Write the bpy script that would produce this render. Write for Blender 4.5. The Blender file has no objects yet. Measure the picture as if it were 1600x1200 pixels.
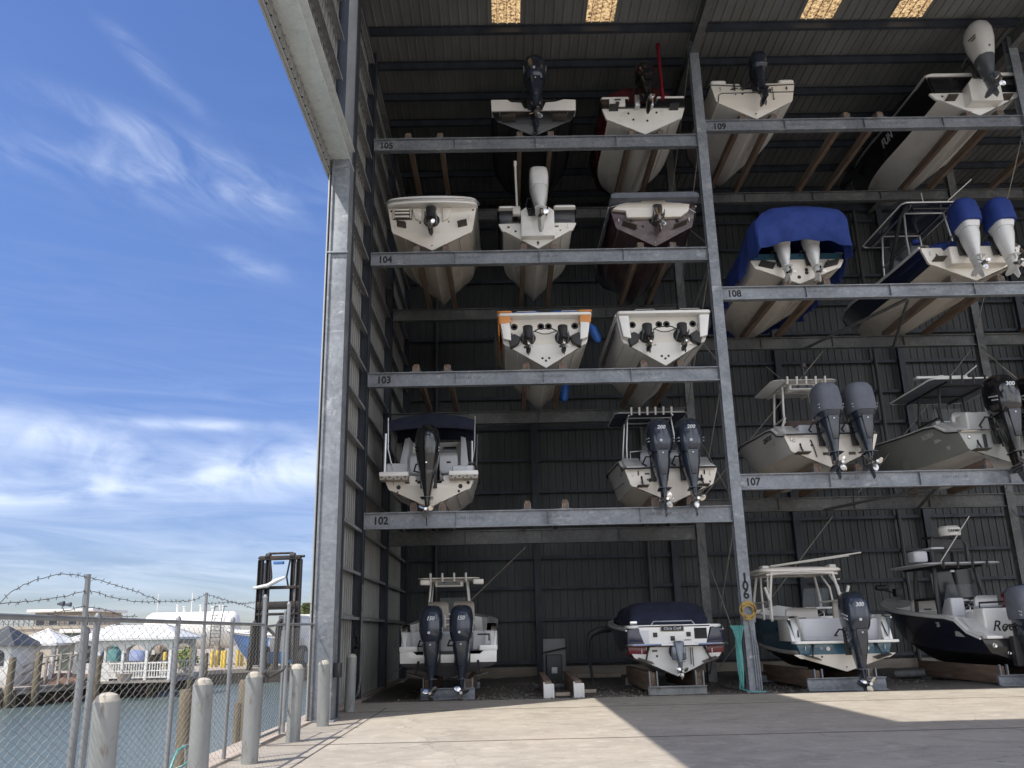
import bpy, bmesh, math, random
from mathutils import Vector, Matrix
random.seed(7)
R = math.radians
scene = bpy.context.scene
col = scene.collection

# ------------------------------------------------------------------ camera
FPX, EYE = 1330.0, 1.65
_p, _r, _yaw = math.atan(388/1330.), R(1.3), R(0.7)
_fw = Vector((math.sin(_yaw)*math.cos(_p), math.cos(_yaw)*math.cos(_p), math.sin(_p)))
_rt = Vector((math.cos(_yaw), -math.sin(_yaw), 0))
_up = _rt.cross(_fw)
_R = math.cos(_r)*_rt - math.sin(_r)*_up
_U = math.sin(_r)*_rt + math.cos(_r)*_up
cam_d = bpy.data.cameras.new('camera'); cam = bpy.data.objects.new('camera', cam_d); col.objects.link(cam)
m = Matrix(((_R.x, _U.x, -_fw.x, 0), (_R.y, _U.y, -_fw.y, 0), (_R.z, _U.z, -_fw.z, EYE), (0, 0, 0, 1)))
cam.matrix_world = m
cam_d.sensor_width = 36; cam_d.lens = FPX/1600*36; cam_d.clip_end = 3000; cam_d.clip_start = .05
scene.camera = cam
def at(x, y, Y):                       # survey helper: point at depth Y seen at photo position x, y
    d = _fw + _R*((x-800)/FPX) + _U*((600-y)/FPX)
    return Vector((0, 0, EYE)) + d*(Y/d.y)
def azel(x, y):
    d = (_fw + _R*((x-800)/FPX) + _U*((600-y)/FPX)).normalized()
    return math.degrees(math.atan2(d.x, d.y)), math.degrees(math.asin(d.z))

# ------------------------------------------------------------------ tagging
def tag(o, label=None, cat=None, group=None, kind=None):
    if label: o['label'] = label
    if cat: o['category'] = cat
    if group: o['group'] = group
    if kind: o['kind'] = kind
    return o
def empty(name, loc=(0, 0, 0), rz=0.0, label=None, cat=None, group=None):
    o = bpy.data.objects.new(name, None); col.objects.link(o)
    o.location = loc; o.rotation_euler = (0, 0, rz); o.empty_display_size = .2
    return tag(o, label, cat, group)
def copy_tree(o, parent=None):
    c = o.copy(); col.objects.link(c); c.parent = parent
    for ch in list(o.children): copy_tree(ch, c)
    return c

# ------------------------------------------------------------------ mesh builder
class MB:
    def __init__(s): s.v = []; s.f = []; s.m = []
    def add(s, vs, fs, m=0):
        b = len(s.v); s.v += [tuple(v) for v in vs]
        for f in fs: s.f.append(tuple(b+i for i in f)); s.m.append(m)
        return s
    def box(s, x0, x1, y0, y1, z0, z1, m=0):
        return s.add([(x0,y0,z0),(x1,y0,z0),(x1,y1,z0),(x0,y1,z0),(x0,y0,z1),(x1,y0,z1),(x1,y1,z1),(x0,y1,z1)],
                     [(0,3,2,1),(4,5,6,7),(0,1,5,4),(1,2,6,5),(2,3,7,6),(3,0,4,7)], m)
    def loft(s, rings, c0=True, c1=True, m=0, closed=True):
        n = len(rings[0]); vs = [p for r in rings for p in r]; fs = []
        for i in range(len(rings)-1):
            for j in range(n if closed else n-1):
                k = (j+1) % n
                fs.append((i*n+j, i*n+k, (i+1)*n+k, (i+1)*n+j))
        if c0: fs.append(tuple(range(n-1, -1, -1)))
        if c1: fs.append(tuple((len(rings)-1)*n+j for j in range(n)))
        return s.add(vs, fs, m)
    def tube(s, pts, r, n=8, m=0, cap=True):
        pts = [Vector(p) for p in pts]; rs = r if isinstance(r, (list, tuple)) else [r]*len(pts)
        rings = []; prev = None
        for i, p in enumerate(pts):
            d = (pts[min(i+1, len(pts)-1)] - pts[max(i-1, 0)])
            d = d.normalized() if d.length > 1e-9 else Vector((0, 0, 1))
            if prev is None:
                a = d.cross(Vector((0, 0, 1)))
                if a.length < 1e-3: a = d.cross(Vector((0, 1, 0)))
            else: a = prev - d*prev.dot(d)
            a.normalize(); b = d.cross(a); prev = a
            rings.append([p + (a*math.cos(2*math.pi*k/n) + b*math.sin(2*math.pi*k/n))*rs[i] for k in range(n)])
        return s.loft(rings, cap, cap, m)
    def prism(s, poly, axis, a, b, m=0):
        mk = {'x': lambda u, v, t: (t, u, v), 'y': lambda u, v, t: (u, t, v), 'z': lambda u, v, t: (u, v, t)}[axis]
        return s.loft([[mk(u, v, a) for u, v in poly], [mk(u, v, b) for u, v in poly]], True, True, m)
    def rbox(s, x0, x1, y0, y1, z0, z1, r=.05, e=.02, m=0, taper=0.0, seg=4):   # moulded box: rounded plan, eased top and bottom
        def ring(z, ins):
            X0, X1, Y0, Y1 = x0+ins, x1-ins, y0+ins, y1-ins
            rr = max(.002, min(r-ins*.5, (X1-X0)/2-.001, (Y1-Y0)/2-.001)); pts = []
            for cx, cy, a0 in ((X1-rr, Y1-rr, 0), (X0+rr, Y1-rr, 90), (X0+rr, Y0+rr, 180), (X1-rr, Y0+rr, 270)):
                for k in range(seg+1):
                    a = R(a0 + 90*k/seg); pts.append((cx+rr*math.cos(a), cy+rr*math.sin(a), z))
            return pts
        return s.loft([ring(z0, e), ring(z0+e*.3, e*.3), ring(z0+e, 0), ring(z1-e, taper), ring(z1-e*.3, taper+e*.3), ring(z1, taper+e)], True, True, m)
    def lathe(s, prof, c=(0, 0, 0), axis='z', n=16, m=0):
        c = Vector(c); rings = []
        for r, h in prof:
            ring = []
            for k in range(n):
                a = 2*math.pi*k/n; u, v = r*math.cos(a), r*math.sin(a)
                ring.append(c + Vector({'z': (u, v, h), 'y': (v, h, u), 'x': (h, u, v)}[axis]))
            rings.append(ring)
        return s.loft(rings, True, True, m)
    def xform(s, M, start=0):
        s.v = s.v[:start] + [tuple(M @ Vector(v)) for v in s.v[start:]]; return s
    def build(s, name, mats, parent=None, smooth=38, bevel=0, loc=None, split=False):
        if split:
            par = list(range(len(s.v)))
            def find(i):
                while par[i] != i: par[i] = par[par[i]]; i = par[i]
                return i
            for f in s.f:
                for k in f[1:]: par[find(k)] = find(f[0])
            groups = {}
            for f, mm in zip(s.f, s.m): groups.setdefault(find(f[0]), []).append((f, mm))
            out = []
            for g in groups.values():
                p = MB(); ix = {}
                for f, mm in g:
                    for k in f:
                        if k not in ix: ix[k] = len(p.v); p.v.append(s.v[k])
                    p.f.append(tuple(ix[k] for k in f)); p.m.append(mm)
                out.append(p.build(name, mats, parent, smooth, bevel, loc))
            return out[0]
        me = bpy.data.meshes.new(name); me.from_pydata(s.v, [], s.f)
        if not isinstance(mats, (list, tuple)): mats = [mats]
        for mm in mats: me.materials.append(mm)
        me.polygons.foreach_set('material_index', s.m)
        bm = bmesh.new(); bm.from_mesh(me)
        if bevel:
            ed = [e for e in bm.edges if len(e.link_faces) == 2 and e.calc_face_angle(0) > R(50)]
            bmesh.ops.bevel(bm, geom=ed, offset=bevel, segments=2, affect='EDGES', profile=.6, clamp_overlap=True)
        bmesh.ops.recalc_face_normals(bm, faces=bm.faces)
        bm.to_mesh(me); bm.free()
        if smooth:
            me.polygons.foreach_set('use_smooth', [True]*len(me.polygons))
            me.set_sharp_from_angle(angle=R(smooth))
        o = bpy.data.objects.new(name, me); col.objects.link(o)
        if parent: o.parent = parent
        if loc: o.location = loc
        return o
def ell(z, hw, hd, cx=0, cy=0, p=2.6, n=20):       # superellipse ring in the xy plane
    out = []
    for k in range(n):
        a = 2*math.pi*k/n; c, s_ = math.cos(a), math.sin(a)
        out.append((cx + hw*math.copysign(abs(c)**(2/p), c), cy + hd*math.copysign(abs(s_)**(2/p), s_), z))
    return out
def text(name, body, size, M, mat, parent=None, ext=.0015, bold=0.0, sx=1.0, shear=0.0, align='CENTER'):
    cu = bpy.data.curves.new(name, 'FONT'); cu.body = body; cu.size = size; cu.extrude = ext; cu.offset = bold; cu.shear = shear
    cu.align_x = align; cu.align_y = 'CENTER'; cu.resolution_u = 3
    t = bpy.data.objects.new(name, cu); col.objects.link(t)
    bpy.context.view_layer.update()
    me = bpy.data.meshes.new_from_object(t.evaluated_get(bpy.context.evaluated_depsgraph_get()))
    bpy.data.objects.remove(t); bpy.data.curves.remove(cu)
    me.transform(M @ Matrix.Diagonal((sx, 1, 1, 1))); me.materials.clear(); me.materials.append(mat); me.name = name
    o = bpy.data.objects.new(name, me); col.objects.link(o)
    if parent: o.parent = parent
    return o
FACE = Matrix(((1,0,0,0),(0,0,-1,0),(0,1,0,0),(0,0,0,1)))      # text reading from the -Y side
def face(x, y, z): return Matrix.Translation((x, y, z)) @ FACE

# ------------------------------------------------------------------ materials
def lin(c): return tuple(((v/255+.055)/1.055)**2.4 if v > 10 else v/255/12.92 for v in c)
def nodes(name):
    mt = bpy.data.materials.new(name); mt.use_nodes = True; nt = mt.node_tree
    return mt, nt, nt.nodes['Principled BSDF']
def N(nt, t, **kw):
    n = nt.nodes.new(t)
    for k, v in kw.items():
        if k in n.inputs: n.inputs[k].default_value = v
        else: setattr(n, k, v)
    return n
def ramp(nt, stops):
    n = nt.nodes.new('ShaderNodeValToRGB'); cr = n.color_ramp
    cr.elements[0].position, cr.elements[0].color = stops[0][0], (*stops[0][1], 1)
    cr.elements[1].position, cr.elements[1].color = stops[-1][0], (*stops[-1][1], 1)
    for p, c in stops[1:-1]:
        e = cr.elements.new(p); e.color = (*c, 1)
    return n
def coords(nt, sc=(1, 1, 1), rot=(0, 0, 0)):
    tc = nt.nodes.new('ShaderNodeTexCoord'); mp = nt.nodes.new('ShaderNodeMapping')
    mp.inputs['Scale'].default_value = sc; mp.inputs['Rotation'].default_value = rot
    nt.links.new(tc.outputs['Object'], mp.inputs['Vector']); return mp.outputs['Vector']
def mixc(nt, fac, a, b, mode='MIX'):
    n = nt.nodes.new('ShaderNodeMix'); n.data_type = 'RGBA'; n.blend_type = mode
    for i, v in ((0, fac), (6, a), (7, b)):
        if hasattr(v, 'links'): nt.links.new(v, n.inputs[i])
        elif i == 0: n.inputs[0].default_value = v
        else: n.inputs[i].default_value = (*v, 1)
    return n.outputs[2]
def bump(nt, bs, h, dist=.01, st=.5):
    b = N(nt, 'ShaderNodeBump', Distance=dist, Strength=st); nt.links.new(h, b.inputs['Height']); nt.links.new(b.outputs[0], bs.inputs['Normal'])
def simple(name, c1, c2=None, rough=.5, metal=0.0, sc=(3, 3, 3), detail=6, grime=None, gsc=(1.2, 1.2, 1.2), gpos=(.55, .75), coat=0.0, bmp=0.0, bsc=40):
    """two-tone noise colour, optional stain layer, roughness variation"""
    mt, nt, bs = nodes(name); L = nt.links.new
    c2 = c2 or tuple(v*.86 for v in c1)
    n1 = N(nt, 'ShaderNodeTexNoise', Scale=1.0, Detail=detail, Roughness=.6); L(coords(nt, sc), n1.inputs['Vector'])
    rp = ramp(nt, [(.35, c1), (.68, c2)]); L(n1.outputs[0], rp.inputs[0]); out = rp.outputs[0]
    if grime:
        n2 = N(nt, 'ShaderNodeTexNoise', Scale=1.0, Detail=8, Roughness=.68); L(coords(nt, gsc), n2.inputs['Vector'])
        rg = ramp(nt, [(gpos[0], (0, 0, 0)), (gpos[1], (1, 1, 1))]); L(n2.outputs[0], rg.inputs[0])
        out = mixc(nt, rg.outputs[0], out, grime)
    L(out, bs.inputs['Base Color'])
    rr = N(nt, 'ShaderNodeMapRange'); rr.inputs['To Min'].default_value = max(.02, rough-.1); rr.inputs['To Max'].default_value = min(1, rough+.12)
    L(n1.outputs[0], rr.inputs[0]); L(rr.outputs[0], bs.inputs['Roughness'])
    bs.inputs['Metallic'].default_value = metal
    if coat: bs.inputs['Coat Weight'].default_value = coat; bs.inputs['Coat Roughness'].default_value = .06
    if bmp:
        n3 = N(nt, 'ShaderNodeTexNoise', Scale=bsc, Detail=4); L(coords(nt), n3.inputs['Vector']); bump(nt, bs, n3.outputs[0], bmp)
    return mt
def galv(name, a, b, stain, rough=.48):
    mt, nt, bs = nodes(name); L = nt.links.new
    v = coords(nt)
    vo = N(nt, 'ShaderNodeTexVoronoi', Scale=14.0); L(v, vo.inputs['Vector'])
    n1 = N(nt, 'ShaderNodeTexNoise', Scale=.9, Detail=10, Roughness=.72, Distortion=.8); L(v, n1.inputs['Vector'])
    rp = ramp(nt, [(.36, a), (.64, b)]); L(n1.outputs[0], rp.inputs[0])
    bw = nt.nodes.new('ShaderNodeRGBToBW'); L(vo.outputs['Color'], bw.inputs[0]); o = mixc(nt, .22, rp.outputs[0], bw.outputs[0], 'SOFT_LIGHT')
    n2 = N(nt, 'ShaderNodeTexNoise', Scale=1.0, Detail=10, Roughness=.75, Distortion=1.2); L(coords(nt, (1.1, 1.1, 2.6)), n2.inputs['Vector'])
    r2 = ramp(nt, [(.57, (0, 0, 0)), (.70, (.7, .7, .7))]); L(n2.outputs[0], r2.inputs[0])
    o = mixc(nt, r2.outputs[0], o, stain)
    n3 = N(nt, 'ShaderNodeTexNoise', Scale=1.0, Detail=7, Roughness=.7); L(coords(nt, (5, 5, 1.2)), n3.inputs['Vector'])
    r3 = ramp(nt, [(.6, (0, 0, 0)), (.74, (.55, .55, .55))]); L(n3.outputs[0], r3.inputs[0])
    o = mixc(nt, r3.outputs[0], o, (.20, .17, .14))
    L(o, bs.inputs['Base Color']); bs.inputs['Metallic'].default_value = .25; bs.inputs['Roughness'].default_value = rough
    bump(nt, bs, n1.outputs[0], .004); return mt

M = {}
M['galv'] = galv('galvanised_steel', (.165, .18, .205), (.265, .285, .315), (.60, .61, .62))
M['galv_dull'] = galv('darker_galvanised_steel', (.085, .09, .095), (.16, .165, .165), (.26, .255, .24), .6)  # darker, rougher copy of the galvanised steel above
M['header'] = galv('header_steel', (.62, .65, .64), (.76, .79, .78), (.48, .50, .49), .5)
M['dark_steel'] = simple('dark_painted_steel', (.055, .065, .085), (.03, .036, .05), .55, .2, sc=(2, 2, 1))
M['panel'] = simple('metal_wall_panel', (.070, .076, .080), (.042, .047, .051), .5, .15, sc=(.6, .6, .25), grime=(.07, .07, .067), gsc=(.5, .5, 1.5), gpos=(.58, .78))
M['panel_side'] = simple('metal_side_wall_panel', (.27, .27, .26), (.19, .19, .185), .5, .1, sc=(.6, .6, .25), grime=(.14, .13, .115), gsc=(.5, .5, 1.5), gpos=(.56, .76))  # lighter copy of the wall panel, light on the side wall put into colour
M['roof'] = simple('metal_roof_panel', (.225, .235, .235), (.145, .153, .155), .5, .15, sc=(.8, .25, .8), grime=(.19, .17, .14), gsc=(1.2, .5, 1), gpos=(.58, .78))
M['clad_out'] = simple('grey_outer_cladding', (.42, .42, .41), (.35, .35, .34), .5, .1, sc=(1, 1, .3))
M['wood'] = simple('weathered_timber', (.24, .17, .125), (.125, .085, .062), .8, sc=(9, .7, 9), grime=(.30, .26, .22), gsc=(5, .6, 5), gpos=(.56, .7), bmp=.006, bsc=18)
M['wood_pale'] = simple('pale_timber', (.44, .38, .31), (.28, .23, .18), .8, sc=(9, .8, 9), bmp=.004)
M['rod'] = simple('bracing_rod', (.38, .36, .33), (.25, .23, .2), .5, .5)
M['ink_faded'] = simple('faded_stencil_paint', (.09, .095, .105), (.15, .16, .17), .8, sc=(30, 30, 30))
M['ink'] = simple('black_stencil_paint', (.016, .016, .018), (.03, .03, .033), .8)

def concrete(name, a, b, dark, pale):
    mt, nt, bs = nodes(name); L = nt.links.new; v = coords(nt)
    n1 = N(nt, 'ShaderNodeTexNoise', Scale=.55, Detail=10, Roughness=.62, Distortion=.4); L(v, n1.inputs['Vector'])
    rp = ramp(nt, [(.35, a), (.66, b)]); L(n1.outputs[0], rp.inputs[0])
    n2 = N(nt, 'ShaderNodeTexNoise', Scale=1.0, Detail=9, Roughness=.72, Distortion=1.5); L(coords(nt, (.8, .9, 1), (0, 0, .2)), n2.inputs['Vector'])
    r2 = ramp(nt, [(.47, (0, 0, 0)), (.70, (.6, .6, .6))]); L(n2.outputs[0], r2.inputs[0])
    o = mixc(nt, r2.outputs[0], rp.outputs[0], dark)
    n3 = N(nt, 'ShaderNodeTexNoise', Scale=2.3, Detail=12, Roughness=.78); L(v, n3.inputs['Vector'])
    r3 = ramp(nt, [(.52, (0, 0, 0)), (.64, (.75, .75, .75))]); L(n3.outputs[0], r3.inputs[0])
    o = mixc(nt, r3.outputs[0], o, pale)
    n4 = N(nt, 'ShaderNodeTexNoise', Scale=45, Detail=5, Roughness=.7); L(v, n4.inputs['Vector'])
    o = mixc(nt, .45, o, n4.outputs[0], 'SOFT_LIGHT')
    n8 = N(nt, 'ShaderNodeTexNoise', Scale=13, Detail=8, Roughness=.75); L(v, n8.inputs['Vector'])
    r8 = ramp(nt, [(.53, (0, 0, 0)), (.66, (.45, .45, .45))]); L(n8.outputs[0], r8.inputs[0]); o = mixc(nt, r8.outputs[0], o, dark)
    # long scuffs and tyre marks running across the aisle
    n5 = N(nt, 'ShaderNodeTexNoise', Scale=1.0, Detail=5, Roughness=.6, Distortion=.8); L(coords(nt, (.5, 2.2, 1), (0, 0, -.07)), n5.inputs['Vector'])
    r5 = ramp(nt, [(.60, (0, 0, 0)), (.74, (.28, .28, .28))]); L(n5.outputs[0], r5.inputs[0])
    o = mixc(nt, r5.outputs[0], o, dark)
    # hairline cracks
    vo = N(nt, 'ShaderNodeTexVoronoi', Scale=.22, feature='DISTANCE_TO_EDGE')
    nd = N(nt, 'ShaderNodeTexNoise', Scale=1.2, Detail=6); L(v, nd.inputs['Vector'])
    ad = N(nt, 'ShaderNodeVectorMath', operation='MULTIPLY_ADD'); L(nd.outputs[1], ad.inputs[0]); ad.inputs[1].default_value = (1.1, 1.1, 0); L(v, ad.inputs[2])
    L(ad.outputs[0], vo.inputs['Vector'])
    rc = ramp(nt, [(.0008, (.4, .4, .4)), (.003, (0, 0, 0))]); L(vo.outputs['Distance'], rc.inputs[0])
    o = mixc(nt, rc.outputs[0], o, tuple(x*.35 for x in a))
    # oil drips and rust patches
    n6 = N(nt, 'ShaderNodeTexNoise', Scale=3.4, Detail=5, Roughness=.5); L(v, n6.inputs['Vector'])
    r6 = ramp(nt, [(.70, (0, 0, 0)), (.76, (.7, .7, .7))]); L(n6.outputs[0], r6.inputs[0]); o = mixc(nt, r6.outputs[0], o, (.13, .11, .095))
    n7 = N(nt, 'ShaderNodeTexNoise', Scale=.8, Detail=9, Roughness=.65); L(coords(nt, (.6, .8, 1), (0, 0, .5)), n7.inputs['Vector'])
    r7 = ramp(nt, [(.60, (0, 0, 0)), (.74, (.28, .28, .28))]); L(n7.outputs[0], r7.inputs[0]); o = mixc(nt, r7.outputs[0], o, (.36, .25, .16))
    L(o, bs.inputs['Base Color']); bs.inputs['Roughness'].default_value = .78
    bump(nt, bs, n3.outputs[0], .006); return mt
M['concrete'] = concrete('worn_concrete', (.355, .318, .27), (.435, .392, .335), (.225, .20, .17), (.52, .48, .42))
M['coping'] = simple('pink_concrete_coping', (.50, .42, .36), (.38, .32, .27), .85, sc=(2, 2, 2), grime=(.22, .2, .18), bmp=.004)
M['seawall'] = simple('seawall_concrete', (.35, .31, .27), (.22, .19, .16), .9, sc=(.6, .6, 2), grime=(.08, .075, .06), gsc=(.4, .4, 1), bmp=.01, bsc=8)
M['gravel'] = simple('gravel_bed', (.16, .145, .125), (.07, .064, .056), .95, sc=(14, 14, 14), detail=10, grime=(.22, .2, .18), gsc=(.7, .7, .7), bmp=.03, bsc=28)
M['pebble'] = simple('gravel_stone', (.24, .22, .19), (.10, .09, .08), .9, sc=(9, 9, 9))
M['bollard'] = simple('pale_painted_bollard', (.27, .28, .275), (.19, .20, .20), .6, sc=(3, 3, 1.2), grime=(.15, .12, .10), gsc=(9, 9, 2.6), gpos=(.56, .68))
M['conc_cap'] = simple('concrete_bollard_cap', (.50, .47, .41), (.36, .33, .28), .9, sc=(18, 18, 18), bmp=.01)
M['fence'] = simple('fence_galvanised_pipe', (.27, .28, .29), (.19, .20, .21), .5, .35, sc=(6, 6, 2), grime=(.2, .17, .15), gsc=(8, 8, 3), gpos=(.6, .72))
M['mesh'] = simple('fence_wire', (.30, .30, .29), (.20, .19, .18), .6, .3)
M['barb'] = simple('rusty_barbed_wire', (.10, .085, .075), (.06, .05, .045), .8)
def skylight():
    mt, nt, bs = nodes('mottled_translucent_panel'); L = nt.links.new
    n = N(nt, 'ShaderNodeTexNoise', Scale=11.0, Detail=6, Roughness=.75); L(coords(nt, (1, 1, 1)), n.inputs['Vector'])
    rp = ramp(nt, [(.40, (.66, .48, .25)), (.50, (.40, .26, .12)), (.60, (.07, .045, .025))]); L(n.outputs[0], rp.inputs[0])
    t = nt.nodes.new('ShaderNodeBsdfTranslucent'); L(rp.outputs[0], t.inputs[0])
    ms = nt.nodes.new('ShaderNodeMixShader'); ms.inputs[0].default_value = .8; L(bs.outputs[0], ms.inputs[1]); L(t.outputs[0], ms.inputs[2])
    L(rp.outputs[0], bs.inputs['Base Color'])
    L(ms.outputs[0], nt.nodes['Material Output'].inputs[0]); return mt
M['skylight'] = skylight()
def water():
    mt, nt, bs = nodes('basin_water'); L = nt.links.new
    bs.inputs['Base Color'].default_value = (.11, .155, .16, 1); bs.inputs['Roughness'].default_value = .12; bs.inputs['IOR'].default_value = 1.33
    n = N(nt, 'ShaderNodeTexNoise', Scale=1.0, Detail=5, Roughness=.6); L(coords(nt, (2.2, 4.5, 1), (0, 0, .4)), n.inputs['Vector'])
    n2 = N(nt, 'ShaderNodeTexNoise', Scale=.35, Detail=3); L(coords(nt), n2.inputs['Vector'])
    a = N(nt, 'ShaderNodeMath', operation='ADD'); L(n.outputs[0], a.inputs[0]); L(n2.outputs[0], a.inputs[1])
    bump(nt, bs, a.outputs[0], .12, .6); return mt
M['water'] = water()

# ------------------------------------------------------------------ sun and sky
SUN = Vector((.513, .415, -1.0)).normalized()         # direction the light travels
ELEV = math.asin(-SUN.z); AZ = math.atan2(-SUN.x, -SUN.y)   # from +Y, clockwise positive towards +X
sd = bpy.data.lights.new('sun', 'SUN'); sd.energy = 2.0; sd.angle = R(.45); sd.color = (1.0, .94, .84)
so = bpy.data.objects.new('sun', sd); col.objects.link(so); so.rotation_euler = SUN.to_track_quat('-Z', 'Y').to_euler(); so.location = (-30, -30, 60)
w = bpy.data.worlds.new('World'); scene.world = w; w.use_nodes = True; nt = w.node_tree; L = nt.links.new
bg = nt.nodes['Background']
sky = nt.nodes.new('ShaderNodeTexSky'); sky.sky_type = 'NISHITA'; sky.sun_disc = False
sky.sun_elevation = ELEV; sky.sun_rotation = AZ % (2*math.pi); sky.air_density = 1.0; sky.dust_density = .4; sky.ozone_density = 1.6
tc = nt.nodes.new('ShaderNodeTexCoord'); sp = nt.nodes.new('ShaderNodeSeparateXYZ'); L(tc.outputs['Generated'], sp.inputs[0])
def mth(op, a, b=None, c=None, clamp=False):
    n = nt.nodes.new('ShaderNodeMath'); n.operation = op; n.use_clamp = clamp
    for i, v in enumerate((a, b, c)):
        if v is None: continue
        if hasattr(v, 'links'): L(v, n.inputs[i])
        else: n.inputs[i].default_value = v
    return n.outputs[0]
az = mth('MULTIPLY', mth('ARCTAN2', sp.outputs[0], sp.outputs[1]), 57.29578)
el = mth('MULTIPLY', mth('ARCSINE', sp.outputs[2]), 57.29578)
cmb = nt.nodes.new('ShaderNodeCombineXYZ'); L(az, cmb.inputs[0]); L(el, cmb.inputs[1])
def cirrus(tilt, sx, sy, lo, hi, seed, rough=.62, dist=1.2):
    mp = nt.nodes.new('ShaderNodeMapping'); mp.vector_type = 'TEXTURE'
    mp.inputs['Rotation'].default_value = (0, 0, R(tilt)); mp.inputs['Scale'].default_value = (sx, sy, 1); mp.inputs['Location'].default_value = (seed, seed*.7, 0)
    L(cmb.outputs[0], mp.inputs[0])
    n = N(nt, 'ShaderNodeTexNoise', Scale=1.0, Detail=8, Roughness=rough, Distortion=dist); L(mp.outputs[0], n.inputs['Vector'])
    r = N(nt, 'ShaderNodeMapRange', interpolation_type='SMOOTHSTEP'); L(n.outputs[0], r.inputs[0]); r.inputs[1].default_value = lo; r.inputs[2].default_value = hi
    return r.outputs[0]
def blob(x0, y0, x1, y1, halfw, gain):     # soft elongated patch of sky between two directions
    a0, e0 = azel(x0, y0); a1, e1 = azel(x1, y1)
    ca, ce = (a0+a1)/2, (e0+e1)/2; ln = math.hypot(a1-a0, e1-e0)/2; t = math.atan2(e1-e0, a1-a0)
    da, de = mth('SUBTRACT', az, ca), mth('SUBTRACT', el, ce)
    u = mth('ADD', mth('MULTIPLY', da, math.cos(t)/ln), mth('MULTIPLY', de, math.sin(t)/ln))
    v = mth('ADD', mth('MULTIPLY', da, -math.sin(t)/halfw), mth('MULTIPLY', de, math.cos(t)/halfw))
    q = mth('ADD', mth('MULTIPLY', u, u), mth('MULTIPLY', v, v))
    return mth('MULTIPLY', mth('POWER', 2.71828, mth('MULTIPLY', q, -1.0)), gain)
def sums(l):
    o = l[0]
    for x in l[1:]: o = mth('ADD', o, x)
    return o
hi = mth('MULTIPLY', cirrus(-22, 6.0, 1.9, .30, .95, 3.1, .56, .8), sums([blob(80, 230, 500, 320, 1.8, .50), blob(170, 40, 300, 165, .5, .5), blob(60, 140, 330, 240, .8, .36), blob(-200, 210, 60, 240, .8, .4), blob(340, 400, 440, 430, .7, .45)]))
lo_ = mth('MULTIPLY', cirrus(-6, 4.6, 2.6, .20, .80, 8.4, .52, .6), sums([blob(-60, 655, 250, 715, 1.25, .95), blob(270, 745, 620, 720, 1.7, .95), blob(-120, 785, 260, 750, .9, .85), blob(-300, 700, -20, 740, 2.0, .9), blob(200, 660, 420, 665, .35, .7)]))
veil = mth('MULTIPLY', cirrus(-3, 14, 1.6, .30, .85, 15.0), mth('MULTIPLY', mth('POWER', 2.71828, mth('MULTIPLY', mth('ABSOLUTE', mth('SUBTRACT', el, 4.0)), -.13)), .45))
cl = mth('MINIMUM', sums([hi, lo_, veil]), .92)
# unseen white cloud added behind the camera as neutral fill for the shade
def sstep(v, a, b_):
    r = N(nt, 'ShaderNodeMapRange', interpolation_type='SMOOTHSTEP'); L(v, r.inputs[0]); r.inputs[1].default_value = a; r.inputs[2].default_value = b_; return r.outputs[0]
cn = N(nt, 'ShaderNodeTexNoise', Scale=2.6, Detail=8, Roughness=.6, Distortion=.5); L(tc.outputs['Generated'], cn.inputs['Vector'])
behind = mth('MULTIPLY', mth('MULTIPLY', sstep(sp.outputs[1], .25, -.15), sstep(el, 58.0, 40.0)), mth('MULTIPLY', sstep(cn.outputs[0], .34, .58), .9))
hsv = nt.nodes.new('ShaderNodeHueSaturation'); hsv.inputs['Hue'].default_value = .515; hsv.inputs['Saturation'].default_value = 1.2; hsv.inputs['Value'].default_value = 1.0
L(sky.outputs[0], hsv.inputs['Color'])
gr = N(nt, 'ShaderNodeMapRange', interpolation_type='SMOOTHSTEP'); L(el, gr.inputs[0]); gr.inputs[1].default_value = -2.0; gr.inputs[2].default_value = 30.0
horizon = nt.nodes.new('ShaderNodeMix'); horizon.data_type = 'RGBA'; L(gr.outputs[0], horizon.inputs[0]); horizon.inputs[6].default_value = (.46, .48, .66, 1); horizon.inputs[7].default_value = (1, 1, 1, 1)
hm = nt.nodes.new('ShaderNodeMix'); hm.data_type = 'RGBA'; hm.blend_type = 'MULTIPLY'; hm.inputs[0].default_value = 1.0; L(hsv.outputs[0], hm.inputs[6]); L(horizon.outputs[2], hm.inputs[7])
mx = nt.nodes.new('ShaderNodeMix'); mx.data_type = 'RGBA'; L(cl, mx.inputs[0]); L(hm.outputs[2], mx.inputs[6]); mx.inputs[7].default_value = (5.6, 6.2, 7.2, 1)
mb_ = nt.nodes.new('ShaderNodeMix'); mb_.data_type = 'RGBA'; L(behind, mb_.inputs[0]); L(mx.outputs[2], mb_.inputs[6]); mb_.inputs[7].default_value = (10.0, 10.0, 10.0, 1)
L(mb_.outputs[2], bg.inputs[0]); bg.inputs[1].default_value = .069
scene.view_settings.view_transform = 'Standard'; scene.view_settings.look = 'None'; scene.view_settings.exposure = 1.42; scene.view_settings.gamma = 1.0
scene.cycles.max_bounces = 10; scene.cycles.diffuse_bounces = 6; scene.cycles.sample_clamp_indirect = 6.0
def atz(x, y, Z):
    d = _fw + _R*((x-800)/FPX) + _U*((600-y)/FPX)
    return Vector((0, 0, EYE)) + d*((Z-EYE)/d.z)
def atx(x, y, X):
    d = _fw + _R*((x-800)/FPX) + _U*((600-y)/FPX)
    return Vector((0, 0, EYE)) + d*(X/d.x)
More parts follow.
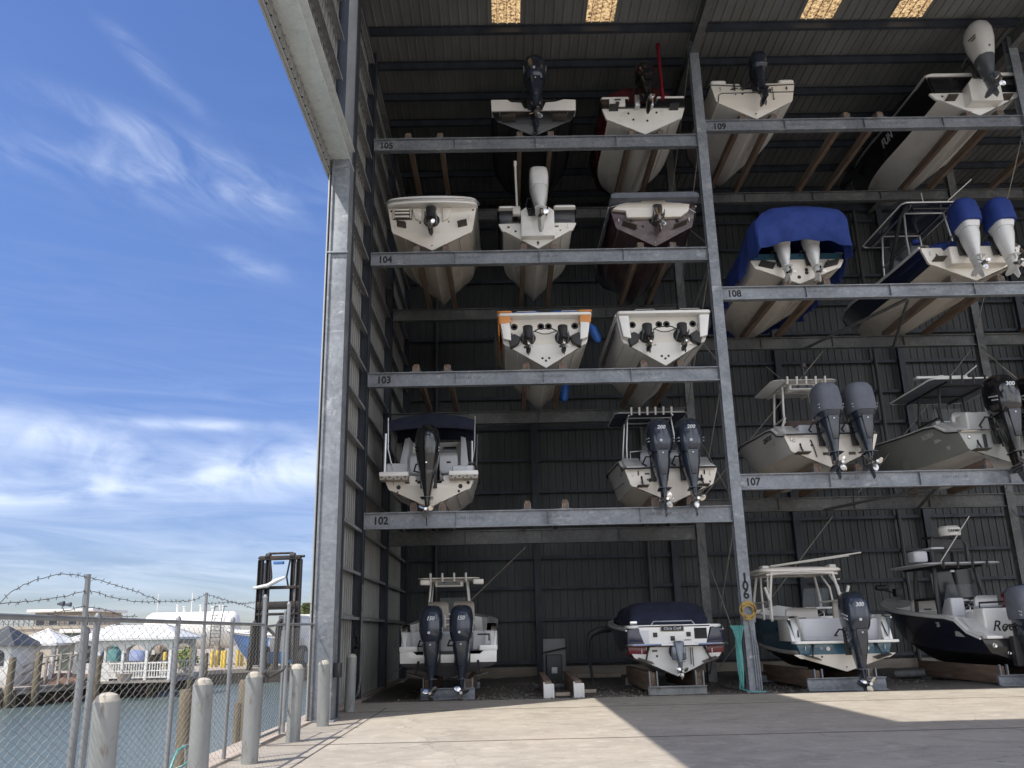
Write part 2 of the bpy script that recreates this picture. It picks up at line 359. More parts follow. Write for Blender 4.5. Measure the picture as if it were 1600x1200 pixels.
def quad(name, pts, z, mat, kind='structure', skirt=None):
    b = MB(); n = len(pts); b.add([(x, y, z) for x, y in pts], [tuple(range(n))])
    if skirt is not None:
        for i in range(n):
            (x0, y0), (x1, y1) = pts[i], pts[(i+1) % n]
            b.add([(x0,y0,z),(x1,y1,z),(x1,y1,skirt),(x0,y0,skirt)], [(0,1,2,3)])
    o = b.build(name, mat, smooth=0); o['kind'] = kind; return o

# ------------------------------------------------------------------ ground, water, slab, gravel
SLAB_Y, WALL_Y, WALL_X, ROOF_Z = 23.15, 35.6, -4.22, 20.7
quad('slab', [(-3.92, -16), (45, -16), (45, SLAB_Y), (-3.92, SLAB_Y)], 0.0, M['concrete'], skirt=-.3)
gb = MB(); random.seed(3)
nx, ny = 100, 34; gv = []
for j in range(ny+1):
    for i in range(nx+1):
        x = -4.4 + 50*i/nx; y = SLAB_Y-.02 + 12.6*j/ny
        z = -.045 if j == 0 else -.05 + .035*math.sin(x*1.3+y*.7)*math.sin(y*1.1-x*.4) + random.uniform(-.02, .03)
        if 9.5 < x < 14.5 and 23.3 < y < 27: z += .07*math.sin((x-9.5)/5*math.pi)*math.sin((y-23.3)/3.7*math.pi)
        gv.append((x, y, min(z, -.02 if y < 23.5 else .1)))
gb.add(gv, [(j*(nx+1)+i, j*(nx+1)+i+1, (j+1)*(nx+1)+i+1, (j+1)*(nx+1)+i) for j in range(ny) for i in range(nx)])
o = gb.build('gravel_floor', M['gravel'], smooth=180); o['kind'] = 'structure'
pb = MB()
for i in range(5200):
    x = random.uniform(-3, 20); y = SLAB_Y + .05 + 9*random.random()**2.2; s = random.uniform(.012, .045)
    if random.random() < .05: s *= 1.7
    h = [Vector((random.uniform(.6, 1)*s*a, random.uniform(.6, 1)*s*b_, random.uniform(.5, .9)*s*c)) for a, b_, c in ((1,0,0),(-1,0,0),(0,1,0),(0,-1,0),(0,0,1),(0,0,-1))]
    pb.add([Vector((x, y, -.03)) + q for q in h], [(0,2,4),(2,1,4),(1,3,4),(3,0,4),(2,0,5),(1,2,5),(3,1,5),(0,3,5)])
tag(pb.build('loose_gravel', M['pebble'], smooth=0), 'loose grey stones scattered over the gravel floor behind the slab edge', 'gravel', kind='stuff')
M['joint'] = simple('dark_joint_filler', (.06, .055, .05), (.1, .09, .08), .9)
jb = MB()
jx = atz(550, 1140, 0).x
jb.box(jx-.012, jx+.012, -15.9, 21.5, .001, .004)
for yj in (20.4, 14.6, 9.0, -2.0): jb.box(-3.85, 44.9, yj-.012, yj+.012, .005, .008)
o = jb.build('slab_joints', M['joint'], smooth=0); o['kind'] = 'structure'

bank = [(-400, 20), (-60, 33), (-24.7, 44.3), (-23.1, 50.6), (-20.8, 58.0), (-19.6, 61.5), (-14.2, 64.5), (-4.42, 66.5)]
M['far_ground'] = simple('sandy_yard_ground', (.40, .345, .28), (.29, .25, .21), .95, sc=(.3, .3, .3), grime=(.16, .15, .13), gsc=(.2, .2, .2))
quad('ground', bank + [(-4.42, -60), (900, -60), (900, 1800), (-1400, 1800), (-1400, 20)], -.45, M['far_ground'], skirt=-2.2)
quad('water', [(-900, -200), (-4.0, -200), (-4.0, 70), (-900, 70)], -1.3, M['water'])
mbk = MB()
for (x0, y0), (x1, y1) in zip(bank[2:-1], bank[3:]):
    d = Vector((x1-x0, y1-y0, 0)).normalized(); nrm = Vector((d.y, -d.x, 0))
    a, b_ = Vector((x0, y0, 0)), Vector((x1, y1, 0))
    for z0, z1, off, mi in ((-2.0, -.62, .0, 0), (-.62, -.36, .12, 1)):
        p = [a+nrm*off, b_+nrm*off, b_-nrm*.35, a-nrm*.35]
        mbk.loft([[(q.x, q.y, z0) for q in p], [(q.x, q.y, z1) for q in p]], m=mi)
tag(mbk.build('seawall', [M['seawall'], M['coping']], smooth=0), 'stained concrete seawall with pale cap on the far bank of the basin', 'seawall')
mbk = MB(); mbk.box(-4.42, -3.93, -16, 36, -.32, .035, 1); mbk.box(-4.36, -3.97, -16, 36, -2.2, -.32, 0)
tag(mbk.build('seawall', [M['seawall'], M['coping']], bevel=.02), 'pinkish concrete seawall cap running under the near chain link fence', 'seawall')

# ------------------------------------------------------------------ storage shed: walls, roof, frames
shed = empty('boat_storage_shed', (0, 0, 0), 0, 'tall open fronted steel boat storage shed with corrugated walls and high metal roof', 'shed')
def ribbed(span0, span1, pitch=.305, h=.032, rib=.055):
    pts = []; s = span0
    while s < span1-.01:
        pts += [(s, 0), (s+.012, h), (s+rib, h), (s+rib+.012, 0), (s+pitch*.5, 0), (s+pitch*.5+.006, h*.14), (s+pitch*.5+.03, h*.14), (s+pitch*.5+.036, 0)]; s += pitch
    pts.append((span1, 0)); return pts
def sheet(name, prof, mk, t0, t1, mat, thick=.0):
    b = MB(); n = len(prof); v = [mk(u, h, t0) for u, h in prof] + [mk(u, h, t1) for u, h in prof]
    b.add(v, [(i, i+1, n+i+1, n+i) for i in range(n-1)]); return b.build(name, mat, shed, smooth=0)
X_END = 44.0
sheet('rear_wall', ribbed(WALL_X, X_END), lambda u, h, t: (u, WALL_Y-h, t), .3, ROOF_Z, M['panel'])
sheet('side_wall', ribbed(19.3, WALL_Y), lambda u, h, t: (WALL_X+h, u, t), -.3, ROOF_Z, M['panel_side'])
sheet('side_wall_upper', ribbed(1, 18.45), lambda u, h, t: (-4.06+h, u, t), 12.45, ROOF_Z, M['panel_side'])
b = MB(); prof = ribbed(1, 18.6); n = len(prof)
b.add([(-4.08-h, u, t) for t in (12.38, ROOF_Z+.3) for u, h in prof], [(i, i+1, n+i+1, n+i) for i in range(n-1)])
b.box(-4.10, -4.05, 1, 18.58, 12.36, 12.40); b.box(-4.125, -4.105, 1, 18.6, 12.30, 12.44)
b.build('outer_cladding', M['clad_out'], shed, smooth=0)
b = MB(); b.box(-4.075, -4.045, 18.30, 18.48, .0, 12.34); b.box(-4.04, -4.008, 18.45, 18.48, .0, 12.34); b.build('corner_trim', M['clad_out'], shed, bevel=.01)
b = MB(); prof = ribbed(20.4, WALL_Y); n = len(prof)
b.add([(WALL_X-.06-h, u, t) for t in (-.3, ROOF_Z+.3) for u, h in prof], [(i, i+1, n+i+1, n+i) for i in range(n-1)]); b.build('outer_cladding', M['clad_out'], shed, smooth=0)
b = MB(); b.box(WALL_X, X_END, WALL_Y-.12, WALL_Y+.2, -.2, .32); b.build('wall_kerb', M['seawall'], shed, bevel=.02)
b = MB(); b.box(WALL_X-.1, X_END, WALL_Y+.25, WALL_Y+.3, -.2, ROOF_Z+.3); b.build('outer_cladding', M['clad_out'], shed)
# the gable wall rises above the roof beside the open ridge
b = MB(); b.box(WALL_X-.03, WALL_X+.3, 1.0, 17.0, ROOF_Z-.02, ROOF_Z+.32); b.build('wall_cap', M['clad_out'], shed, bevel=.02)
# roofs, with an open ridge gap between them
sky_x = [(atz(768, 18, ROOF_Z).x, atz(812, 18, ROOF_Z).x), (atz(917, 16, ROOF_Z).x, atz(961, 16, ROOF_Z).x), (atz(1257, 12, ROOF_Z).x, atz(1306, 12, ROOF_Z).x), (atz(1401, 10, ROOF_Z).x, atz(1451, 10, ROOF_Z).x)]
ROOF_F = 14.52
prof = ribbed(WALL_X, X_END); n = len(prof); b = MB()
for y0, y1, holes in ((ROOF_F, 19.0, 0), (19.0, 23.3, 1), (23.3, WALL_Y+.3, 0)):
    vs = [(u, y, ROOF_Z-h) for y in (y0, y1) for u, h in prof]
    fs = [(i, i+1, n+i+1, n+i) for i in range(n-1) if not (holes and any(a-.02 < (prof[i][0]+prof[i+1][0])/2 < c+.02 for a, c in sky_x))]
    b.add(vs, fs)
b.box(WALL_X-.2, X_END, ROOF_F-.05, ROOF_F, ROOF_Z-.3, ROOF_Z+.1)
roof = b.build('roof', M['roof'], shed, smooth=0)
for a, c in sky_x:
    b = MB(); pr = [(u, h) for u, h in ribbed(WALL_X, X_END) if a-.16 < u < c+.16]; k = len(pr)
    b.add([(u, y, ROOF_Z+.004-h) for y in (18.95, 23.35) for u, h in pr], [(i, i+1, k+i+1, k+i) for i in range(k-1)])
    b.build('skylight', M['skylight'], roof, smooth=0)
b = MB(); prof = ribbed(WALL_X, 7.5); n = len(prof); b.add([(u, y, ROOF_Z-h) for y in (1.9, 7.35) for u, h in prof], [(i, i+1, n+i+1, n+i) for i in range(n-1)])  # unseen near roof, trimmed to a strip so sunlit ground bounces light inward
b.build('roof', M['roof'], shed, smooth=0)
def ibeam(b, x0, x1, y0, y1, z0, z1, axis, web, fl, t=.025, m=0):
    """I section inside the given box; web runs in the plane of `web`, flanges at both ends of `fl`"""
    lo = dict(x=x0, y=y0, z=z0); hi = dict(x=x1, y=y1, z=z1)
    other = [a for a in 'xyz' if a not in (axis, fl)][0]
    for k in (0, 1):
        l2, h2 = dict(lo), dict(hi)
        if k: l2[fl] = hi[fl]-t
        else: h2[fl] = lo[fl]+t
        b.box(l2['x'], h2['x'], l2['y'], h2['y'], l2['z'], h2['z'], m)
    l2, h2 = dict(lo), dict(hi); c = (lo[other]+hi[other])/2
    l2[fl] += t; h2[fl] -= t; l2[other] = c-t*.5; h2[other] = c+t*.5
    b.box(l2['x'], h2['x'], l2['y'], h2['y'], l2['z'], h2['z'], m)
# purlins under the roof, rafters over each frame line
for i, yp in enumerate((14.8, 16.3, 18.1, 19.85, 21.6, 23.4, 25.17, 26.95, 28.6, 30.5, 32.4, 34.3)):
    b = MB(); ibeam(b, WALL_X+.1, X_END, yp-.05, yp+.09, ROOF_Z-.33, ROOF_Z-.05, 'x', 'z', 'z', .012)
    b.build('purlin', M['dark_steel'], shed, smooth=0)
for xr in (-4.2, 6.55, 17.15, 27.8):
    b = MB(); ibeam(b, xr-.13, xr+.13, ROOF_F, WALL_Y-.1, ROOF_Z-.82, ROOF_Z-.34, 'y', 'z', 'z', .02); b.build('rafter', M['galv_dull'], shed, smooth=0)
# main front column, header beam, wall columns and girts
b = MB(); b.box(-4.0, -3.58, 18.34, 18.40, 0, 12.75); b.box(-4.0, -3.955, 18.30, 18.9, 0, 12.75); b.box(-3.62, -3.58, 18.40, 18.9, 0, 12.75); b.box(-4.0, -3.58, 18.86, 18.9, 0, 12.75)
b.box(-4.1, -3.5, 18.26, 18.98, 0, .035)
zsp = at(520, 394, 18.3).z; b.box(-4.03, -3.55, 18.285, 18.345, zsp-.02, zsp+.02); b.box(-3.99, -3.59, 18.31, 18.345, 12.55, 12.75)
for k in range(5): b.lathe([(0, -.02), (.02, -.02), (.02, 0)], (-3.95+.08*k, 18.34, zsp-.1), 'y', 6)
b.build('front_column', M['galv'], shed, bevel=.006)
b = MB(); ibeam(b, -4.17, -3.62, 18.95, 19.35, 0, ROOF_Z-.4, 'z', 'x', 'x', .03); b.build('wall_column', M['dark_steel'], shed, smooth=0)
b = MB(); b.box(-4.06, -3.58, 1, 18.92, 12.75, 12.80); b.box(-3.86, -3.82, 1, 18.9, 12.80, 13.3); b.box(-4.06, -3.58, 1, 18.9, 13.3, 13.34); b.box(-4.10, -4.06, 1, 18.92, 12.70, 12.72)
b.build('header_beam', M['header'], shed, bevel=.008)
b = MB()
for dy in (-.05, .05):
    for yy in (12.6,): b.lathe([(0, 12.735), (.02, 12.735), (.02, 12.752)], (-3.93, yy+dy*1.2, 0), n=8)
b.build('bolt_hole', M['ink'], shed)
for yc in (24.2, 29.2, 34.9):
    b = MB(); ibeam(b, -4.20, -3.95, yc-.14, yc+.14, 0, ROOF_Z-.4, 'z', 'x', 'x', .022); b.build('wall_column', M['dark_steel'], shed, smooth=0)
for yc in (7.0, 13.0):
    b = MB(); ibeam(b, -4.02, -3.80, yc-.14, yc+.14, 13.34, ROOF_Z-.4, 'z', 'x', 'x', .022); b.build('wall_column', M['dark_steel'], shed, smooth=0)
girt_z = [at(601, 969, 29.2).z, at(601, 912.5, 29.2).z, at(605, 856, 29.2).z]
dz = (girt_z[2]-girt_z[0])/2
zz = girt_z[0]
M['girt'] = galv('girt_steel', (.24, .25, .26), (.36, .37, .38), (.42, .42, .40), .55)
while zz < ROOF_Z-.6:
    for y0, y1 in ((19.2, 24.05), (24.35, 29.05), (29.35, 34.75)) + (((1.1, 6.85), (7.15, 12.85), (13.15, 18.4)) if zz > 13.6 else ()):
        ox = .15 if y1 < 18.5 else 0
        b = MB(); b.box(-4.17+ox, -4.0+ox, y0, y1, zz-.006, zz+.006); b.box(-4.012+ox, -4.0+ox, y0, y1, zz-.07, zz-.006); b.box(-4.175+ox, -4.163+ox, y0, y1, zz+.006, zz+.06)
        b.build('girt', M['girt'], shed, smooth=0)
    zz += dz
zs = [at(900, 1031, WALL_Y-.2).z, at(900, 964.5, WALL_Y-.2).z, at(900, 915, WALL_Y-.2).z, at(900, 868, WALL_Y-.2).z]
dzz = (zs[3]-zs[0])/3; zz = zs[0]
for k in range(20):
    z = zs[k] if k < 4 else zs[3] + dzz*(k-3)
    if z > ROOF_Z-.5: break
    b = MB(); b.box(-4.0, X_END, WALL_Y-.26, WALL_Y-.04, z-.006, z+.006); b.box(-4.0, X_END, WALL_Y-.27, WALL_Y-.25, z-.12, z+.006)
    b.build('rear_girt', M['dark_steel'], shed, smooth=0)
b = MB(); b.box(-4.0, X_END, WALL_Y-.35, WALL_Y-.05, ROOF_Z-.75, ROOF_Z-.35); b.build('eave_strut', M['dark_steel'], shed, smooth=0)
for px_, yb in ((682, 560), (1050, 850), (1410, 850), (1018, 940)):
    p = at(px_, yb, WALL_Y-.36); b = MB(); b.tube([(p.x, p.y, 0), (p.x, p.y, ROOF_Z-.8)], .085, 8); b.build('wall_pipe', M['panel'], shed)
for xr in (1.3, 6.9, 12.0, 17.4, 23.0, 28.4):
    b = MB(); ibeam(b, xr-.13, xr+.13, WALL_Y-.5, WALL_Y-.28, 0, ROOF_Z-.75, 'z', 'x', 'y', .02); b.build('rear_column', M['dark_steel'], shed, smooth=0)
b = MB()
for i, ch in enumerate('101'): pass
for i, ch in enumerate('101'):
    p = at(550.5, 990+15.5*i, 24.0)
    text('stencil_number', ch, .42, face(-4.08, 24.04, p.z), M['ink'], shed, bold=.012)
b = MB(); b.tube([(-3.96, 22.6, .45), (-3.96, 23.2, .1), (-3.96, 23.9, .18), (-3.93, 24.0, .5), (-3.93, 24.0, 3.0)], .035, 8); b.build('conduit', M['galv_dull'], shed)
b = MB(); q = atx(529, 1045, -3.5); b.rbox(-3.57, -3.42, 18.42, 18.58, q.z-.16, q.z+.12, .02, .01); b.build('switch_box', M['ink'], shed)

# ------------------------------------------------------------------ storage rack
rack = empty('boat_rack', (0, 24, 0), 0, 'galvanised steel boat rack with stencilled beams holding boats on timber bunks', 'rack')
RY, RR = 24.0, 28.8
C2, C3, C4 = 6.55, 17.15, 27.8
def local(o): o.location = o.location - Vector((0, 24, 0)); return o
def rpart(b, name, mat, **k): return local(b.build(name, mat, rack, **k))
for xc in (C2, C3, C4):
    b = MB(); ibeam(b, xc-.15, xc+.15, RY-.14, RY+.14, 0, ROOF_Z-.3, 'z', 'x', 'y', .018); b.box(xc-.24, xc+.24, RY-.22, RY+.22, -.02, .02)
    for i in range(40):
        for dx in (-.1, .1): b.lathe([(0, -.012), (.014, -.012), (.014, 0)], (xc+dx, RY-.14, .6+i*.5), 'y', 6)
    rpart(b, 'upright', M['galv'], smooth=0)
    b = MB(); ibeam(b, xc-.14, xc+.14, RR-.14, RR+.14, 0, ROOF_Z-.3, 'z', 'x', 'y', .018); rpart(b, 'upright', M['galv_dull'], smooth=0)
levels = {  # number: (x0, x1, top, depth of beam)
    '102': (-3.93, C2-.16, 4.95, .46), '103': (-3.93, C2-.16, 9.05, .43), '104': (-3.93, C2-.16, 12.90, .43), '105': (-3.93, C2-.16, 16.86, .43),
    '107': (C2+.16, C3-.16, 5.83, .45), '108': (C2+.16, C3-.16, 11.57, .42), '109': (C2+.16, C3-.16, 17.36, .40)}
for num, (x0, x1, zt, dp) in levels.items():
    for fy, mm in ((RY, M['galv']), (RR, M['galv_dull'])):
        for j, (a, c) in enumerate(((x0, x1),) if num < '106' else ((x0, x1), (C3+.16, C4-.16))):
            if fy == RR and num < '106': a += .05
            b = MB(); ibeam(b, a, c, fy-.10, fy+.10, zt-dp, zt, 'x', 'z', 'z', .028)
            for k in range(1, 4):
                xs = a+(c-a)*k/4; b.box(xs-.006, xs+.006, fy-.097, fy-.0131, zt-dp+.028, zt-.028)
            if fy == RY:
                for xb in (a+.07, a+.15, c-.15, c-.07):
                    for zb in (zt-dp+.10, zt-.10): b.lathe([(0, -.016), (.017, -.016), (.017, 0)], (xb, fy-.0131, zb), 'y', 6)
                for xb, s_ in ((a, 1), (c, -1)): b.box(min(xb, xb+s_*.012), max(xb, xb+s_*.012), fy-.099, fy+.099, zt-dp+.029, zt-.029)
            bo = rpart(b, 'beam', mm, smooth=0)
            if fy == RY and j == 0:
                tx = {'102': 595, '103': 600, '104': 602, '105': 604, '107': 1176, '108': 1147, '109': 1124}[num]
                X = at(tx, {'102': 812, '103': 590, '104': 400, '105': 226, '107': 750, '108': 458, '109': 197}[num], RY).x
                text('stencil_number', num, .30, face(X, RY-.0145, zt-dp*.5), M['ink'], bo, bold=.010, sx=.95)
                for fx in (.26, .52, .80):
                    if num in ('107', '108', '109'): fx = {.26: .27, .52: .60, .80: .93}[fx]
                    text('capacity_stencil', '10,000 LBS. CAP.', .115, face(a+(c-a)*fx + (.25 if fx < .5 else 0), RY-.0142, zt-dp*.42), M['ink_faded'], bo, bold=.001)
bunk_x = {'102': [-2.55, -1.75, None, atx(825, 785, 1).x and at(824, 785, RY).x, at(883, 785, RY).x, None, 4.25, 5.25],
          '103': [at(650, 572, RY).x, at(699, 572, RY).x, .72, 1.80, 4.2, 5.3],
          '104': [-2.55, -1.65, .75, 1.68, 4.35, 5.35],
          '105': [at(638, 208, RY).x, at(688, 208, RY).x, .72, 1.72, 4.33, 5.25],
          '107': [8.95, 10.15, 13.9, 15.3], '108': [8.7, 9.95, 13.85, 15.3, 18.9, 20.0],
          '109': [7.95, 8.95, at(1322, 180, RY).x, at(1374, 180, RY).x, 15.3, 16.35, 18.7, 19.9]}
for num, xs in bunk_x.items():
    zt = levels[num][2]
    for x in xs:
        if x is None: continue
        b = MB(); L0 = RY-.06; w_ = .075
        h0 = .30 + random.uniform(-.02, .03)
        b.prism([(L0, zt+.012), (RR+.2, zt+.012), (RR+.2, zt+.22), (L0+.25, zt+h0), (L0+.06, zt+h0-.06), (L0, zt+h0-.16)], 'x', x-w_, x+w_, 0)
        bo = rpart(b, 'bunk', M['wood'], smooth=0, bevel=.012)
        b = MB()
        b.box(x-w_-.10, x+w_+.10, RY-.11, RY+.09, zt+.001, zt+.011)
        for s_ in (-1, 1): b.prism([(RY-.08, zt+.011), (RY+.08, zt+.011), (RY+.05, zt+.2), (RY-.05, zt+.2)], 'x', x+s_*(w_+.003), x+s_*(w_+.018))
        br = b.build('bracket', M['galv'], bo, smooth=0)
for xc, lo in ((C2-.05, ((.2, 4.4), (5.0, 8.5), (9.1, 12.4), (13.0, 16.4), (17, 20))), (C3-.05, ((.2, 5.3), (5.9, 11.1), (11.7, 16.9)))):
    for z0, z1 in lo:
        b = MB(); b.tube([(xc-.04, RY+.1, z1), (xc-.04, RR-.1, z0)], .018, 6); rpart(b, 'brace_rod', M['rod'])
        b = MB(); b.tube([(xc+.04, RY+.1, z0), (xc+.04, RR-.1, z1)], .018, 6); rpart(b, 'brace_rod', M['rod'])
for x0, z0, x1, z1 in ((C2+.2, 5.9, C2+5, 11.1), (C3-.2, 11.1, C3-5, 6), (C3+.2, 11, C3+5, 6), (C3+.2, 17.6, C3+5, 11.7), (C2+.2, .3, C2+4.6, 5.2), (-3.8, .3, .7, 4.4)):
    b = MB(); b.tube([(x0, RR+.18, z0), (x1, RR+.18, z1)], .018, 6); rpart(b, 'brace_rod', M['rod'])
p0 = at(1074, 480, RR-.1); p1 = at(1100, 405, RY+.2)
b = MB(); b.tube([(C2-.1, RY+.12, 12.3), (C2-.55, RR-.3, 12.4-1.6)], .05, 6); rpart(b, 'knee_brace', M['galv_dull'])
for s_ in (-1, 1):
    for num in ('107', '108'):
        zt = levels[num][2]; b = MB(); b.tube([(12.4, RY+.05, zt-.44), (12.4-s_*1.6, RR-.05, zt-.44)], .05, 6); rpart(b, 'cross_tie', M['galv_dull'])
for i, ch in enumerate('106'):
    p = at(1161.5+i*1.6, 903+i*13, RY-.15); local(text('stencil_number', ch, .34, face(C2, RY-.142, p.z), M['ink'], rack, bold=.012))
# things tied to the middle upright
b = MB()
for k, dx in enumerate((.05, .11, .17)): b.tube([(C2+dx, RY-.19, .05), (C2+dx-.02, RY-.19, 1.55-.2*k), (C2+dx-.05, RY-.15, 1.8-.2*k)], .02, 6)
rpart(b, 'conduit', M['galv'])
M['rope'] = simple('yellow_rope', (.46, .32, .11), (.30, .2, .07), .9)
M['hose'] = simple('turquoise_hose', (.10, .36, .34), (.07, .27, .26), .45)
rb = MB(); cz = at(1165, 955, RY).z
for k in range(9):
    a = .17+.018*(k % 4); pts = [(C2-.02+a*math.cos(t*.35)*(.8+.03*k), RY-.24-.012*(k % 3), cz+.05*math.sin(k)+a*1.0*math.sin(t*.35)) for t in range(19)]
    rb.tube(pts, .014, 5)
tag(rb.build('rope_coil', M['rope']), 'coil of yellow rope hung on the upright stencilled 106', 'rope')
hb = MB(); zt_ = at(1160, 975, RY).z
for k in range(5):
    hw = .09+.022*k; pts = [(C2-.38+hw*.8*math.sin(t/12*2*math.pi)-.05*k*math.cos(t/12*math.pi), RY-.3-.02*k, zt_*.52+ (zt_*.46)*math.cos(t/12*2*math.pi)) for t in range(13)]
    hb.tube(pts, .017, 6)
hb.tube([(C2-.4, RY-.3, .5), (C2-.46, RY-.35, .1), (C2-.2, RY-.6, .03), (C2+.2, RY-.45, .03)], .017, 6)
tag(hb.build('hose_coil', M['hose']), 'coiled turquoise water hose hanging beside the upright stencilled 106', 'hose')
# ------------------------------------------------------------------ bollards
def bollard(x, y, h, label, r=.115):
    t = empty('bollard', (x, y, 0), 0, label, 'bollard', 'concrete filled pipe bollards along the fence')
    b = MB(); b.lathe([(r, 0), (r, h-.02), (r-.01, h-.02), (r-.02, 0)], n=24); b.build('pipe', M['bollard'], t)
    t.rotation_euler = (R(.8*math.sin(y*3)), R(.7*math.cos(y*5)), y*1.7)
    b = MB(); b.lathe([(r-.012, h-.05), (r-.006, h-.01), (r*.75, h+.035), (r*.35, h+.055), (0, h+.06)], n=24); b.build('cap', M['conc_cap'], t)
    return t
for px_, py, lb in ((172, 1083, 'nearest thick pale pipe bollard by the fence, cut by the bottom of the picture'), (320, 1060, 'second nearest pale pipe bollard, in front of the basin by the fence'), (398, 1050, 'pale pipe bollard just left of the chain link gate'),
                    (463, 1038, 'pale pipe bollard just right of the chain link gate post'), (508, 1032, 'pale pipe bollard standing against the foot of the big front column')):
    p = atx(px_, py, -3.57); bollard(-3.57, p.y, p.z-.05, lb)
p = atx(544, 1023, -3.6); bollard(-3.62, 20.7, 1.2, 'shaded pipe bollard just inside the shed by the left wall', .12)

# ------------------------------------------------------------------ chain link fence with barbed wire
FX = -4.0
fence = empty('chain_link_fence', (FX, 10, 0), 0, 'chain link fence with pipe rail and sagging barbed wire along the basin', 'fence')
def fp(b, name, mat, **k):
    o = b.build(name, mat, fence, **k); o.location = (-FX, -10, 0); return o
RAIL = 1.86
def post(px_, py, r, z0=0.03, name='post'):
    p = atx(px_, py, FX); b = MB(); b.tube([(FX, p.y, z0), (FX, p.y, p.z)], r, 10); b.lathe([(r*1.15, -.03), (r*1.15, 0), (r*.6, .03), (0, .035)], (FX, p.y, p.z), n=10); fp(b, name, M['fence']); return p
py_ = {}
for nm, px_, py, r in (('a', 134, 985, .036), ('b', 153, 963, .032), ('c', 279, 967, .030), ('d', 319, 990, .028), ('e', 364, 968, .030), ('g1', 415, 932, .036), ('g2', 452, 943, .034), ('g3', 446, 955, .024), ('e1', 505, 935, .034), ('e2', 512, 975, .026)):
    py_[nm] = post(px_, py, r)
for yy in (2.0, 4.0, 6.2):
    b = MB(); b.tube([(FX, yy, .03), (FX, yy, 1.9)], .03, 10); fp(b, 'post', M['fence'])
b = MB(); b.tube([(FX, 1.0, RAIL), (FX, py_['g1'].y, RAIL)], .025, 10); fp(b, 'top_rail', M['fence'])
b = MB(); b.tube([(FX, py_['g1'].y+.06, RAIL-.03), (FX, py_['g3'].y, RAIL+.02)], .022, 10); b.tube([(FX, py_['g1'].y+.06, .12), (FX, py_['g3'].y, .12)], .022, 10); b.tube([(FX, py_['g1'].y+.1, .1), (FX, py_['g1'].y+.1, RAIL)], .022, 8)
fp(b, 'gate_frame', M['fence'])
b = MB(); b.tube([(FX, py_['g2'].y, RAIL+.02), (FX, py_['e1'].y, RAIL+.05)], .025, 10); fp(b, 'top_rail', M['fence'])
for nm in ('a', 'd'):   # angled timber / pipe arms carrying the barbed wire
    p = py_[nm]; tpx = {'a': (138, 897), 'd': (323, 926)}[nm]; q = atx(*tpx, FX)
    b = MB(); b.tube([(FX, p.y, p.z-.5), (FX, q.y, q.z)], .028 if nm == 'a' else .02, 6); fp(b, 'barb_arm', M['fence'])
for y0, y1 in ((1.0, py_['g1'].y), (py_['g1'].y+.1, py_['g3'].y), (py_['g2'].y, py_['e1'].y)):
    b = MB(); pit = .084; vp = .042; n = int((y1-y0)/pit); rows = int((RAIL-.08)/vp)
    for i in range(n):
        s_ = y0 + i*pit; pts = []
        for j in range(rows+1):
            up = j % 2; off = pit*(.5 if up else -.5)
            pts.append((FX+(.006 if up else -.006), s_+pit*.5+off*(1 if i % 2 == 0 else -1), .06+j*vp))
        b.tube(pts, .0027, 3, cap=False)
    fp(b, 'chain_link_mesh', M['mesh'], smooth=0)
def barb(pts, r=.0034):
    P = [atx(x, y, FX) for x, y in pts]; b = MB(); out = []
    for i in range(len(P)-1):
        a, c = P[max(i-1, 0)], P[min(i+2, len(P)-1)]; p, q = P[i], P[i+1]; k = max(3, int((q-p).length/.06))
        for j in range(k):
            t = j/k; m0, m1 = (q-a)*.5, (c-p)*.5
            out.append((2*t**3-3*t*t+1)*p + (t**3-2*t*t+t)*m0 + (-2*t**3+3*t*t)*q + (t**3-t*t)*m1 + Vector((random.uniform(-.004, .004), 0, random.uniform(-.006, .006))))
    out.append(P[-1]); b.tube(out, r, 5)
    acc = 0
    for i in range(1, len(out)):
        acc += (out[i]-out[i-1]).length
        if acc > .13:
            acc = 0; o = out[i]
            for s_ in (1, -1):
                d = Vector((random.uniform(-.02, .02), random.uniform(-.02, .02), s_*random.uniform(.014, .024))); b.tube([o-d, o+d], .0026, 3)
    fp(b, 'barbed_wire', M['barb'])
barb([(-60, 1010), (0, 942), (30, 918), (60, 905), (100, 897), (137, 902), (170, 911), (215, 925), (250, 940)])
barb([(-60, 946), (0, 943), (55, 939), (100, 932), (137, 924), (175, 933), (215, 940), (250, 940), (300, 938), (322, 928)])
barb([(60, 965), (100, 955), (136, 948), (165, 953), (190, 962), (215, 963)])
barb([(322, 928), (350, 937), (375, 943), (398, 941)])
barb([(320, 944), (345, 942), (370, 942), (398, 952)])
for z in (2.0, 2.14, 2.28):
    b = MB(); b.tube([(FX, py_['g2'].y, z), (FX, py_['e1'].y, z+.03)], .004, 4); fp(b, 'barbed_wire', M['barb'])
b = MB()
for k in range(7): b.tube([(FX+.05+.02*math.cos(k*2), 12.2+k*.42, .98+.12*math.sin(k)+.06*k), (FX+.05, 12.4+k*.42, .95+.06*k)], .012, 5)
ch = MB(); pts = [(FX+.05, py_['g1'].y-.05, 1.12), (FX+.07, py_['g1'].y+.25, 1.02), (FX+.07, py_['g3'].y-.25, 1.10), (FX+.05, py_['g3'].y, 1.16)]
ch.tube(pts, .02, 6); ch.lathe([(0, -.05), (.04, -.05), (.04, .04), (0, .04)], (FX+.07, py_['g1'].y+.05, 1.0), n=8)
tag(ch.build('chain', M['barb']), 'dark rusty chain and padlock holding the chain link gate shut', 'chain')
h = MB(); q = atx(285, 1175, -4.1)
h.tube([atx(x, y, -4.12) for x, y in ((262, 1215), (270, 1190), (278, 1172), (290, 1166))], .016, 6)
h.tube([atx(x, y, -4.12) for x, y in ((255, 1212), (285, 1198), (300, 1185), (306, 1170))], .016, 6)
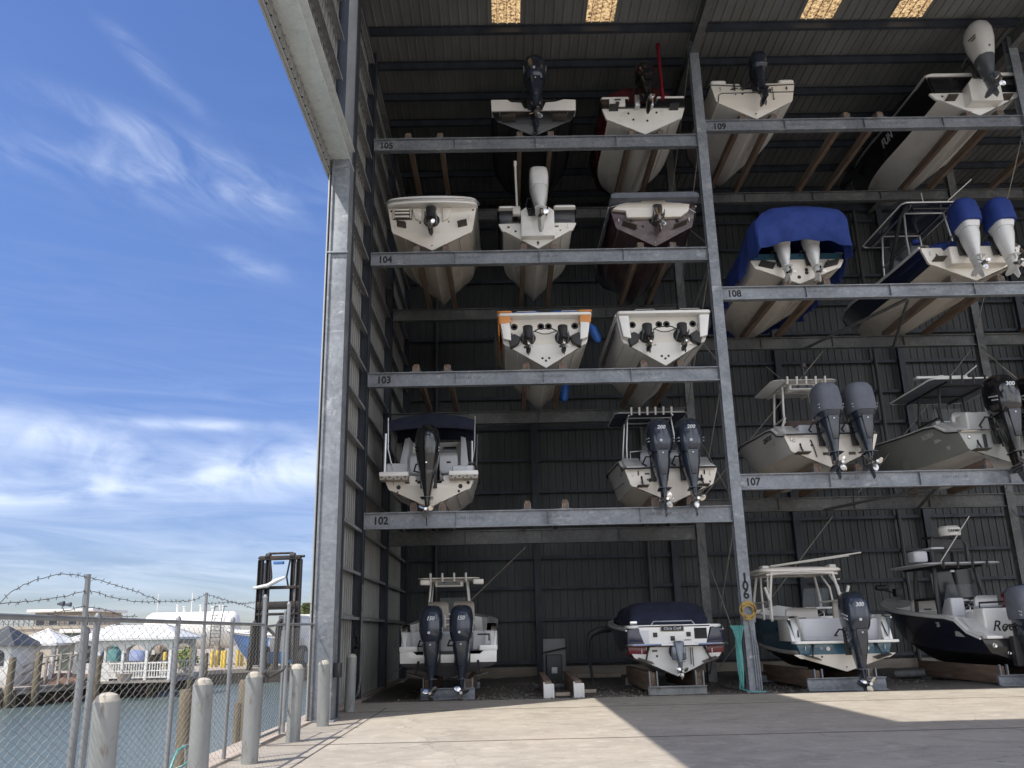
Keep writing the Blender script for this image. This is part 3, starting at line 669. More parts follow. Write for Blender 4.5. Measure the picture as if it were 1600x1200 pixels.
h.tube([atx(x, y, -4.05) for x, y in ((330, 1195), (350, 1196), (375, 1194))], .014, 6)
tag(h.build('garden_hose', M['hose']), 'loose turquoise hose looped over the seawall edge beside the fence', 'hose')
b = MB(); b.tube([atx(291, 1212, -4.15), atx(292, 1165, -4.15)], .03, 8); b.tube([atx(286, 1167, -4.15), atx(299, 1165, -4.15)], .026, 8)
tag(b.build('standpipe', M['bollard']), 'short white water standpipe behind the fence with the turquoise hose', 'standpipe')

# ------------------------------------------------------------------ timber piles
M['pile'] = simple('weathered_pile', (.19, .155, .105), (.09, .075, .052), .9, sc=(6, 6, .8), grime=(.25, .22, .16), gsc=(4, 4, .8), bmp=.012, bsc=14)
def pile(p, r, ztop, label, zb=-2.2):
    t = empty('timber_pile', (p.x, p.y, zb), 0, label, 'pile', 'timber mooring piles in the basin')
    b = MB(); k = ztop-zb
    b.tube([(0, 0, 0), (.02, 0, k*.5), (.01, .01, k-.06), (.01, .01, k)], [r*1.05, r, r*.95, r*.8], 12); b.build('pile_shaft', M['pile'], t); return t
p = atx(291, 1077, -5.1); pile(p, .115, p.z, 'near brown timber pile with a cut notch, behind the fence in the basin')
p = atx(383, 1062, -5.0); pile(p, .13, p.z, 'near pale green timber pile left of the gate in the basin')
p = atx(371, 1098, -5.0); pile(p, .07, p.z, 'thin dark timber pile beside the pale green pile')
for x, y, Y, lb in ((20, 1027, 43.5, 'dark mooring pile at far left beside the white kiosk'), (62, 1019, 44.5, 'pale mooring pile in front of the timber ramp'), (155, 1024, 47, 'dark mooring pile before the left half of the long gazebo'), (237, 1023, 49.6, 'stout mooring pile before the right end of the long gazebo'),
                    (246, 1021, 50.5, 'dark mooring pile just right of the stout pile by the gazebo'), (301, 1008, 56.0, 'dark pile beside the bright green shrub'), (322, 1020, 58.0, 'mossy pile right of the bright green shrub')):
    p = at(x, y, Y); pile(p, .17, p.z, lb)

# ------------------------------------------------------------------ far dock, gazebos, kiosk, ramp
M['deck'] = simple('grey_dock_boards', (.36, .33, .30), (.25, .225, .2), .9, sc=(3, 3, 3))
M['white'] = simple('white_paint', (.78, .77, .74), (.70, .69, .66), .5, sc=(2, 2, 2), grime=(.45, .42, .38), gsc=(1.5, 1.5, 1.5), gpos=(.62, .82))
M['white_roof'] = simple('white_standing_seam_roof', (.75, .75, .74), (.62, .62, .61), .45, sc=(2, 2, 2))
M['brick'] = simple('reddish_timber', (.30, .19, .15), (.2, .13, .1), .85, sc=(3, 3, 3))
dk = empty('timber_dock', (-22, 46, -.5), 0, 'long grey timber dock on dark posts at the far side of the basin', 'dock')
b = MB(); v0 = Vector((-22, 46, -.5))
edge = [(-60, 33.2), (-24.6, 44.0), (-23.0, 50.4), (-20.7, 57.9)]
for (x0, y0), (x1, y1) in zip(edge[:-1], edge[1:]):
    d = Vector((x1-x0, y1-y0, 0)).normalized(); nr = Vector((d.y, -d.x, 0))
    p = [Vector((x0, y0, 0))+nr*1.0, Vector((x1, y1, 0))+nr*1.0, Vector((x1, y1, 0))-nr*2.6, Vector((x0, y0, 0))-nr*2.6]
    for z0, z1 in ((-.52, -.40), (-.72, -.54)): b.loft([[(q.x+22, q.y-46, z0+.5) for q in p], [(q.x+22, q.y-46, z1+.5) for q in p]])
b.build('deck', M['deck'], dk, smooth=0)
b = MB()
for (x0, y0), (x1, y1) in zip(edge[:-1], edge[1:]):
    n = int(math.hypot(x1-x0, y1-y0)/1.1)
    for i in range(n):
        t = i/n; d = Vector((x1-x0, y1-y0, 0)).normalized(); q = Vector((x0+(x1-x0)*t, y0+(y1-y0)*t, 0)) + Vector((d.y, -d.x, 0))*.8
        b.tube([(q.x+22, q.y-46, -1.6), (q.x+22, q.y-46, 0)], .1, 6)
b.build('dock_post', M['pile'], dk, split=True)
def gazebo(x0, x1, y0, y1, zb, ze, zp, label, ridge=0.0, rail=True, nx=4, ny=2, arches=True):
    t = empty('gazebo', ((x0+x1)/2, (y0+y1)/2, zb), 0, label, 'gazebo')
    hx, hy, H = (x1-x0)/2, (y1-y0)/2, ze-zb; o = .3; rl = ridge/2
    b = MB(); e = [(-hx-o, -hy-o), (hx+o, -hy-o), (hx+o, hy+o), (-hx-o, hy+o)]
    vs = [(x, y, H) for x, y in e] + [(x, y, H-.12) for x, y in e] + [(-rl, 0, zp-zb), (rl+.001, 0, zp-zb)]
    b.add(vs, [(0,1,9,8),(1,2,9),(2,3,8,9),(3,0,8),(0,4,5,1),(1,5,6,2),(2,6,7,3),(3,7,4,0),(4,7,6,5)])
    rf = b.build('roof', M['white_roof'], t, smooth=0)
    b = MB()
    for sx in (-1, 1): b.tube([(sx*rl, 0, zp-zb+.02), (sx*(hx+o), -hy-o, H+.02)], .05, 4); b.tube([(sx*rl, 0, zp-zb+.02), (sx*(hx+o), hy+o, H+.02)], .05, 4)
    n = int((2*hx)/.45)
    for i in range(1, n):
        x = -hx-o+(2*hx+2*o)*i/n; k = max(0, min(1, (abs(x)-rl)/(hx+o-rl))); b.tube([(x, -hy-o, H+.015), (max(-rl, min(rl, x)), -(hy+o)*k*.0-.02, zp-zb+.0)] if abs(x) <= rl else [(x, -hy-o, H+.015), (x, -(hy+o)*k, H+(zp-zb-H)*(1-k)+.015)], .02, 4)
    b.build('roof_seam', M['white_roof'], rf)
    for i in range(nx+1):
        for y in (-hy, hy):
            x = -hx+2*hx*i/nx; b = MB(); b.rbox(x-.07, x+.07, y-.07, y+.07, 0, H-.1, .01, .01); b.build('post', M['white'], t, smooth=0)
    b = MB()
    for y in (-hy, hy):
        b.box(-hx, hx, y-.04, y+.04, H-.32, H-.1)
        if arches:
            for i in range(nx):
                xa, w_ = -hx+2*hx*(i+.5)/nx, hx/nx; pts = [(xa-w_, H-.3)]
                for k in range(9): a = math.pi*(1-k/8); pts.append((xa+w_*.92*math.cos(a), H-.95+.6*math.sin(a)))
                pts += [(xa+w_, H-.3)]; b.prism(pts, 'y', y-.02, y+.02)
    b.build('arch_trim', M['white'], t, smooth=0, split=True)
    b = MB(); b.box(-hx-.1, hx+.1, -hy-.1, hy+.1, -.12, .0); b.build('floor', M['deck'], t)
    if rail:
        for y in (-hy, hy):
            b = MB(); b.box(-hx, hx, y-.03, y+.03, .86, .94); b.box(-hx, hx, y-.03, y+.03, .46, .52); b.box(-hx, hx, y-.03, y+.03, .12, .19)
            for i in range(int(hx*2/.14)):
                x = -hx+.14*i; b.box(x-.025, x+.025, y-.02, y+.02, .19, .86)
            b.box(-hx, -hx*.25, y-.025, y+.025, -.1, .84)
            b.build('railing', M['white'], t, smooth=0)
    return t
a, c = at(120, 998, 48.5), at(268, 994, 48.5)
gazebo(a.x, c.x, 48.6, 52.2, -.40, a.z-.02, at(190, 977, 50.4).z, 'long white gazebo with arched openings and white balustrade on the far dock', ridge=(c.x-a.x)*.55)
a, c = at(32, 1006, 47.5), at(86, 1004, 47.5)
gazebo(a.x, c.x, 47.4, 49.4, -.40, a.z, at(60, 984, 48.4).z, 'small square white gazebo with pyramid roof behind the timber ramp', rail=False, nx=2, arches=False)
a, c = at(-40, 1010, 45), at(22, 1008, 45)
t = empty('kiosk', ((a.x+c.x)/2, 46.0, -.4), 0, 'white clad kiosk with grey pyramid roof at the left edge of the picture', 'kiosk')
hw = (c.x-a.x)/2; H = a.z+.4; b = MB(); b.rbox(-hw, hw, -1.2, 1.2, 0, H, .03, .02); b.build('wall', M['white'], t)
b = MB(); b.add([(-hw-.3, -1.5, H), (hw+.3, -1.5, H), (hw+.3, 1.5, H), (-hw-.3, 1.5, H), (0, 0, H+1.0)], [(0,1,4),(1,2,4),(2,3,4),(3,0,4),(3,2,1,0)]); b.build('roof', M['panel'], t, smooth=0)
b = MB(); b.prism([(-.25+.25*math.cos(k*math.pi/8)+.25, 1.45+.3*math.sin(k*math.pi/8)) for k in range(9)] + [(-.25, 1.0), (.25, 1.0)], 'y', -1.24, -1.19); b.build('window', M['panel'], t, loc=(hw*.45, 0, 0))
t = empty('ramp', (at(75, 1070, 46.5).x, 46.5, -.4), 0, 'timber ramp with reddish deck boards and sloping handrails on the far dock', 'ramp')
b = MB()
for i in range(9): b.box(-1.3+.05*i, 1.3, -.3+i*.32, .0+i*.32, .05*i, .05*i+.06)
b.build('deck_board', M['brick'], t, smooth=0)
for y, sx in ((-.4, -1), (-.4, 1), (2.4, -1), (2.4, 1)):
    pass
b = MB()
for s0, s1 in (((-2.4, -.4, .2), (-.3, -.4, 1.35)), ((-2.4, -.4, -.1), (-.3, -.4, .95)), ((-.3, -.4, 1.35), (1.2, -.2, 1.5)), ((.2, .2, .85), (1.5, -.3, 1.5)), ((-1.8, 2.2, .9), (1.2, 2.2, 1.6))): b.tube([s0, s1], .05, 6)
for x, h in ((-2.0, .5), (-1.3, .85), (-.6, 1.2), (.0, 1.4), (.7, 1.5), (1.2, 1.5)): b.box(x-.05, x+.05, -.45, -.35, 0, h)
b.build('handrail', M['deck'], t)
# planter and shrub
M['leaf'] = simple('bright_green_leaf', (.16, .24, .035), (.075, .13, .02), .6, sc=(3, 3, 3))
M['palm'] = simple('palm_leaf', (.17, .20, .07), (.09, .12, .04), .6, sc=(2, 2, 2))
M['trunk'] = simple('palm_trunk', (.2, .16, .12), (.12, .1, .08), .9)
p = at(289, 1064, 57.5); t = empty('shrub', (p.x, p.y, -.4), 0, 'bright green leafy shrub on the bank beside the dock end', 'shrub')
b = MB()
for i in range(520):
    d = Vector((random.gauss(0, 1), random.gauss(0, 1), random.gauss(0, 1))).normalized()*random.random()**.4
    c_ = Vector((d.x*.75, d.y*.7, .85+d.z*.8)); a1 = Vector((random.gauss(0, 1), random.gauss(0, 1), random.gauss(0, 1))).normalized(); a2 = a1.cross(d+Vector((.1, 0, 0))).normalized()
    b.add([c_-a1*.14, c_+a2*.06, c_+a1*.14, c_-a2*.06], [(0,1,2,3)])
b.build('foliage', M['leaf'], t, smooth=0)
b = MB()
for k in range(5): b.tube([(0, 0, 0), (.25*math.cos(k*1.3), .25*math.sin(k*1.3), .8)], [.03, .015], 5)
b.build('stem', M['trunk'], t)
p = at(193, 1069, 47.2); b = MB(); b.lathe([(0, -.3), (.28, -.3), (.42, .12), (.36, .12), (.3, 0), (0, 0)], n=14); o = b.build('planter', M['coping'], loc=(p.x, 47.2, -.1)); tag(o, 'round stone planter on the dock before the long gazebo', 'planter')

# ------------------------------------------------------------------ yard beyond the dock
M['yellow'] = simple('yellow_paint', (.62, .45, .05), (.5, .36, .05), .55)
M['bluepaint'] = simple('blue_paint', (.05, .17, .42), (.04, .13, .33), .5, sc=(2, 2, 2))
M['teal_bin'] = simple('teal_bin_plastic', (.10, .26, .26), (.07, .19, .2), .6)
M['rust'] = simple('rusty_mast_steel', (.045, .038, .036), (.022, .02, .02), .7, .2, sc=(3, 3, 1.5), grime=(.10, .055, .04), gsc=(2, 2, 1))
M['glass'] = simple('dark_window_glass', (.03, .045, .07), (.02, .03, .05), .08)
M['rubber'] = simple('black_rubber', (.018, .018, .02), (.03, .03, .03), .8)
for i, (x, y) in enumerate(((171, 1031), (194, 1034), (206, 1033), (215, 1030), (223, 1028), (231, 1027), (258, 1020), (269, 1016), (352, 1016), (348, 1016), (362, 1014), (388, 1014), (416, 1013), (424, 1012), (332, 1016), (340, 1016), (372, 1015), (379, 1015), (396, 1014), (283, 1018))):
    Yb = 66+i*.3; p = at(x, y, Yb); h = 1.25
    lb = 'yellow steel bollard guarding the white fuel tank in the yard across the basin'
    tt = MB(); tt.lathe([(.13, 0), (.13, h-.06), (.09, h-.01), (0, h)], n=10); o = tt.build('yellow_bollard', M['yellow'], loc=(p.x, Yb, -.45)); tag(o, lb, 'bollard', 'yellow bollards around the fuel tank')
tank = empty('fuel_tank', (at(300, 990, 76).x, 76, at(300, 985, 76).z), R(4), 'big white horizontal fuel tank with domed ends and pipes on top', 'tank')
hl = (at(374, 985, 76).x-at(226, 985, 76).x)/2*.98; r = (at(300, 956, 76).z-at(300, 1014, 76).z)/2
b = MB(); b.lathe([(0, -hl), (r*.5, -hl+.06), (r*.85, -hl+.25), (r, -hl+.6)] + [(r, -hl+.6+(2*hl-1.2)*k/8) for k in range(1, 9)] + [(r*.85, hl-.25), (r*.5, hl-.06), (0, hl)], axis='x', n=36); b.build('shell', M['white'], tank)
for x in (-hl*.6, 0, hl*.6):
    b = MB(); b.rbox(x-.2, x+.2, -r*.8, r*.8, -tank.location.z-.45, -r*.75, .04, .03); b.build('saddle', M['seawall'], tank)
for x, h, rr in ((-hl*.35, .55, .09), (-hl*.2, .4, .12), (-hl*.05, 1.5, .05), (hl*.15, .5, .11), (hl*.42, .35, .18), (hl*.55, .45, .06), (hl*.62, .45, .06)):
    b = MB(); b.lathe([(0, r-.1), (rr, r-.1), (rr, r+h), (rr*1.5, r+h), (rr*1.5, r+h+.08), (0, r+h+.08)], (x, 0, 0), n=10); b.build('vent_pipe', M['white'], tank)
b = MB()
for x in (hl*.5, hl*.7): b.tube([(x, -r-.15, -r*.9), (x, -r-.15, r*.4), (x, -r*.6, r+.4), (x, 0, r+.4)], .04, 6)
for k in range(9): b.tube([(hl*.5, -r-.15, -r*.8+k*.3), (hl*.7, -r-.15, -r*.8+k*.3)], .03, 5)
b.build('ladder', M['dark_steel'], tank)
# marina forklift with tall mast
fl = empty('marina_forklift', (at(430, 1030, 62).x, 62, -.45), R(-6), 'huge marina forklift with tall dark rusty mast and white and blue body', 'forklift')
H = at(430, 868, 62).z+.45; hw = 1.42
for s_ in (-1, 1):
    b = MB(); ibeam(b, s_*hw-.16, s_*hw+.16, -.2, .2, .3, H-.3, 'z', 'x', 'x', .05); b.build('mast_rail', M['rust'], fl, smooth=0)
    b = MB(); ibeam(b, s_*.92-.13, s_*.92+.13, -.05, .3, .6, H-.2, 'z', 'x', 'x', .05); b.build('inner_rail', M['rust'], fl, smooth=0)
    b = MB(); b.tube([(s_*1.15, .05, 3.6), (s_*1.15, .05, H-2.0)], .1, 8); b.tube([(s_*1.15, .05, 1.0), (s_*1.15, .05, H-.5)], .06, 8); b.build('lift_cylinder', M['galv'], fl)
    b = MB(); b.lathe([(0, -.16), (.22, -.16), (.22, .16), (0, .16)], (s_*.9, 0, H-.05), 'x', 14); b.build('chain_sheave', M['rust'], fl)
    b = MB(); b.tube([(s_*.75, -.05, H-.2), (s_*.55, -.1, H-1.5), (s_*.7, -.1, H-2.2)], .07, 6); b.build('hydraulic_hose', M['rubber'], fl)
for z, h_ in ((H-.32, .3), (H-2.35, .22), (H-3.75, .2), (4.05, .5), (3.6, .18)):
    b = MB(); b.rbox(-hw-.1, hw+.1, -.16, .16, z, z+h_, .03, .03); b.build('cross_member', M['rust'], fl)
b = MB(); b.tube([(-hw-.2, 0, H-.15), (hw+.35, 0, H-.1)], .09, 8); b.tube([(-.9, 0, H+.15), (.9, 0, H+.15)], .08, 8); b.build('top_bar', M['rust'], fl)
b = MB(); b.rbox(.05-.5, .75-.5, -.2, .15, H-.62, H-.42, .02, .02); b.build('blue_tarp', M['bluepaint'], fl)
b = MB(); b.tube([(-1.75, -.3, H-2.25), (-.7, -.35, H-2.1), (-.1, -.35, H-1.8), (.5, -.3, H-1.55)], [.09, .14, .16, .08], 8); b.build('spreader_arm', M['white'], fl)
for s_ in (-1, 1):
    b = MB(); b.prism([(-1.2, 0), (-.6, 0), (-.2, 2.9), (-.35, 3.3), (-.9, 3.0)], 'x', s_*.9+(-.55)-.1, s_*.9-.55+.1); b.build('fork_carriage', M['rust'], fl, bevel=.02)
    b = MB(); b.tube([(s_*1.4, .2, 3.3), (s_*.7+.2, 2.2, 1.9)], .12, 6); b.build('tilt_cylinder', M['galv_dull'], fl)
b = MB(); b.rbox(-.95, 1.9, .9, 5.5, .8, 2.1, .25, .15); b.build('counterweight_body', M['white'], fl)
b = MB(); b.rbox(-1.0, 2.2, .8, 5.6, .35, 1.15, .15, .08); b.build('lower_body', M['bluepaint'], fl)
b = MB(); b.rbox(-.3, 1.4, 1.0, 2.8, 2.0, 3.6, .08, .06); cb = b.build('cab', M['white'], fl)
b = MB(); b.box(-.15, .5, .96, 1.0, 2.6, 3.4); b.box(.6, 1.25, .96, 1.0, 2.6, 3.4); b.build('windscreen', M['glass'], cb)
for x, y in ((-1.0, .6), (1.7, .6), (-.9, 4.6), (1.9, 4.6)):
    b = MB(); b.lathe([(.0, -.28), (.42, -.28), (.74, -.22), (.78, -.1), (.78, .1), (.74, .22), (.42, .28), (0, .28)], (x, y, .78), 'x', 24); wh = b.build('wheel', M['rubber'], fl)
    b = MB(); b.lathe([(0, -.3), (.4, -.3), (.4, .3), (0, .3)], (x, y, .78), 'x', 16); b.build('rim', M['bollard'], wh)
# blue and white boat hull stored behind the forklift is built with the boats
def building(x0, x1, y0, y1, zt, Y, dep, wall, label, roofo=.25, wins=(), name='building', cat='building'):
    a, c = at(x0, y1, Y), at(x1, y1, Y); t = empty(name, ((a.x+c.x)/2, Y, -.45), 0, label, cat); hw = (c.x-a.x)/2; H = at((x0+x1)/2, y0, Y).z+.45
    b = MB(); b.box(-hw, hw, 0, dep, 0, H-.3); b.build('wall', wall, t, smooth=0)
    b = MB(); b.rbox(-hw-roofo, hw+roofo, -roofo*1.6, dep+roofo, H-.3, H, .03, .02); b.build('roof', M['white'], t)
    for u0, u1, v0, v1 in wins:
        b = MB(); b.box(-hw+2*hw*u0, -hw+2*hw*u1, -.06, .02, H*v0, H*v1); w_ = b.build('window_frame', M['white'], t)
        b = MB(); m_ = .06; b.box(-hw+2*hw*u0+m_, -hw+2*hw*u1-m_, -.08, -.05, H*v0+m_, H*v1-m_); b.build('pane', M['glass'], w_)
    return t, hw, H
M['tan'] = simple('tan_stucco', (.42, .38, .32), (.35, .31, .26), .85, sc=(.5, .5, .5))
M['greenwall'] = simple('dark_green_panel', (.075, .095, .08), (.055, .07, .06), .7)
t, hw, H = building(53, 142, 952, 975, 0, 92, 7, M['tan'], 'tan harbour office with flat pale roof and blue windows above the yard wall', .5, ((.03, .2, .70, .88), (.26, .42, .70, .88), (.60, .76, .70, .88), (.84, .97, .66, .9)))
b = MB(); b.tube([(-hw*.25, 1, H), (-hw*.25, 1, H+.5)], .05, 6); b.lathe([(0, -.4), (.1, -.4), (.3, .3), (0, .3)], (-hw*.3, 1, H+.6), 'x', 10); b.lathe([(0, -.3), (.1, -.3), (.25, .3), (0, .3)], (-hw*.05, 1, H+.5), 'x', 10); b.build('loudspeaker', M['dark_steel'], t, split=True)
b = MB(); b.tube([(hw*.45, 1, H), (hw*.45, 1, H+1.6)], .03, 6); b.build('aerial', M['dark_steel'], t)
b = MB(); a = at(-60, 975, 84); c = at(178, 975, 84); z1 = at(60, 983, 84).z; b.box(a.x, c.x, 84, 84.4, -.45, z1); b.box(a.x, c.x, 83.9, 84.5, z1, z1+.25); 
tag(b.build('yard_wall', M['tan'], smooth=0), 'long pale yard wall with a coping below the tan harbour office', 'wall')
b = MB()
for k in range(30):
    x = a.x+(c.x-a.x)*k/30; b.tube([(x, 84.2, z1+.25), (x, 84.2, z1+.7), (x-.2, 84.2, z1+1.0)], .03, 4); b.tube([(x, 84.2, z1+.7), (x+.2, 84.2, z1+1.0)], .03, 4)
for dx, dz_ in ((-.2, 1.0), (.2, 1.0), (0, .5)): b.tube([(a.x, 84.2, z1+.2+dz_-.25+.05), (c.x, 84.2, z1+dz_)], .012, 4)
tag(b.build('barbed_topping', M['barb'], smooth=0), 'row of Y shaped barbed wire brackets along the top of the yard wall', 'barbed wire')
building(88, 130, 983, 1040, 0, 70, 4, M['greenwall'], 'dark green flat sided store between the small gazebo and the long gazebo', .05, name='store', cat='store')
building(371, 402, 985, 1015, 0, 95, 6, M['tan'], 'low grey building with pale eaves right of the white fuel tank', .4, ((.1, .9, .55, .75),))
building(452, 520, 960, 1018, 0, 78, 6, M['panel'], 'long grey flat roofed building behind the fence beside the shed column', .3, ((.35, .45, .3, .7), (.55, .62, .3, .7), (.7, .77, .3, .7)))
for x0, x1, y0, y1, mt_, lb in ((170, 189, 1008, 1040, 'teal_bin', 'teal wheeled refuse bin seen through the gazebo arch'), (152, 165, 1008, 1038, 'bluepaint', 'blue drum bin seen through the left gazebo arch')):
    a, c = at(x0, y1, 58), at(x1, y0, 58); t = empty('refuse_bin', ((a.x+c.x)/2, 58, -.45), 0, lb, 'bin'); hw = (c.x-a.x)/2; H = c.z+.45
    b = MB(); b.rbox(-hw, hw, -.5, .5, .1, H-.12, .06, .03, taper=-.04); b.build('body', M[mt_], t); b = MB(); b.rbox(-hw-.08, hw+.08, -.6, .56, H-.12, H, .06, .03); b.build('lid', M[mt_], t)
a, c = at(188, 1038, 59), at(236, 1012, 59); t = empty('equipment_box', ((a.x+c.x)/2, 59, -.45), 0, 'pale blue tarpaulin covered pile seen through the gazebo arches', 'covered pile'); hw = (c.x-a.x)/2; b = MB()
b.loft([ell(z, hw*f, 1.0*f, p=3, n=24) for z, f in ((0, 1), (.6, .98), (1.1, .85), (1.45, .5), (1.55, .1))]); b.build('cover', simple('pale_blue_tarp', (.22, .27, .42), (.16, .2, .34), .7), t)
a, c = at(118, 1048, 53), at(168, 1030, 53)
for i, (x, y, h_) in enumerate(((467, 968, 37), (479, 966, 36), (489, 967, 30))):
    Yp = 118+i*4; p = at(x, y, Yp); H = p.z+.45
    t = empty('palm_tree', (p.x, Yp, -.45), 0, ('leftmost of three green palms above the grey roof beside the shed column', 'middle one of three green palms above the grey roof', 'rightmost of three green palms nearest the shed column')[i], 'palm', 'palms behind the grey building')
    H = at(x, y-h_*.45, Yp).z+.45
    b = MB(); b.tube([(0, 0, 0), (.15, 0, H*.5), (0, 0, H)], [.28, .2, .17], 9); b.build('trunk', M['trunk'], t)
    b = MB()
    for k in range(34):
        a_ = random.uniform(0, 6.28); up = random.uniform(-.5, 1.2); ln = random.uniform(1.9, 2.6); d = Vector((math.cos(a_), math.sin(a_), 0)); side = Vector((-d.y, d.x, 0))
        pts = [Vector((0, 0, H)) + d*ln*s_ + Vector((0, 0, ln*(up*s_-1.0*s_*s_))) for s_ in (0, .25, .5, .75, 1)]
        for s_ in range(1, 22):
            u = s_/21*3.99; i0 = int(u); q = pts[i0].lerp(pts[i0+1], u-i0); wl = .55*math.sin(math.pi*min(1, .15+s_/22))
            for sg in (-1, 1): b.add([q, q+side*sg*wl*.5+d*.12+Vector((0, 0, -.06)), q+side*sg*wl+d*.25+Vector((0, 0, -.28)), q+d*.07], [(0,1,2),(0,2,3)])
    b.build('crown', M['palm'], t, smooth=0)
for x, y0, y1, lb in ((471, 905, 975, 'thin white mast rising beside the palms'), (248, 928, 960, 'thin white mast beyond the fuel tank')):
    a = at(x, y0, 100); b = MB(); b.tube([(a.x, 100, -.45), (a.x, 100, a.z)], [.08, .05], 6); tag(b.build('boat_mast', M['white']), lb, 'mast')
# low far shore along the horizon
b = MB(); random.seed(5)
for i in range(70):
    x = -900 + i*16+random.uniform(-5, 5); w_ = random.uniform(12, 26); h_ = random.uniform(2, 5.5); b.loft([ell(-.5, w_*.6, 6, x, 620), ell(h_*.6, w_*.55, 5, x, 620), ell(h_, w_*.3, 3, x, 620)])
tag(b.build('far_tree_line', M['palm'], smooth=0), 'low hazy tree line along the far shore', 'trees', kind='stuff')

# ------------------------------------------------------------------ boat materials
def gel(name, c, grime=None, rough=.22, coat=.55, gp=(.6, .8), **k):
    return simple(name, c, tuple(v*.93 for v in c), rough, sc=(.7, .7, .7), grime=grime or tuple(v*.6 for v in c), gsc=(1.1, .6, 2.6), gpos=gp, coat=coat, **k)
M['gel_white'] = gel('white_gelcoat', (.86, .85, .82), (.55, .50, .42))
M['gel_cream'] = gel('cream_gelcoat', (.83, .78, .70), (.52, .44, .35))
M['gel_bottom'] = gel('stained_pale_hull_bottom', (.82, .76, .66), (.48, .38, .27), .38, .15, (.54, .76))
M['gel_bottom2'] = gel('white_hull_bottom', (.85, .83, .78), (.50, .44, .36), .36, .2, (.55, .78))
M['gel_grey'] = gel('grey_hull_paint', (.40, .415, .39), (.28, .28, .26))
M['gel_liner'] = gel('pale_deck_liner', (.62, .63, .66), (.42, .41, .40), .45, .1)
M['black_gel'] = gel('black_gelcoat', (.012, .012, .014), (.05, .04, .033), .22, .25)
M['black_bottom'] = gel('black_bottom_paint', (.02, .02, .023), (.07, .055, .045), .5, 0)
M['maroon'] = gel('maroon_hull_paint', (.060, .026, .034), (.20, .15, .13), .3, .3, (.5, .7))
M['navy'] = gel('navy_gelcoat', (.012, .016, .045), (.03, .035, .06), .16, .5)
M['teal'] = gel('teal_blue_gelcoat', (.055, .145, .215), (.08, .15, .19), .2, .5)
M['orange'] = gel('orange_decal', (.70, .26, .04), (.5, .17, .03), .35, .3)
M['red'] = gel('red_gelcoat', (.17, .008, .02), (.1, .012, .018), .25, .4)
M['canvas_navy'] = simple('navy_canvas', (.014, .018, .042), (.008, .011, .028), .85, sc=(3, 3, 3), bmp=.02, bsc=6)
M['canvas_blue'] = simple('royal_blue_canvas', (.017, .048, .25), (.011, .032, .18), .8, sc=(2, 2, 2), bmp=.05, bsc=3)
M['canvas_red'] = simple('dark_red_canvas', (.09, .006, .013), (.05, .004, .008), .8, bmp=.03, bsc=4)
M['canvas_grey'] = simple('grey_blue_cover', (.15, .165, .20), (.11, .12, .15), .8, bmp=.03, bsc=5)
M['canvas_tan'] = simple('brown_canvas', (.13, .095, .08), (.09, .065, .055), .85, bmp=.03, bsc=5)
M['vinyl'] = simple('pale_seat_vinyl', (.60, .57, .53), (.52, .49, .45), .55, bmp=.01, bsc=20)
M['vinyl_tan'] = simple('beige_seat_vinyl', (.42, .38, .33), (.34, .31, .27), .55)
M['alu'] = simple('anodised_tube', (.62, .63, .64), (.5, .51, .52), .3, .75)
M['white_tube'] = simple('white_coated_tube', (.70, .67, .62), (.62, .6, .55), .4)
M['black_tube'] = simple('black_coated_tube', (.02, .02, .022), (.03, .03, .033), .4)
M['chrome'] = simple('polished_stainless', (.72, .71, .69), (.55, .54, .53), .16, 1.0)
M['plastic'] = simple('black_plastic', (.022, .022, .025), (.04, .04, .043), .5, grime=(.10, .09, .08), gpos=(.6, .8))
M['tab'] = simple('weathered_trim_tab', (.13, .115, .10), (.08, .07, .06), .5, .4, grime=(.3, .25, .2), gsc=(5, 5, 5))
M['motor_navy'] = simple('dark_blue_grey_motor_paint', (.030, .040, .062), (.024, .032, .05), .24, .25, coat=.6)
M['motor_mid'] = simple('blue_grey_motor_leg', (.055, .062, .075), (.04, .046, .058), .3, .3, coat=.4)
M['motor_black'] = simple('gloss_black_motor_paint', (.010, .010, .012), (.014, .014, .016), .14, .1, coat=.8)
M['motor_grey'] = simple('grey_motor_paint', (.18, .20, .23), (.14, .16, .19), .3, .4, coat=.4)
M['motor_white'] = gel('white_motor_paint', (.76, .765, .76), (.55, .54, .52), .25, .5)
M['decal'] = simple('silver_decal', (.62, .64, .66), (.55, .57, .6), .4)
M['screen'] = simple('smoked_acrylic', (.02, .024, .03), (.03, .035, .04), .06)
def clear_glass():
    mt, nt, bs = nodes('clear_windshield'); bs.inputs['Base Color'].default_value = (.55, .6, .62, 1); bs.inputs['Roughness'].default_value = .03; bs.inputs['Alpha'].default_value = .22; return mt
M['clear'] = clear_glass()

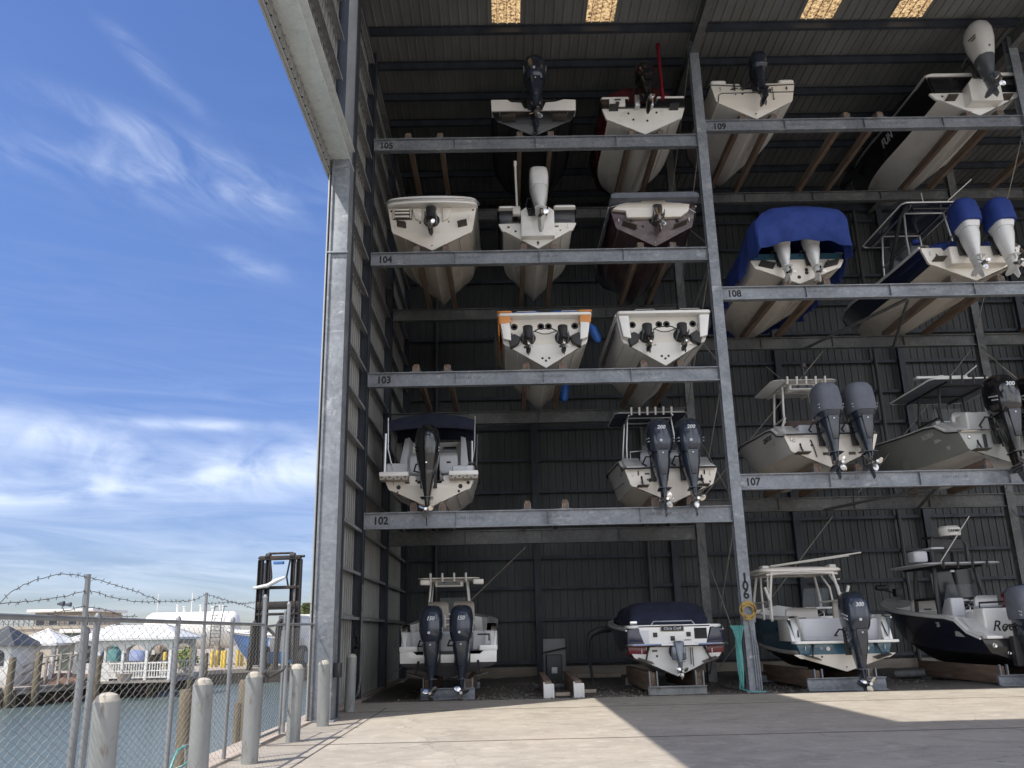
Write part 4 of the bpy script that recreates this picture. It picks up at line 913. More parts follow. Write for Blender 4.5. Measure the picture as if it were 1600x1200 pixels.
# ------------------------------------------------------------------ hull kit (boat space: x starboard, y forward, z up from the keel at the stern)
NST = 18
def hull_lines(S):
    B, H, Lh, hc, bc, rise = S['B'], S['H'], S['L'], S['hc'], S['bc'], S.get('rise', .45); out = []
    for i in range(NST+1):
        t = i/NST
        t = t**.9
        q = max(0, (t-.45)/.55); bs = max(.012, B/2*(1-q**2.5))
        qc = max(0, (t-.36)/.60); bx = max(.006, min(bc*(1-min(1, qc)**2.1), bs-.02))
        qk = max(0, (t-.48)/.52); zk = H*.92*qk**2.7
        zs = H + rise*t**1.7 - S.get('drop', 0)*(1 if t < .01 else .72 if t < .1 else .12 if t < .16 else 0)
        zc = min(max(hc + H*.62*t**2.3, zk+.01), zs-.12)
        cf = .05 if bx > .05 else .004
        y = lambda k: Lh*(t - k*t**3)
        rows = [(0, y(.12), zk), (bx*.40, y(.105), zk+(zc-zk)*.40), (bx*.415, y(.105), zk+(zc-zk)*.40-.025*min(1, bx*3)), (bx*.72, y(.095), zk+(zc-zk)*.72), (bx*.735, y(.095), zk+(zc-zk)*.72-.025*min(1, bx*3)),
                (bx, y(.085), zc), (min(bx+cf, bs+.02), y(.085), zc+.002)]
        x1 = rows[-1][0]
        for f, sh in ((.12, .30), (.5, .62), (.84, .90), (1.0, 1.0)):
            fl = f if t < .3 else f**(1+1.1*(t-.3))
            rows.append((x1+(bs-x1)*(sh if t < .25 else fl*.8+sh*.2) if f < 1 else bs, y(.085-.085*f), zc+(zs-zc)*f))
        out.append((t, rows, zs, bs))
    return out
def make_hull(par, S, bottom, side, top, accent=None, boot=None, deck=.62, cock=.55, cap_w=.20):
    """hull, gunwale, deck and rub rail as parts"""
    Ls = hull_lines(S); b = MB(); n = len(Ls[0][1])
    seg = [0]*6 + [3, 1, 1, 2]
    for sx in (1, -1):
        vs = [(sx*x, y, z) for t, rows, zs, bs in Ls for x, y, z in rows]
        for i in range(NST):
            for j in range(n-1):
                f = (i*n+j, (i+1)*n+j, (i+1)*n+j+1, i*n+j+1)
                b.add([vs[k] for k in f], [(0,1,2,3) if sx > 0 else (3,2,1,0)], seg[j])
    hull = b.build('hull', [bottom, side, accent or side, boot or side], par, smooth=32)
    bm = bmesh.new(); bm.from_mesh(hull.data); bmesh.ops.remove_doubles(bm, verts=bm.verts, dist=.0008); bmesh.ops.recalc_face_normals(bm, faces=bm.faces); bm.to_mesh(hull.data); bm.free(); hull.data.set_sharp_from_angle(angle=R(28))
    # gunwale and cockpit
    g = MB(); fl = S['hc']+.28
    for sx in (1, -1):
        pr = []
        for t, rows, zs, bs in Ls:
            y = S['L']*t; wi = min(cap_w, bs*.85); dk = t > deck
            zf = max(fl, rows[5][2]+.12) if not dk else zs+.05
            pr.append([(sx*(bs+.015), y, zs-.03), (sx*(bs+.012), y, zs+.035), (sx*(bs-wi*.3), y, zs+.055), (sx*max(.002, bs-wi), y, zs+.05), (sx*max(.001, min(bs-wi-.03, max(.001, rows[5][0]*.93))), y, zf if not dk else zs+.055), (0, y, zf if not dk else zs+.055+bs*.12)])
        for i in range(NST):
            for j in range(5):
                q = [pr[i][j], pr[i+1][j], pr[i+1][j+1], pr[i][j+1]]; g.add(q, [(0,1,2,3)] if sx > 0 else [(3,2,1,0)], 0)
    g.build('deck', top, par, smooth=40)
    if S.get('rub', True):
        r = MB()
        for sx in (1, -1): r.tube([(sx*(bs+.016), S['L']*t, zs-.035) for t, rows, zs, bs in Ls], S.get('rub_r', .024), 6)
        r.build('rub_rail', S.get('rub_m', M['plastic']), par)
    return hull
def transom(par, S, mat, notch=(.45, .35), cut=.10, y0=-.05, y1=.05, top=None, name='transom', extra=None):
    """closing panel across the stern with an engine cut-out"""
    rows = hull_lines(S)[0][1]; o = [(x*.997, z) for x, y, z in rows if True]
    o = [o[0], o[5], o[6], o[7], o[8], o[9], o[10]]; H = S['H'] if top is None else top
    half = o[:]
    if top is not None: half[-1] = (half[-1][0], top)
    if notch: half += [(notch[0]+cut, H), (notch[0], H-notch[1])]
    else: half += [(half[-1][0]*.5, H+.01)]
    poly = half + [(-x, z) for x, z in reversed(half[1:])]
    b = MB(); b.prism([(x, z) for x, z in poly], 'y', y0, y1)
    return b.build(name, mat, par, smooth=30, bevel=.012)
def prop(r, hub, n=3, mat=None, par=None, loc=(0, 0, 0), pitch=.5, ph=.3):
    b = MB(); b.lathe([(0, -.11), (hub*.55, -.11), (hub, -.02), (hub*1.05, .10), (0, .10)], axis='y', n=14)
    for k in range(n):
        a0 = ph+2*math.pi*k/n; rings = []
        for s_ in (0, .3, .6, .85, 1.0):
            rr = hub*.8+(r-hub*.8)*s_; wd = (.55, .9, 1.0, .72, .15)[(0, .3, .6, .85, 1.0).index(s_)]*r*.62; ring = []
            for c_, th in ((-1, 0), (-.3, .008), (.5, .008), (1, 0), (.5, -.004), (-.3, -.004)):
                da = c_*wd/(2*max(rr, hub)); a = a0+da*.9+s_*.25; ring.append((rr*math.cos(a), -c_*wd*.5*pitch+th, rr*math.sin(a)))
            rings.append(ring)
        b.loft(rings)
    o = b.build('propeller', mat or M['chrome'], par, smooth=50, loc=loc); return o
def outboard(par, x, y, z, s=1.0, cowl=None, leg=None, tilt=0, steer=0, num=None, num_m=None, cover=None, mid=None, style=0, pm=None, ph=.3, emblem=True, low=None):
    leg = leg or M['motor_navy']; cowl = cowl or M['motor_navy']; mid = mid or leg
    b = MB(); Y = -.34
    b.loft([ell(.10, .215, .29, 0, Y), ell(-.08, .205, .28, 0, Y), ell(-.30, .165, .25, 0, Y+.01), ell(-.52, .115, .21, 0, Y+.02), ell(-.66, .085, .185, 0, Y+.02), ell(-.70, .078, .18, 0, Y+.02), ell(-.82, .062, .165, 0, Y+.02), ell(-1.0, .045, .14, 0, Y+.02), ell(-1.06, .035, .12, 0, Y+.02)])
    b.loft([[(0, Y-.27, -.735), (.15, Y-.22, -.735), (.13, Y+.1, -.735), (0, Y+.16, -.735), (-.13, Y+.1, -.735), (-.15, Y-.22, -.735)], [(0, Y-.27, -.72), (.15, Y-.22, -.72), (.13, Y+.1, -.72), (0, Y+.16, -.72), (-.13, Y+.1, -.72), (-.15, Y-.22, -.72)]])
    b.lathe([(0, Y+.36), (.04, Y+.34), (.075, Y+.22), (.088, Y+.05), (.085, Y-.12), (.078, Y-.22), (0, Y-.22)], (0, 0, -1.03), 'y', 16)
    b.prism([(Y+.10, -1.08), (Y-.14, -1.08), (Y-.17, -1.32), (Y-.06, -1.36), (Y+.02, -1.22)], 'x', -.011, .011)
    b.prism([(Y-.13, -.735), (Y-.24, -.735), (Y-.22, -.84), (Y-.15, -.84)], 'x', -.012, .012)
    o = b.build('outboard_motor', leg, par, smooth=45); o.location = (x, y, z); o.rotation_euler = (-R(tilt), 0, R(steer)); o.scale = (s, s, s)
    b = MB()
    if style == 0: b.loft([ell(.11, .225, .31, 0, Y, 3), ell(.20, .265, .36, 0, Y, 3), ell(.36, .292, .40, 0, Y, 2.9), ell(.62, .290, .39, 0, Y+.01, 2.8), ell(.80, .272, .355, 0, Y+.03, 2.7), ell(.90, .240, .30, 0, Y+.05, 2.5), ell(.955, .18, .22, 0, Y+.06, 2.3), ell(.975, .09, .11, 0, Y+.07, 2.2)])
    elif style == 1: b.loft([ell(.11, .21, .29, 0, Y, 4), ell(.22, .235, .33, 0, Y, 4), ell(.45, .255, .37, 0, Y, 4.5), ell(.70, .245, .36, 0, Y, 4.5), ell(.82, .20, .30, 0, Y+.02, 4), ell(.85, .17, .26, 0, Y+.03, 4)])
    elif style == 2: b.loft([ell(.08, .22, .28, 0, Y, 3.5), ell(.14, .25, .34, 0, Y, 3.5), ell(.18, .27, .36, 0, Y, 3.5), ell(.22, .255, .345, 0, Y, 3.5), ell(.28, .265, .36, 0, Y, 4), ell(.50, .262, .36, 0, Y, 4), ell(.54, .245, .34, 0, Y, 4), ell(.62, .255, .35, 0, Y+.01, 4), ell(.70, .22, .32, 0, Y+.02, 3.5)])
    else: b.loft([ell(-.10, .20, .28, 0, Y), ell(.12, .24, .33, 0, Y), ell(.40, .285, .40, 0, Y, 2.6), ell(.68, .295, .41, 0, Y, 2.5), ell(.86, .27, .37, 0, Y+.01, 2.4), ell(.98, .20, .28, 0, Y+.02, 2.2), ell(1.03, .10, .14, 0, Y+.03)])
    c = b.build('cowling', cowl, o, smooth=45)
    b = MB(); b.loft([[(-.13, Y-.30-.045, .13), (.13, Y-.30-.045, .13), (.12, Y-.2, .13), (-.12, Y-.2, .13)], [(-.10, Y-.285-.02, -.12), (.10, Y-.285-.02, -.12), (.09, Y-.2, -.12), (-.09, Y-.2, -.12)], [(-.055, Y-.265, -.42), (.055, Y-.265, -.42), (.05, Y-.15, -.42), (-.05, Y-.15, -.42)]])
    if style in (0,): b.build('rear_cover', low or M['motor_mid'], o, smooth=30, bevel=.015)
    if style in (0, 3):
        b = MB(); b.lathe([(0, -.015), (.02, -.015), (.02, .02), (0, .02)], (0, Y-.335, .06), 'y', 8)
        for sx in (-1, 1): b.prism([(Y-.33, .40), (Y-.02, .48), (Y-.02, .505), (Y-.33, .425)], 'x', sx*.288-.006, sx*.288+.006)
        for sx in (-1, 1): b.prism([(Y-.31, .33), (Y-.10, .385), (Y-.10, .41), (Y-.31, .355)], 'x', sx*.285-.006, sx*.285+.006)
        b.build('side_stripe', num_m or M['decal'], o)
    if emblem and style in (0, 3):
        b = MB(); b.lathe([(0, -.006), (.032, -.006), (.032, .03), (0, .03)], (-.03, Y-.41, .335), 'y', 14); b.build('emblem', num_m or M['decal'], o)
    if num: text('horsepower_number', num, .125, Matrix.Translation((.0, Y-.380, .66)) @ Matrix.Rotation(R(-4), 4, 'X') @ FACE, num_m or M['decal'], o, bold=.004, shear=.25, ext=.004)
    b = MB(); b.rbox(-.15, .15, Y+.24, Y+.40, -.28, .12, .03, .02); b.rbox(-.20, .20, Y+.30, Y+.345, -.42, .18, .02, .01); b.rbox(-.07, .07, Y+.1, Y+.28, -.5, -.35, .02, .01); b.tube([(-.2, Y+.26, .05), (.2, Y+.26, .05)], .04, 8); b.build('mounting_bracket', M['plastic'], o)
    b = MB(); b.tube([(-.12, Y+.2, .12), (-.3, Y+.25, .15), (-.36, Y+.4, .02), (-.25, Y+.55, .02)], .022, 6); b.build('cable_loom', M['plastic'], o)
    prop(.20, .062, 3, pm or M['chrome'], o, (0, Y-.30, -1.03), ph=ph)
    if cover:
        b = MB(); b.loft([ell(.26, .30, .42, 0, Y, 3), ell(.34, .315, .43, 0, Y, 3), ell(.62, .315, .42, 0, Y, 3), ell(.86, .30, .39, 0, Y+.01, 3), ell(.98, .25, .32, 0, Y+.02, 2.6), ell(1.02, .12, .16, 0, Y+.02, 2.4)]); b.build('motor_cover', cover, o, smooth=60)
    return o
def sterndrive(par, x, z, s=1.0, m=None, pm=None, ph=.2, tilt=0):
    m = m or M['plastic']; b = MB()
    b.loft([ell(.34, .13, .10, 0, -.28), ell(.30, .17, .15, 0, -.28), ell(.12, .165, .17, 0, -.28), ell(-.08, .13, .17, 0, -.30), ell(-.26, .085, .17, 0, -.32), ell(-.42, .055, .15, 0, -.33), ell(-.56, .04, .13, 0, -.33)])
    b.loft([[(0, -.66, -.27), (.15, -.58, -.27), (.12, -.2, -.27), (-.12, -.2, -.27), (-.15, -.58, -.27)], [(0, -.66, -.255), (.15, -.58, -.255), (.12, -.2, -.255), (-.12, -.2, -.255), (-.15, -.58, -.255)]])
    b.lathe([(0, .02), (.04, 0), (.075, -.12), (.085, -.3), (.078, -.52), (0, -.52)], (0, 0, -.54), 'y', 14)
    b.prism([(-.2, -.6), (-.46, -.6), (-.48, -.78), (-.36, -.8)], 'x', -.012, .012)
    o = b.build('sterndrive', m, par, smooth=45); o.location = (x, -.05, z); o.scale = (s, s, s); o.rotation_euler = (-R(tilt), 0, 0)
    b = MB(); b.lathe([(0, -.06), (.24, -.06), (.27, -.02), (.27, .01), (0, .01)], (0, 0, .02), 'y', 18); b.rbox(-.14, .14, -.2, .0, -.2, .3, .04, .03); b.build('gimbal_housing', M['plastic'], o)
    b = MB()
    for sx in (-1, 1): b.tube([(sx*.17, -.02, -.14), (sx*.17, -.45, -.06)], .03, 8); b.tube([(sx*.17, -.2, -.11), (sx*.17, -.55, -.03)], .016, 6)
    b.build('trim_ram', M['galv'], o)
    prop(.21, .065, 3, pm or M['chrome'], o, (0, -.62, -.54), ph=ph)
    return o
def trim_tab(par, x, z, tilt=18, w=.34, mat=None, dr=0):
    b = MB(); b.rbox(-w/2, w/2, -.30, 0, -.012, .012, .02, .004); o = b.build('trim_tab', mat or M['tab'], par); o.location = (x, -.05, z); o.rotation_euler = (R(tilt), R(dr), 0)
    b = MB(); b.tube([(0, -.17, .02), (0, .01, .30)], .025, 8); b.tube([(0, -.02, .27), (0, .02, .34)], .035, 8); b.build('actuator', M['plastic'], o); return o
def port(par, x, z, r=.05, mat=None, name='thruhull'):
    b = MB(); b.lathe([(0, -.006), (r*.7, -.006), (r, -.014), (r*1.25, -.008), (r*1.25, .02), (0, .02)], (x, -.052, z), 'y', 16); return b.build(name, mat or M['plastic'], par)
def cleat(par, x, y, z):
    b = MB(); b.tube([(x, y-.1, z+.05), (x, y+.1, z+.05)], .014, 6); b.tube([(x, y-.035, z), (x, y-.035, z+.05)], .012, 6); b.tube([(x, y+.035, z), (x, y+.035, z+.05)], .012, 6); b.build('cleat', M['chrome'], par)
def seat(par, x, y, z, w=.52, h=.62, mat=None, name='seat', back=.10):
    b = MB(); b.rbox(-w/2, w/2, -.05, .45, 0, .16, .06, .05); b.build; o = b.build(name, mat or M['vinyl'], par); o.location = (x, y, z)
    b = MB(); b.loft([[(u*w/2*(1-.05*k), -.05-.04*k+(.10 if v else 0), .1+h*f) for u, v in ((-1, 0), (-.9, 0), (.9, 0), (1, 0), (1, .1), (.9, .1), (-.9, .1), (-1, .1))] for k, f in ((0, 0), (.3, .35), (.8, .8), (1.6, .95), (4, 1.0))]); bk = b.build('seat_back', mat or M['vinyl'], o, smooth=60)
    b = MB(); b.rbox(-w*.12, w*.12, -.075, -.055, h*.62, h*.74, .02, .006); b.build('seat_vent', M['plastic'], o); return o
def console(par, x, y, z, w=.9, h=1.0, d=.7, mat=None, wind=.45):
    b = MB(); b.loft([[(-w/2, 0, 0), (w/2, 0, 0), (w/2, d, 0), (-w/2, d, 0)], [(-w/2, 0, h*.6), (w/2, 0, h*.6), (w/2, d, h*.7), (-w/2, d, h*.7)], [(-w/2*.95, .18, h), (w/2*.95, .18, h), (w/2*.85, d*.8, h), (-w/2*.85, d*.8, h)]]); o = b.build('console', mat or M['gel_white'], par, bevel=.03); o.location = (x, y, z)
    b = MB(); b.rbox(-w*.4, w*.4, .05, .09, h*.66, h*.94, .02, .01); b.build('dash_panel', M['screen'], o)
    b = MB(); b.tube([(.16*math.cos(a)-w*.15, -.08, h*.75+.16*math.sin(a)) for a in [k*math.pi/8 for k in range(17)]], .013, 6); b.tube([(-w*.15, -.08, h*.75), (-w*.15, .06, h*.75)], .02, 6)
    for a in (.5, 2.6, 4.7): b.tube([(-w*.15, -.08, h*.75), (-w*.15+.16*math.cos(a), -.08, h*.75+.16*math.sin(a))], .01, 4)
    b.build('steering_wheel', M['chrome'], o)
    if wind:
        b = MB(); b.loft([[(-w*.47, .5, h-.02), (-w*.4, .62, h-.02), (w*.4, .62, h-.02), (w*.47, .5, h-.02)], [(-w*.43, .25, h+wind), (-w*.38, .34, h+wind), (w*.38, .34, h+wind), (w*.43, .25, h+wind)]], False, False, closed=False); b.build('windshield', M['clear'], o)
    return o
def slab(b, x0, x1, y0, y1, z, th, r=.25, crown=.05, nose=0.0):     # cambered hardtop
    rings = []
    for zz, ins, cr in ((z, .05, 0), (z+th*.35, 0, 0), (z+th*.75, .01, 0), (z+th, .06, .3), (z+th+crown, (x1-x0)*.28, 1)):
        X0, X1, Y0, Y1 = x0+ins, x1-ins, y0+ins, y1-ins; pts = []; rr = min(r, (X1-X0)/2.1, (Y1-Y0)/2.1)
        for cx, cy, a0 in ((X1-rr, Y1-rr, 0), (X0+rr, Y1-rr, 90), (X0+rr, Y0+rr, 180), (X1-rr, Y0+rr, 270)):
            for k in range(5): a = R(a0+22.5*k); pts.append((cx+rr*math.cos(a), cy+rr*math.sin(a), zz - nose*(cy-y0)/(y1-y0)))
        rings.append(pts)
    return b.loft(rings)
def ttop(par, x0, x1, y0, y1, z, mat, tube, foot, holders=0, hm=None, th=.07, leg_x=None, under=None, crown=.05, hold_y=None, r=.25, lean=.15, rt=.028, hz=0, edge=None):
    b = MB(); slab(b, x0, x1, y0, y1, z, th, r, crown); o = b.build('hardtop', mat, par, smooth=50)
    lx = leg_x or (x1-x0)*.36; cx = (x0+x1)/2; f = MB()
    for sx in (-1, 1):
        f.tube([(cx+sx*lx, foot[0], foot[2]), (cx+sx*lx*.97, foot[0]+lean*.5, (foot[2]+z)/2), (cx+sx*lx*.85, foot[0]+lean, z)], rt, 8)
        f.tube([(cx+sx*lx, foot[1], foot[2]), (cx+sx*lx*.97, foot[1]-.05, (foot[2]+z)/2), (cx+sx*lx*.85, foot[1]-.12, z)], rt, 8)
        f.tube([(cx+sx*lx*.98, foot[0]+.08, foot[2]+(z-foot[2])*.4), (cx+sx*lx*.98, foot[1]-.04, foot[2]+(z-foot[2])*.4)], rt*.8, 6)
        f.tube([(cx+sx*lx*.85, y0+.1, z-.03), (cx+sx*lx*.85, y1-.1, z-.03)], rt*.9, 6)
    f.tube([(cx-lx*.86, foot[0]+lean, z-.03), (cx+lx*.86, foot[0]+lean, z-.03)], rt*.9, 6); f.tube([(cx-lx*.86, foot[1]-.12, z-.03), (cx+lx*.86, foot[1]-.12, z-.03)], rt*.9, 6)
    f.build('frame', tube, o)
    for k in range(holders):
        xk = cx+(x1-x0)*.28*(2*k/(holders-1)-1); b = MB(); b.tube([(xk, y0-.02, z-.13+hz), (xk, y0-.08, z+.11+hz)], [.03, .034], 8, cap=True); b.build('rod_holder', hm or tube, o)
    if edge:
        b = MB(); e = .02; pts = [(x0+.1, y0-e, z+.03), (x1-.1, y0-e, z+.03), (x1+e, y0+.12, z+.03), (x1+e, y1-.12, z+.03), (x1-.12, y1+e, z+.03), (x0+.12, y1+e, z+.03), (x0-e, y1-.12, z+.03), (x0-e, y0+.12, z+.03), (x0+.1, y0-e, z+.03)]
        b.tube(pts, .026, 6); b.build('edge_tube', edge, o)
    if under:
        b = MB(); b.rbox(cx-.42, cx+.42, y0+.35, y0+.8, z-.2, z-.01, .04, .03); u = b.build('electronics_box', under, o)
        b = MB(); b.box(cx-.34, cx+.34, y0+.335, y0+.349, z-.16, z-.06); b.build('box_door', M['screen'], u)
    return o
def railing(par, pts, r=.014, posts=(), name='grab_rail', mat=None):
    b = MB(); b.tube(pts, r, 6)
    for p, q in posts: b.tube([p, q], r, 6)
    return b.build(name, mat or M['alu'], par)
def splash_box(par, x0, x1, z0, z1, y0=.06, y1=.45, mat=None, name='transom_locker'):
    b = MB(); b.rbox(x0, x1, y0, y1, z0, z1, .05, .03); return b.build(name, mat or M['gel_liner'], par)
def boat(cx, z, label, name='motor_boat', y=24.15, rz=0, roll=0, group=None):
    o = empty(name, (cx, y, z), rz, label, 'boat', group); o.rotation_euler = (0, R(roll), rz); return o

def stern_fittings(o, w, z, keel=.16, seed=0):
    """drain plug, lifting eyes, small thru-hulls and a builder's plate on the transom"""
    rnd = random.Random(seed); port(o, 0, keel, .022, M['chrome'], 'drain_plug')
    for sx in (-1, 1):
        b = MB(); b.tube([(sx*w, -.05, z-.06), (sx*w, -.11, z-.05), (sx*w, -.11, z+.05), (sx*w, -.05, z+.06)], .012, 6); b.build('lifting_eye', M['chrome'], o)
    for k in range(2): port(o, rnd.choice((-1, 1))*rnd.uniform(.3, w), z-rnd.uniform(.12, .3), rnd.uniform(.018, .03))
    x = rnd.choice((-1, 1))*w*.62; b = MB(); b.rbox(x-.07, x+.07, -.058, -.045, z-.02, z+.03, .008, .003); b.build('builder_plate', M['tab'], o)
# ------------------------------------------------------------------ the boats
def lp(o, px_, py, y):                      # survey point in boat space at distance y forward of the transom
    p = at(px_, py, o.location.y+y); return Vector((p.x-o.location.x, y, p.z-o.location.z))
def cover(par, mat, st, name='cover', wob=.02, n=15, closed0=True, arch=None):
    """draped canvas: stations (y, half width, low z, top z, flatness), resampled and wrinkled"""
    rnd = random.Random(len(st)*7+int(st[0][1]*100)); n = 33; ph = [rnd.uniform(0, 6.28) for _ in range(8)]
    fine = []
    for a, c in zip(st[:-1], st[1:]):
        k = max(1, int((c[0]-a[0])/.14))
        for i in range(k): t = i/k; fine.append(tuple(a[j]+(c[j]-a[j])*t for j in range(5)) + (4*t*(1-t)*min(1, (c[0]-a[0])/1.2),))
    fine.append(tuple(st[-1])+(0,))
    b = MB(); rings = []
    for y, hw, zl, zt, p, sag in fine:
        ring = []
        for k in range(n):
            a = math.pi*k/(n-1); c, s_ = math.cos(a), math.sin(a); low = 1-abs(s_); u = k/(n-1)
            f = math.sin(y*7.5+ph[0]+u*3)*.5+math.sin(y*13+ph[1]-u*9)*.35+math.sin(y*21+ph[2]+u*4)*.2+math.sin(u*19+ph[3]+y*2.2)*.45
            w_ = wob*(.35+1.5*low)*f*1.25; fold = wob*.9*max(0, math.sin(y*9.3+u*14+ph[4]))**6
            x = (hw+w_)*math.copysign(abs(c)**(2/p), c); z = zl+(zt-zl)*abs(s_)**(2/p) + w_*.6*abs(s_) + fold*abs(s_) - sag*.06*abs(s_)*(1+.4*math.sin(u*7+ph[5]))
            if k in (0, n-1): z += wob*1.6*math.sin(y*5.1+ph[6]+k)
            ring.append((x, y, z))
        rings.append(ring)
    if arch is not None:
        hw = st[0][1]; rings.insert(0, [(x, y-.03-.02*math.sin(x*11), st[0][2]+arch*max(0, 1-(x/hw)**2)+.03*math.sin(x*9+ph[7])) for x, y, z in rings[0]])
    b.loft(rings, closed0 and arch is None, True, closed=False)
    o = b.build(name, mat, par, smooth=70)
    sm = MB()
    for i in range(9, len(rings)-4, 11): sm.tube([Vector(q)*1.0+Vector((0, 0, .012)) for q in rings[i]], .008, 4)
    if sm.v: sm.build('seam', M['seam'], o, split=True)
    sd_ = o.modifiers.new('thickness', 'SOLIDIFY'); sd_.thickness = .012
    return o
def side_text(par, S, body, size, y, f, mat, sx=1.0, name='side_lettering', shear=.2):
    """lettering on the port topsides (seen from the left)"""
    Ls = hull_lines(S); best = min(Ls, key=lambda r: abs(r[1][-1][1]-y)); rows = best[1]
    (xa, ya, za), (xb, yb, zb) = rows[-4], rows[-1]
    x, z = xa+(xb-xa)*f, za+(zb-za)*f
    text(name, body, size, Matrix.Translation((-x-.012, y, z)) @ Matrix(((0,0,-1,0),(-1,0,0,0),(0,1,0,0),(0,0,0,1))) @ Matrix.Rotation(math.atan2(xb-xa, zb-za), 4, 'X'), mat, par, bold=.004, sx=sx, shear=shear, ext=.004)

M['seam'] = simple('dark_stitching', (.03, .035, .06), (.05, .055, .08), .8)
# --- level 105, middle: dark hull with white stern band
o = boat(1.2, 16.99, 'black hulled boat with white stern band and dark upright outboard, top shelf middle')
S = dict(B=2.74, H=1.30, L=7.6, hc=.52, bc=1.12); make_hull(o, S, M['black_bottom'], M['black_gel'], M['gel_white'])
transom(o, dict(S, H=.96), M['black_gel'], None, top=.96)
b = MB(); b.prism([(-1.37, .92), (1.37, .92), (1.38, 1.30), (1.0, 1.33), (.72, 1.24), (.4, 1.22), (.3, 1.0), (-.3, 1.0), (-.4, 1.22), (-.72, 1.24), (-.85, 1.34), (-1.38, 1.34)], 'y', -.10, .30); b.build('stern_band', M['gel_white'], o, bevel=.015)
for sx in (-1, 1):
    trim_tab(o, sx*.82, .56, -8, .46); port(o, sx*1.05, 1.12, .05); port(o, sx*.62, 1.06, .03)
    b = MB(); b.tube([(sx*.5-.2, -.02, 1.40), (sx*.5-.2, .1, 1.42), (sx*.5+.2, .1, 1.42), (sx*.5+.2, -.02, 1.4)], .022, 6); b.build('grab_rail', M['plastic'], o)
stern_fittings(o, 1.1, .80, .12, 1); outboard(o, .05, -.06, 1.44, 1.24, tilt=6, ph=1.0, pm=M['chrome'], low=M['motor_navy'])

# --- level 105, right: cream bottom, black stern, red canvas
o = boat(4.78, 16.99, 'cream bottomed boat with black stern band, dark red canvas and upright red pole')
S = dict(B=2.72, H=1.32, L=7.2, hc=.55, bc=1.14); make_hull(o, S, M['gel_bottom2'], M['red'], M['gel_white'], accent=M['black_gel'])
transom(o, dict(S, H=1.0), M['gel_bottom2'], None, top=1.0)
b = MB(); b.prism([(-1.36, .96), (1.36, .96), (1.375, 1.30), (.5, 1.30), (.42, 1.1), (-.42, 1.1), (-.5, 1.30), (-1.375, 1.30)], 'y', -.09, .2); b.build('stern_band', M['black_gel'], o, bevel=.012)
b = MB(); b.rbox(-1.36, -.45, -.12, .3, 1.30, 1.37, .05, .02); b.rbox(.45, 1.36, -.12, .3, 1.30, 1.37, .05, .02); b.build('rear_cap', M['gel_white'], o, split=True)
for sx in (-1, 1): trim_tab(o, sx*.98, .88, -14, .30, M['plastic'])
b = MB(); b.rbox(-1.12, -.60, -.2, -.1, .98, 1.24, .02, .02); b.build('kicker_plate', M['gel_white'], o)
b = MB(); b.tube([(-.95, -.24, 1.18), (-.75, -.24, 1.18)], .02, 6); b.rbox(-.92, -.8, -.26, -.18, 1.02, 1.1, .01, .01); b.build('plate_clamp', M['plastic'], o)
b = MB(); b.rbox(-.30, -.14, -.3, 0, .9, 1.32, .02, .02); b.rbox(.14, .3, -.3, 0, .9, 1.32, .02, .02); b.build('jack_plate', M['alu'], o, split=True)
outboard(o, .05, -.12, 1.50, 1.0, M['motor_black'], M['motor_black'], tilt=18, ph=.4, low=M['motor_black'], mid=M['motor_black'], num_m=M['red'])
for x, z in ((-.5, .78), (.42, .8), (-.35, .55), (.1, .5)): port(o, x, z, .03)
q = lp(o, 1035, 150, -.1); b = MB(); b.tube([(q.x, -.15, 1.2), (q.x-.03, -.15, 3.2)], [.06, .055], 10); b.tube([(q.x-.03, -.15, 3.18), (q.x-.03, -.15, 3.34)], .075, 10); b.build('anchor_pole', M['red'], o)
cover(o, M['canvas_red'], [(.25, .95, 1.3, 1.95, 3), (.6, 1.25, 1.25, 2.15, 3), (2.2, 1.36, 1.2, 2.2, 2.6), (4.2, 1.3, 1.25, 2.0, 2.4), (6.2, .8, 1.5, 1.9, 2.2), (7.1, .2, 1.7, 1.8, 2.1)])

# --- level 104, left: cream sterndrive with swim platform
o = boat(-2.08, 13.03, 'cream sterndrive boat with rounded swim platform and boarding ladder, on shelf 104')
S = dict(B=2.78, H=1.50, L=7.4, hc=.58, bc=1.16, rub_m=M['alu']); make_hull(o, S, M['gel_bottom'], M['gel_cream'], M['gel_white'])
transom(o, S, M['gel_cream'], None)
b = MB(); b.loft([[(x*f, -.02-yy, z) for x, yy in [(1.42*math.cos(a), .42*abs(math.sin(a))**.5) for a in [math.pi*k/20 for k in range(21)]] + [(-1.40, -.3), (1.40, -.3)]] for z, f in ((1.44, .97), (1.47, 1.0), (1.60, 1.01), (1.66, .98))]); b.build('swim_platform', M['gel_white'], o, smooth=50)
b = MB(); b.tube([(1.45*math.cos(a), -.03-.43*abs(math.sin(a))**.5, 1.54) for a in [math.pi*k/20 for k in range(21)]], .035, 6); b.build('platform_bumper', M['alu'], o)
b = MB()
for sx in (-1, 1): b.prism([(sx*.32, 1.40), (sx*.62, 1.40), (sx*.52, 1.05), (sx*.32, .95)], 'y', -.14, -.04)
b.build('platform_bracket', M['gel_cream'], o, bevel=.03, split=True)
b = MB(); b.rbox(-1.22, -.62, -.10, -.055, 1.05, 1.40, .03, .01); ld = b.build('ladder_recess', M['plastic'], o)
b = MB()
for z in (1.12, 1.24, 1.35): b.rbox(-1.16, -.70, -.19, -.11, z-.03, z+.02, .01, .008)
b.tube([(-1.19, -.14, 1.06), (-1.19, -.14, 1.4)], .018, 6); b.tube([(-.66, -.14, 1.06), (-.66, -.14, 1.4)], .018, 6); b.build('boarding_ladder', M['gel_cream'], ld)
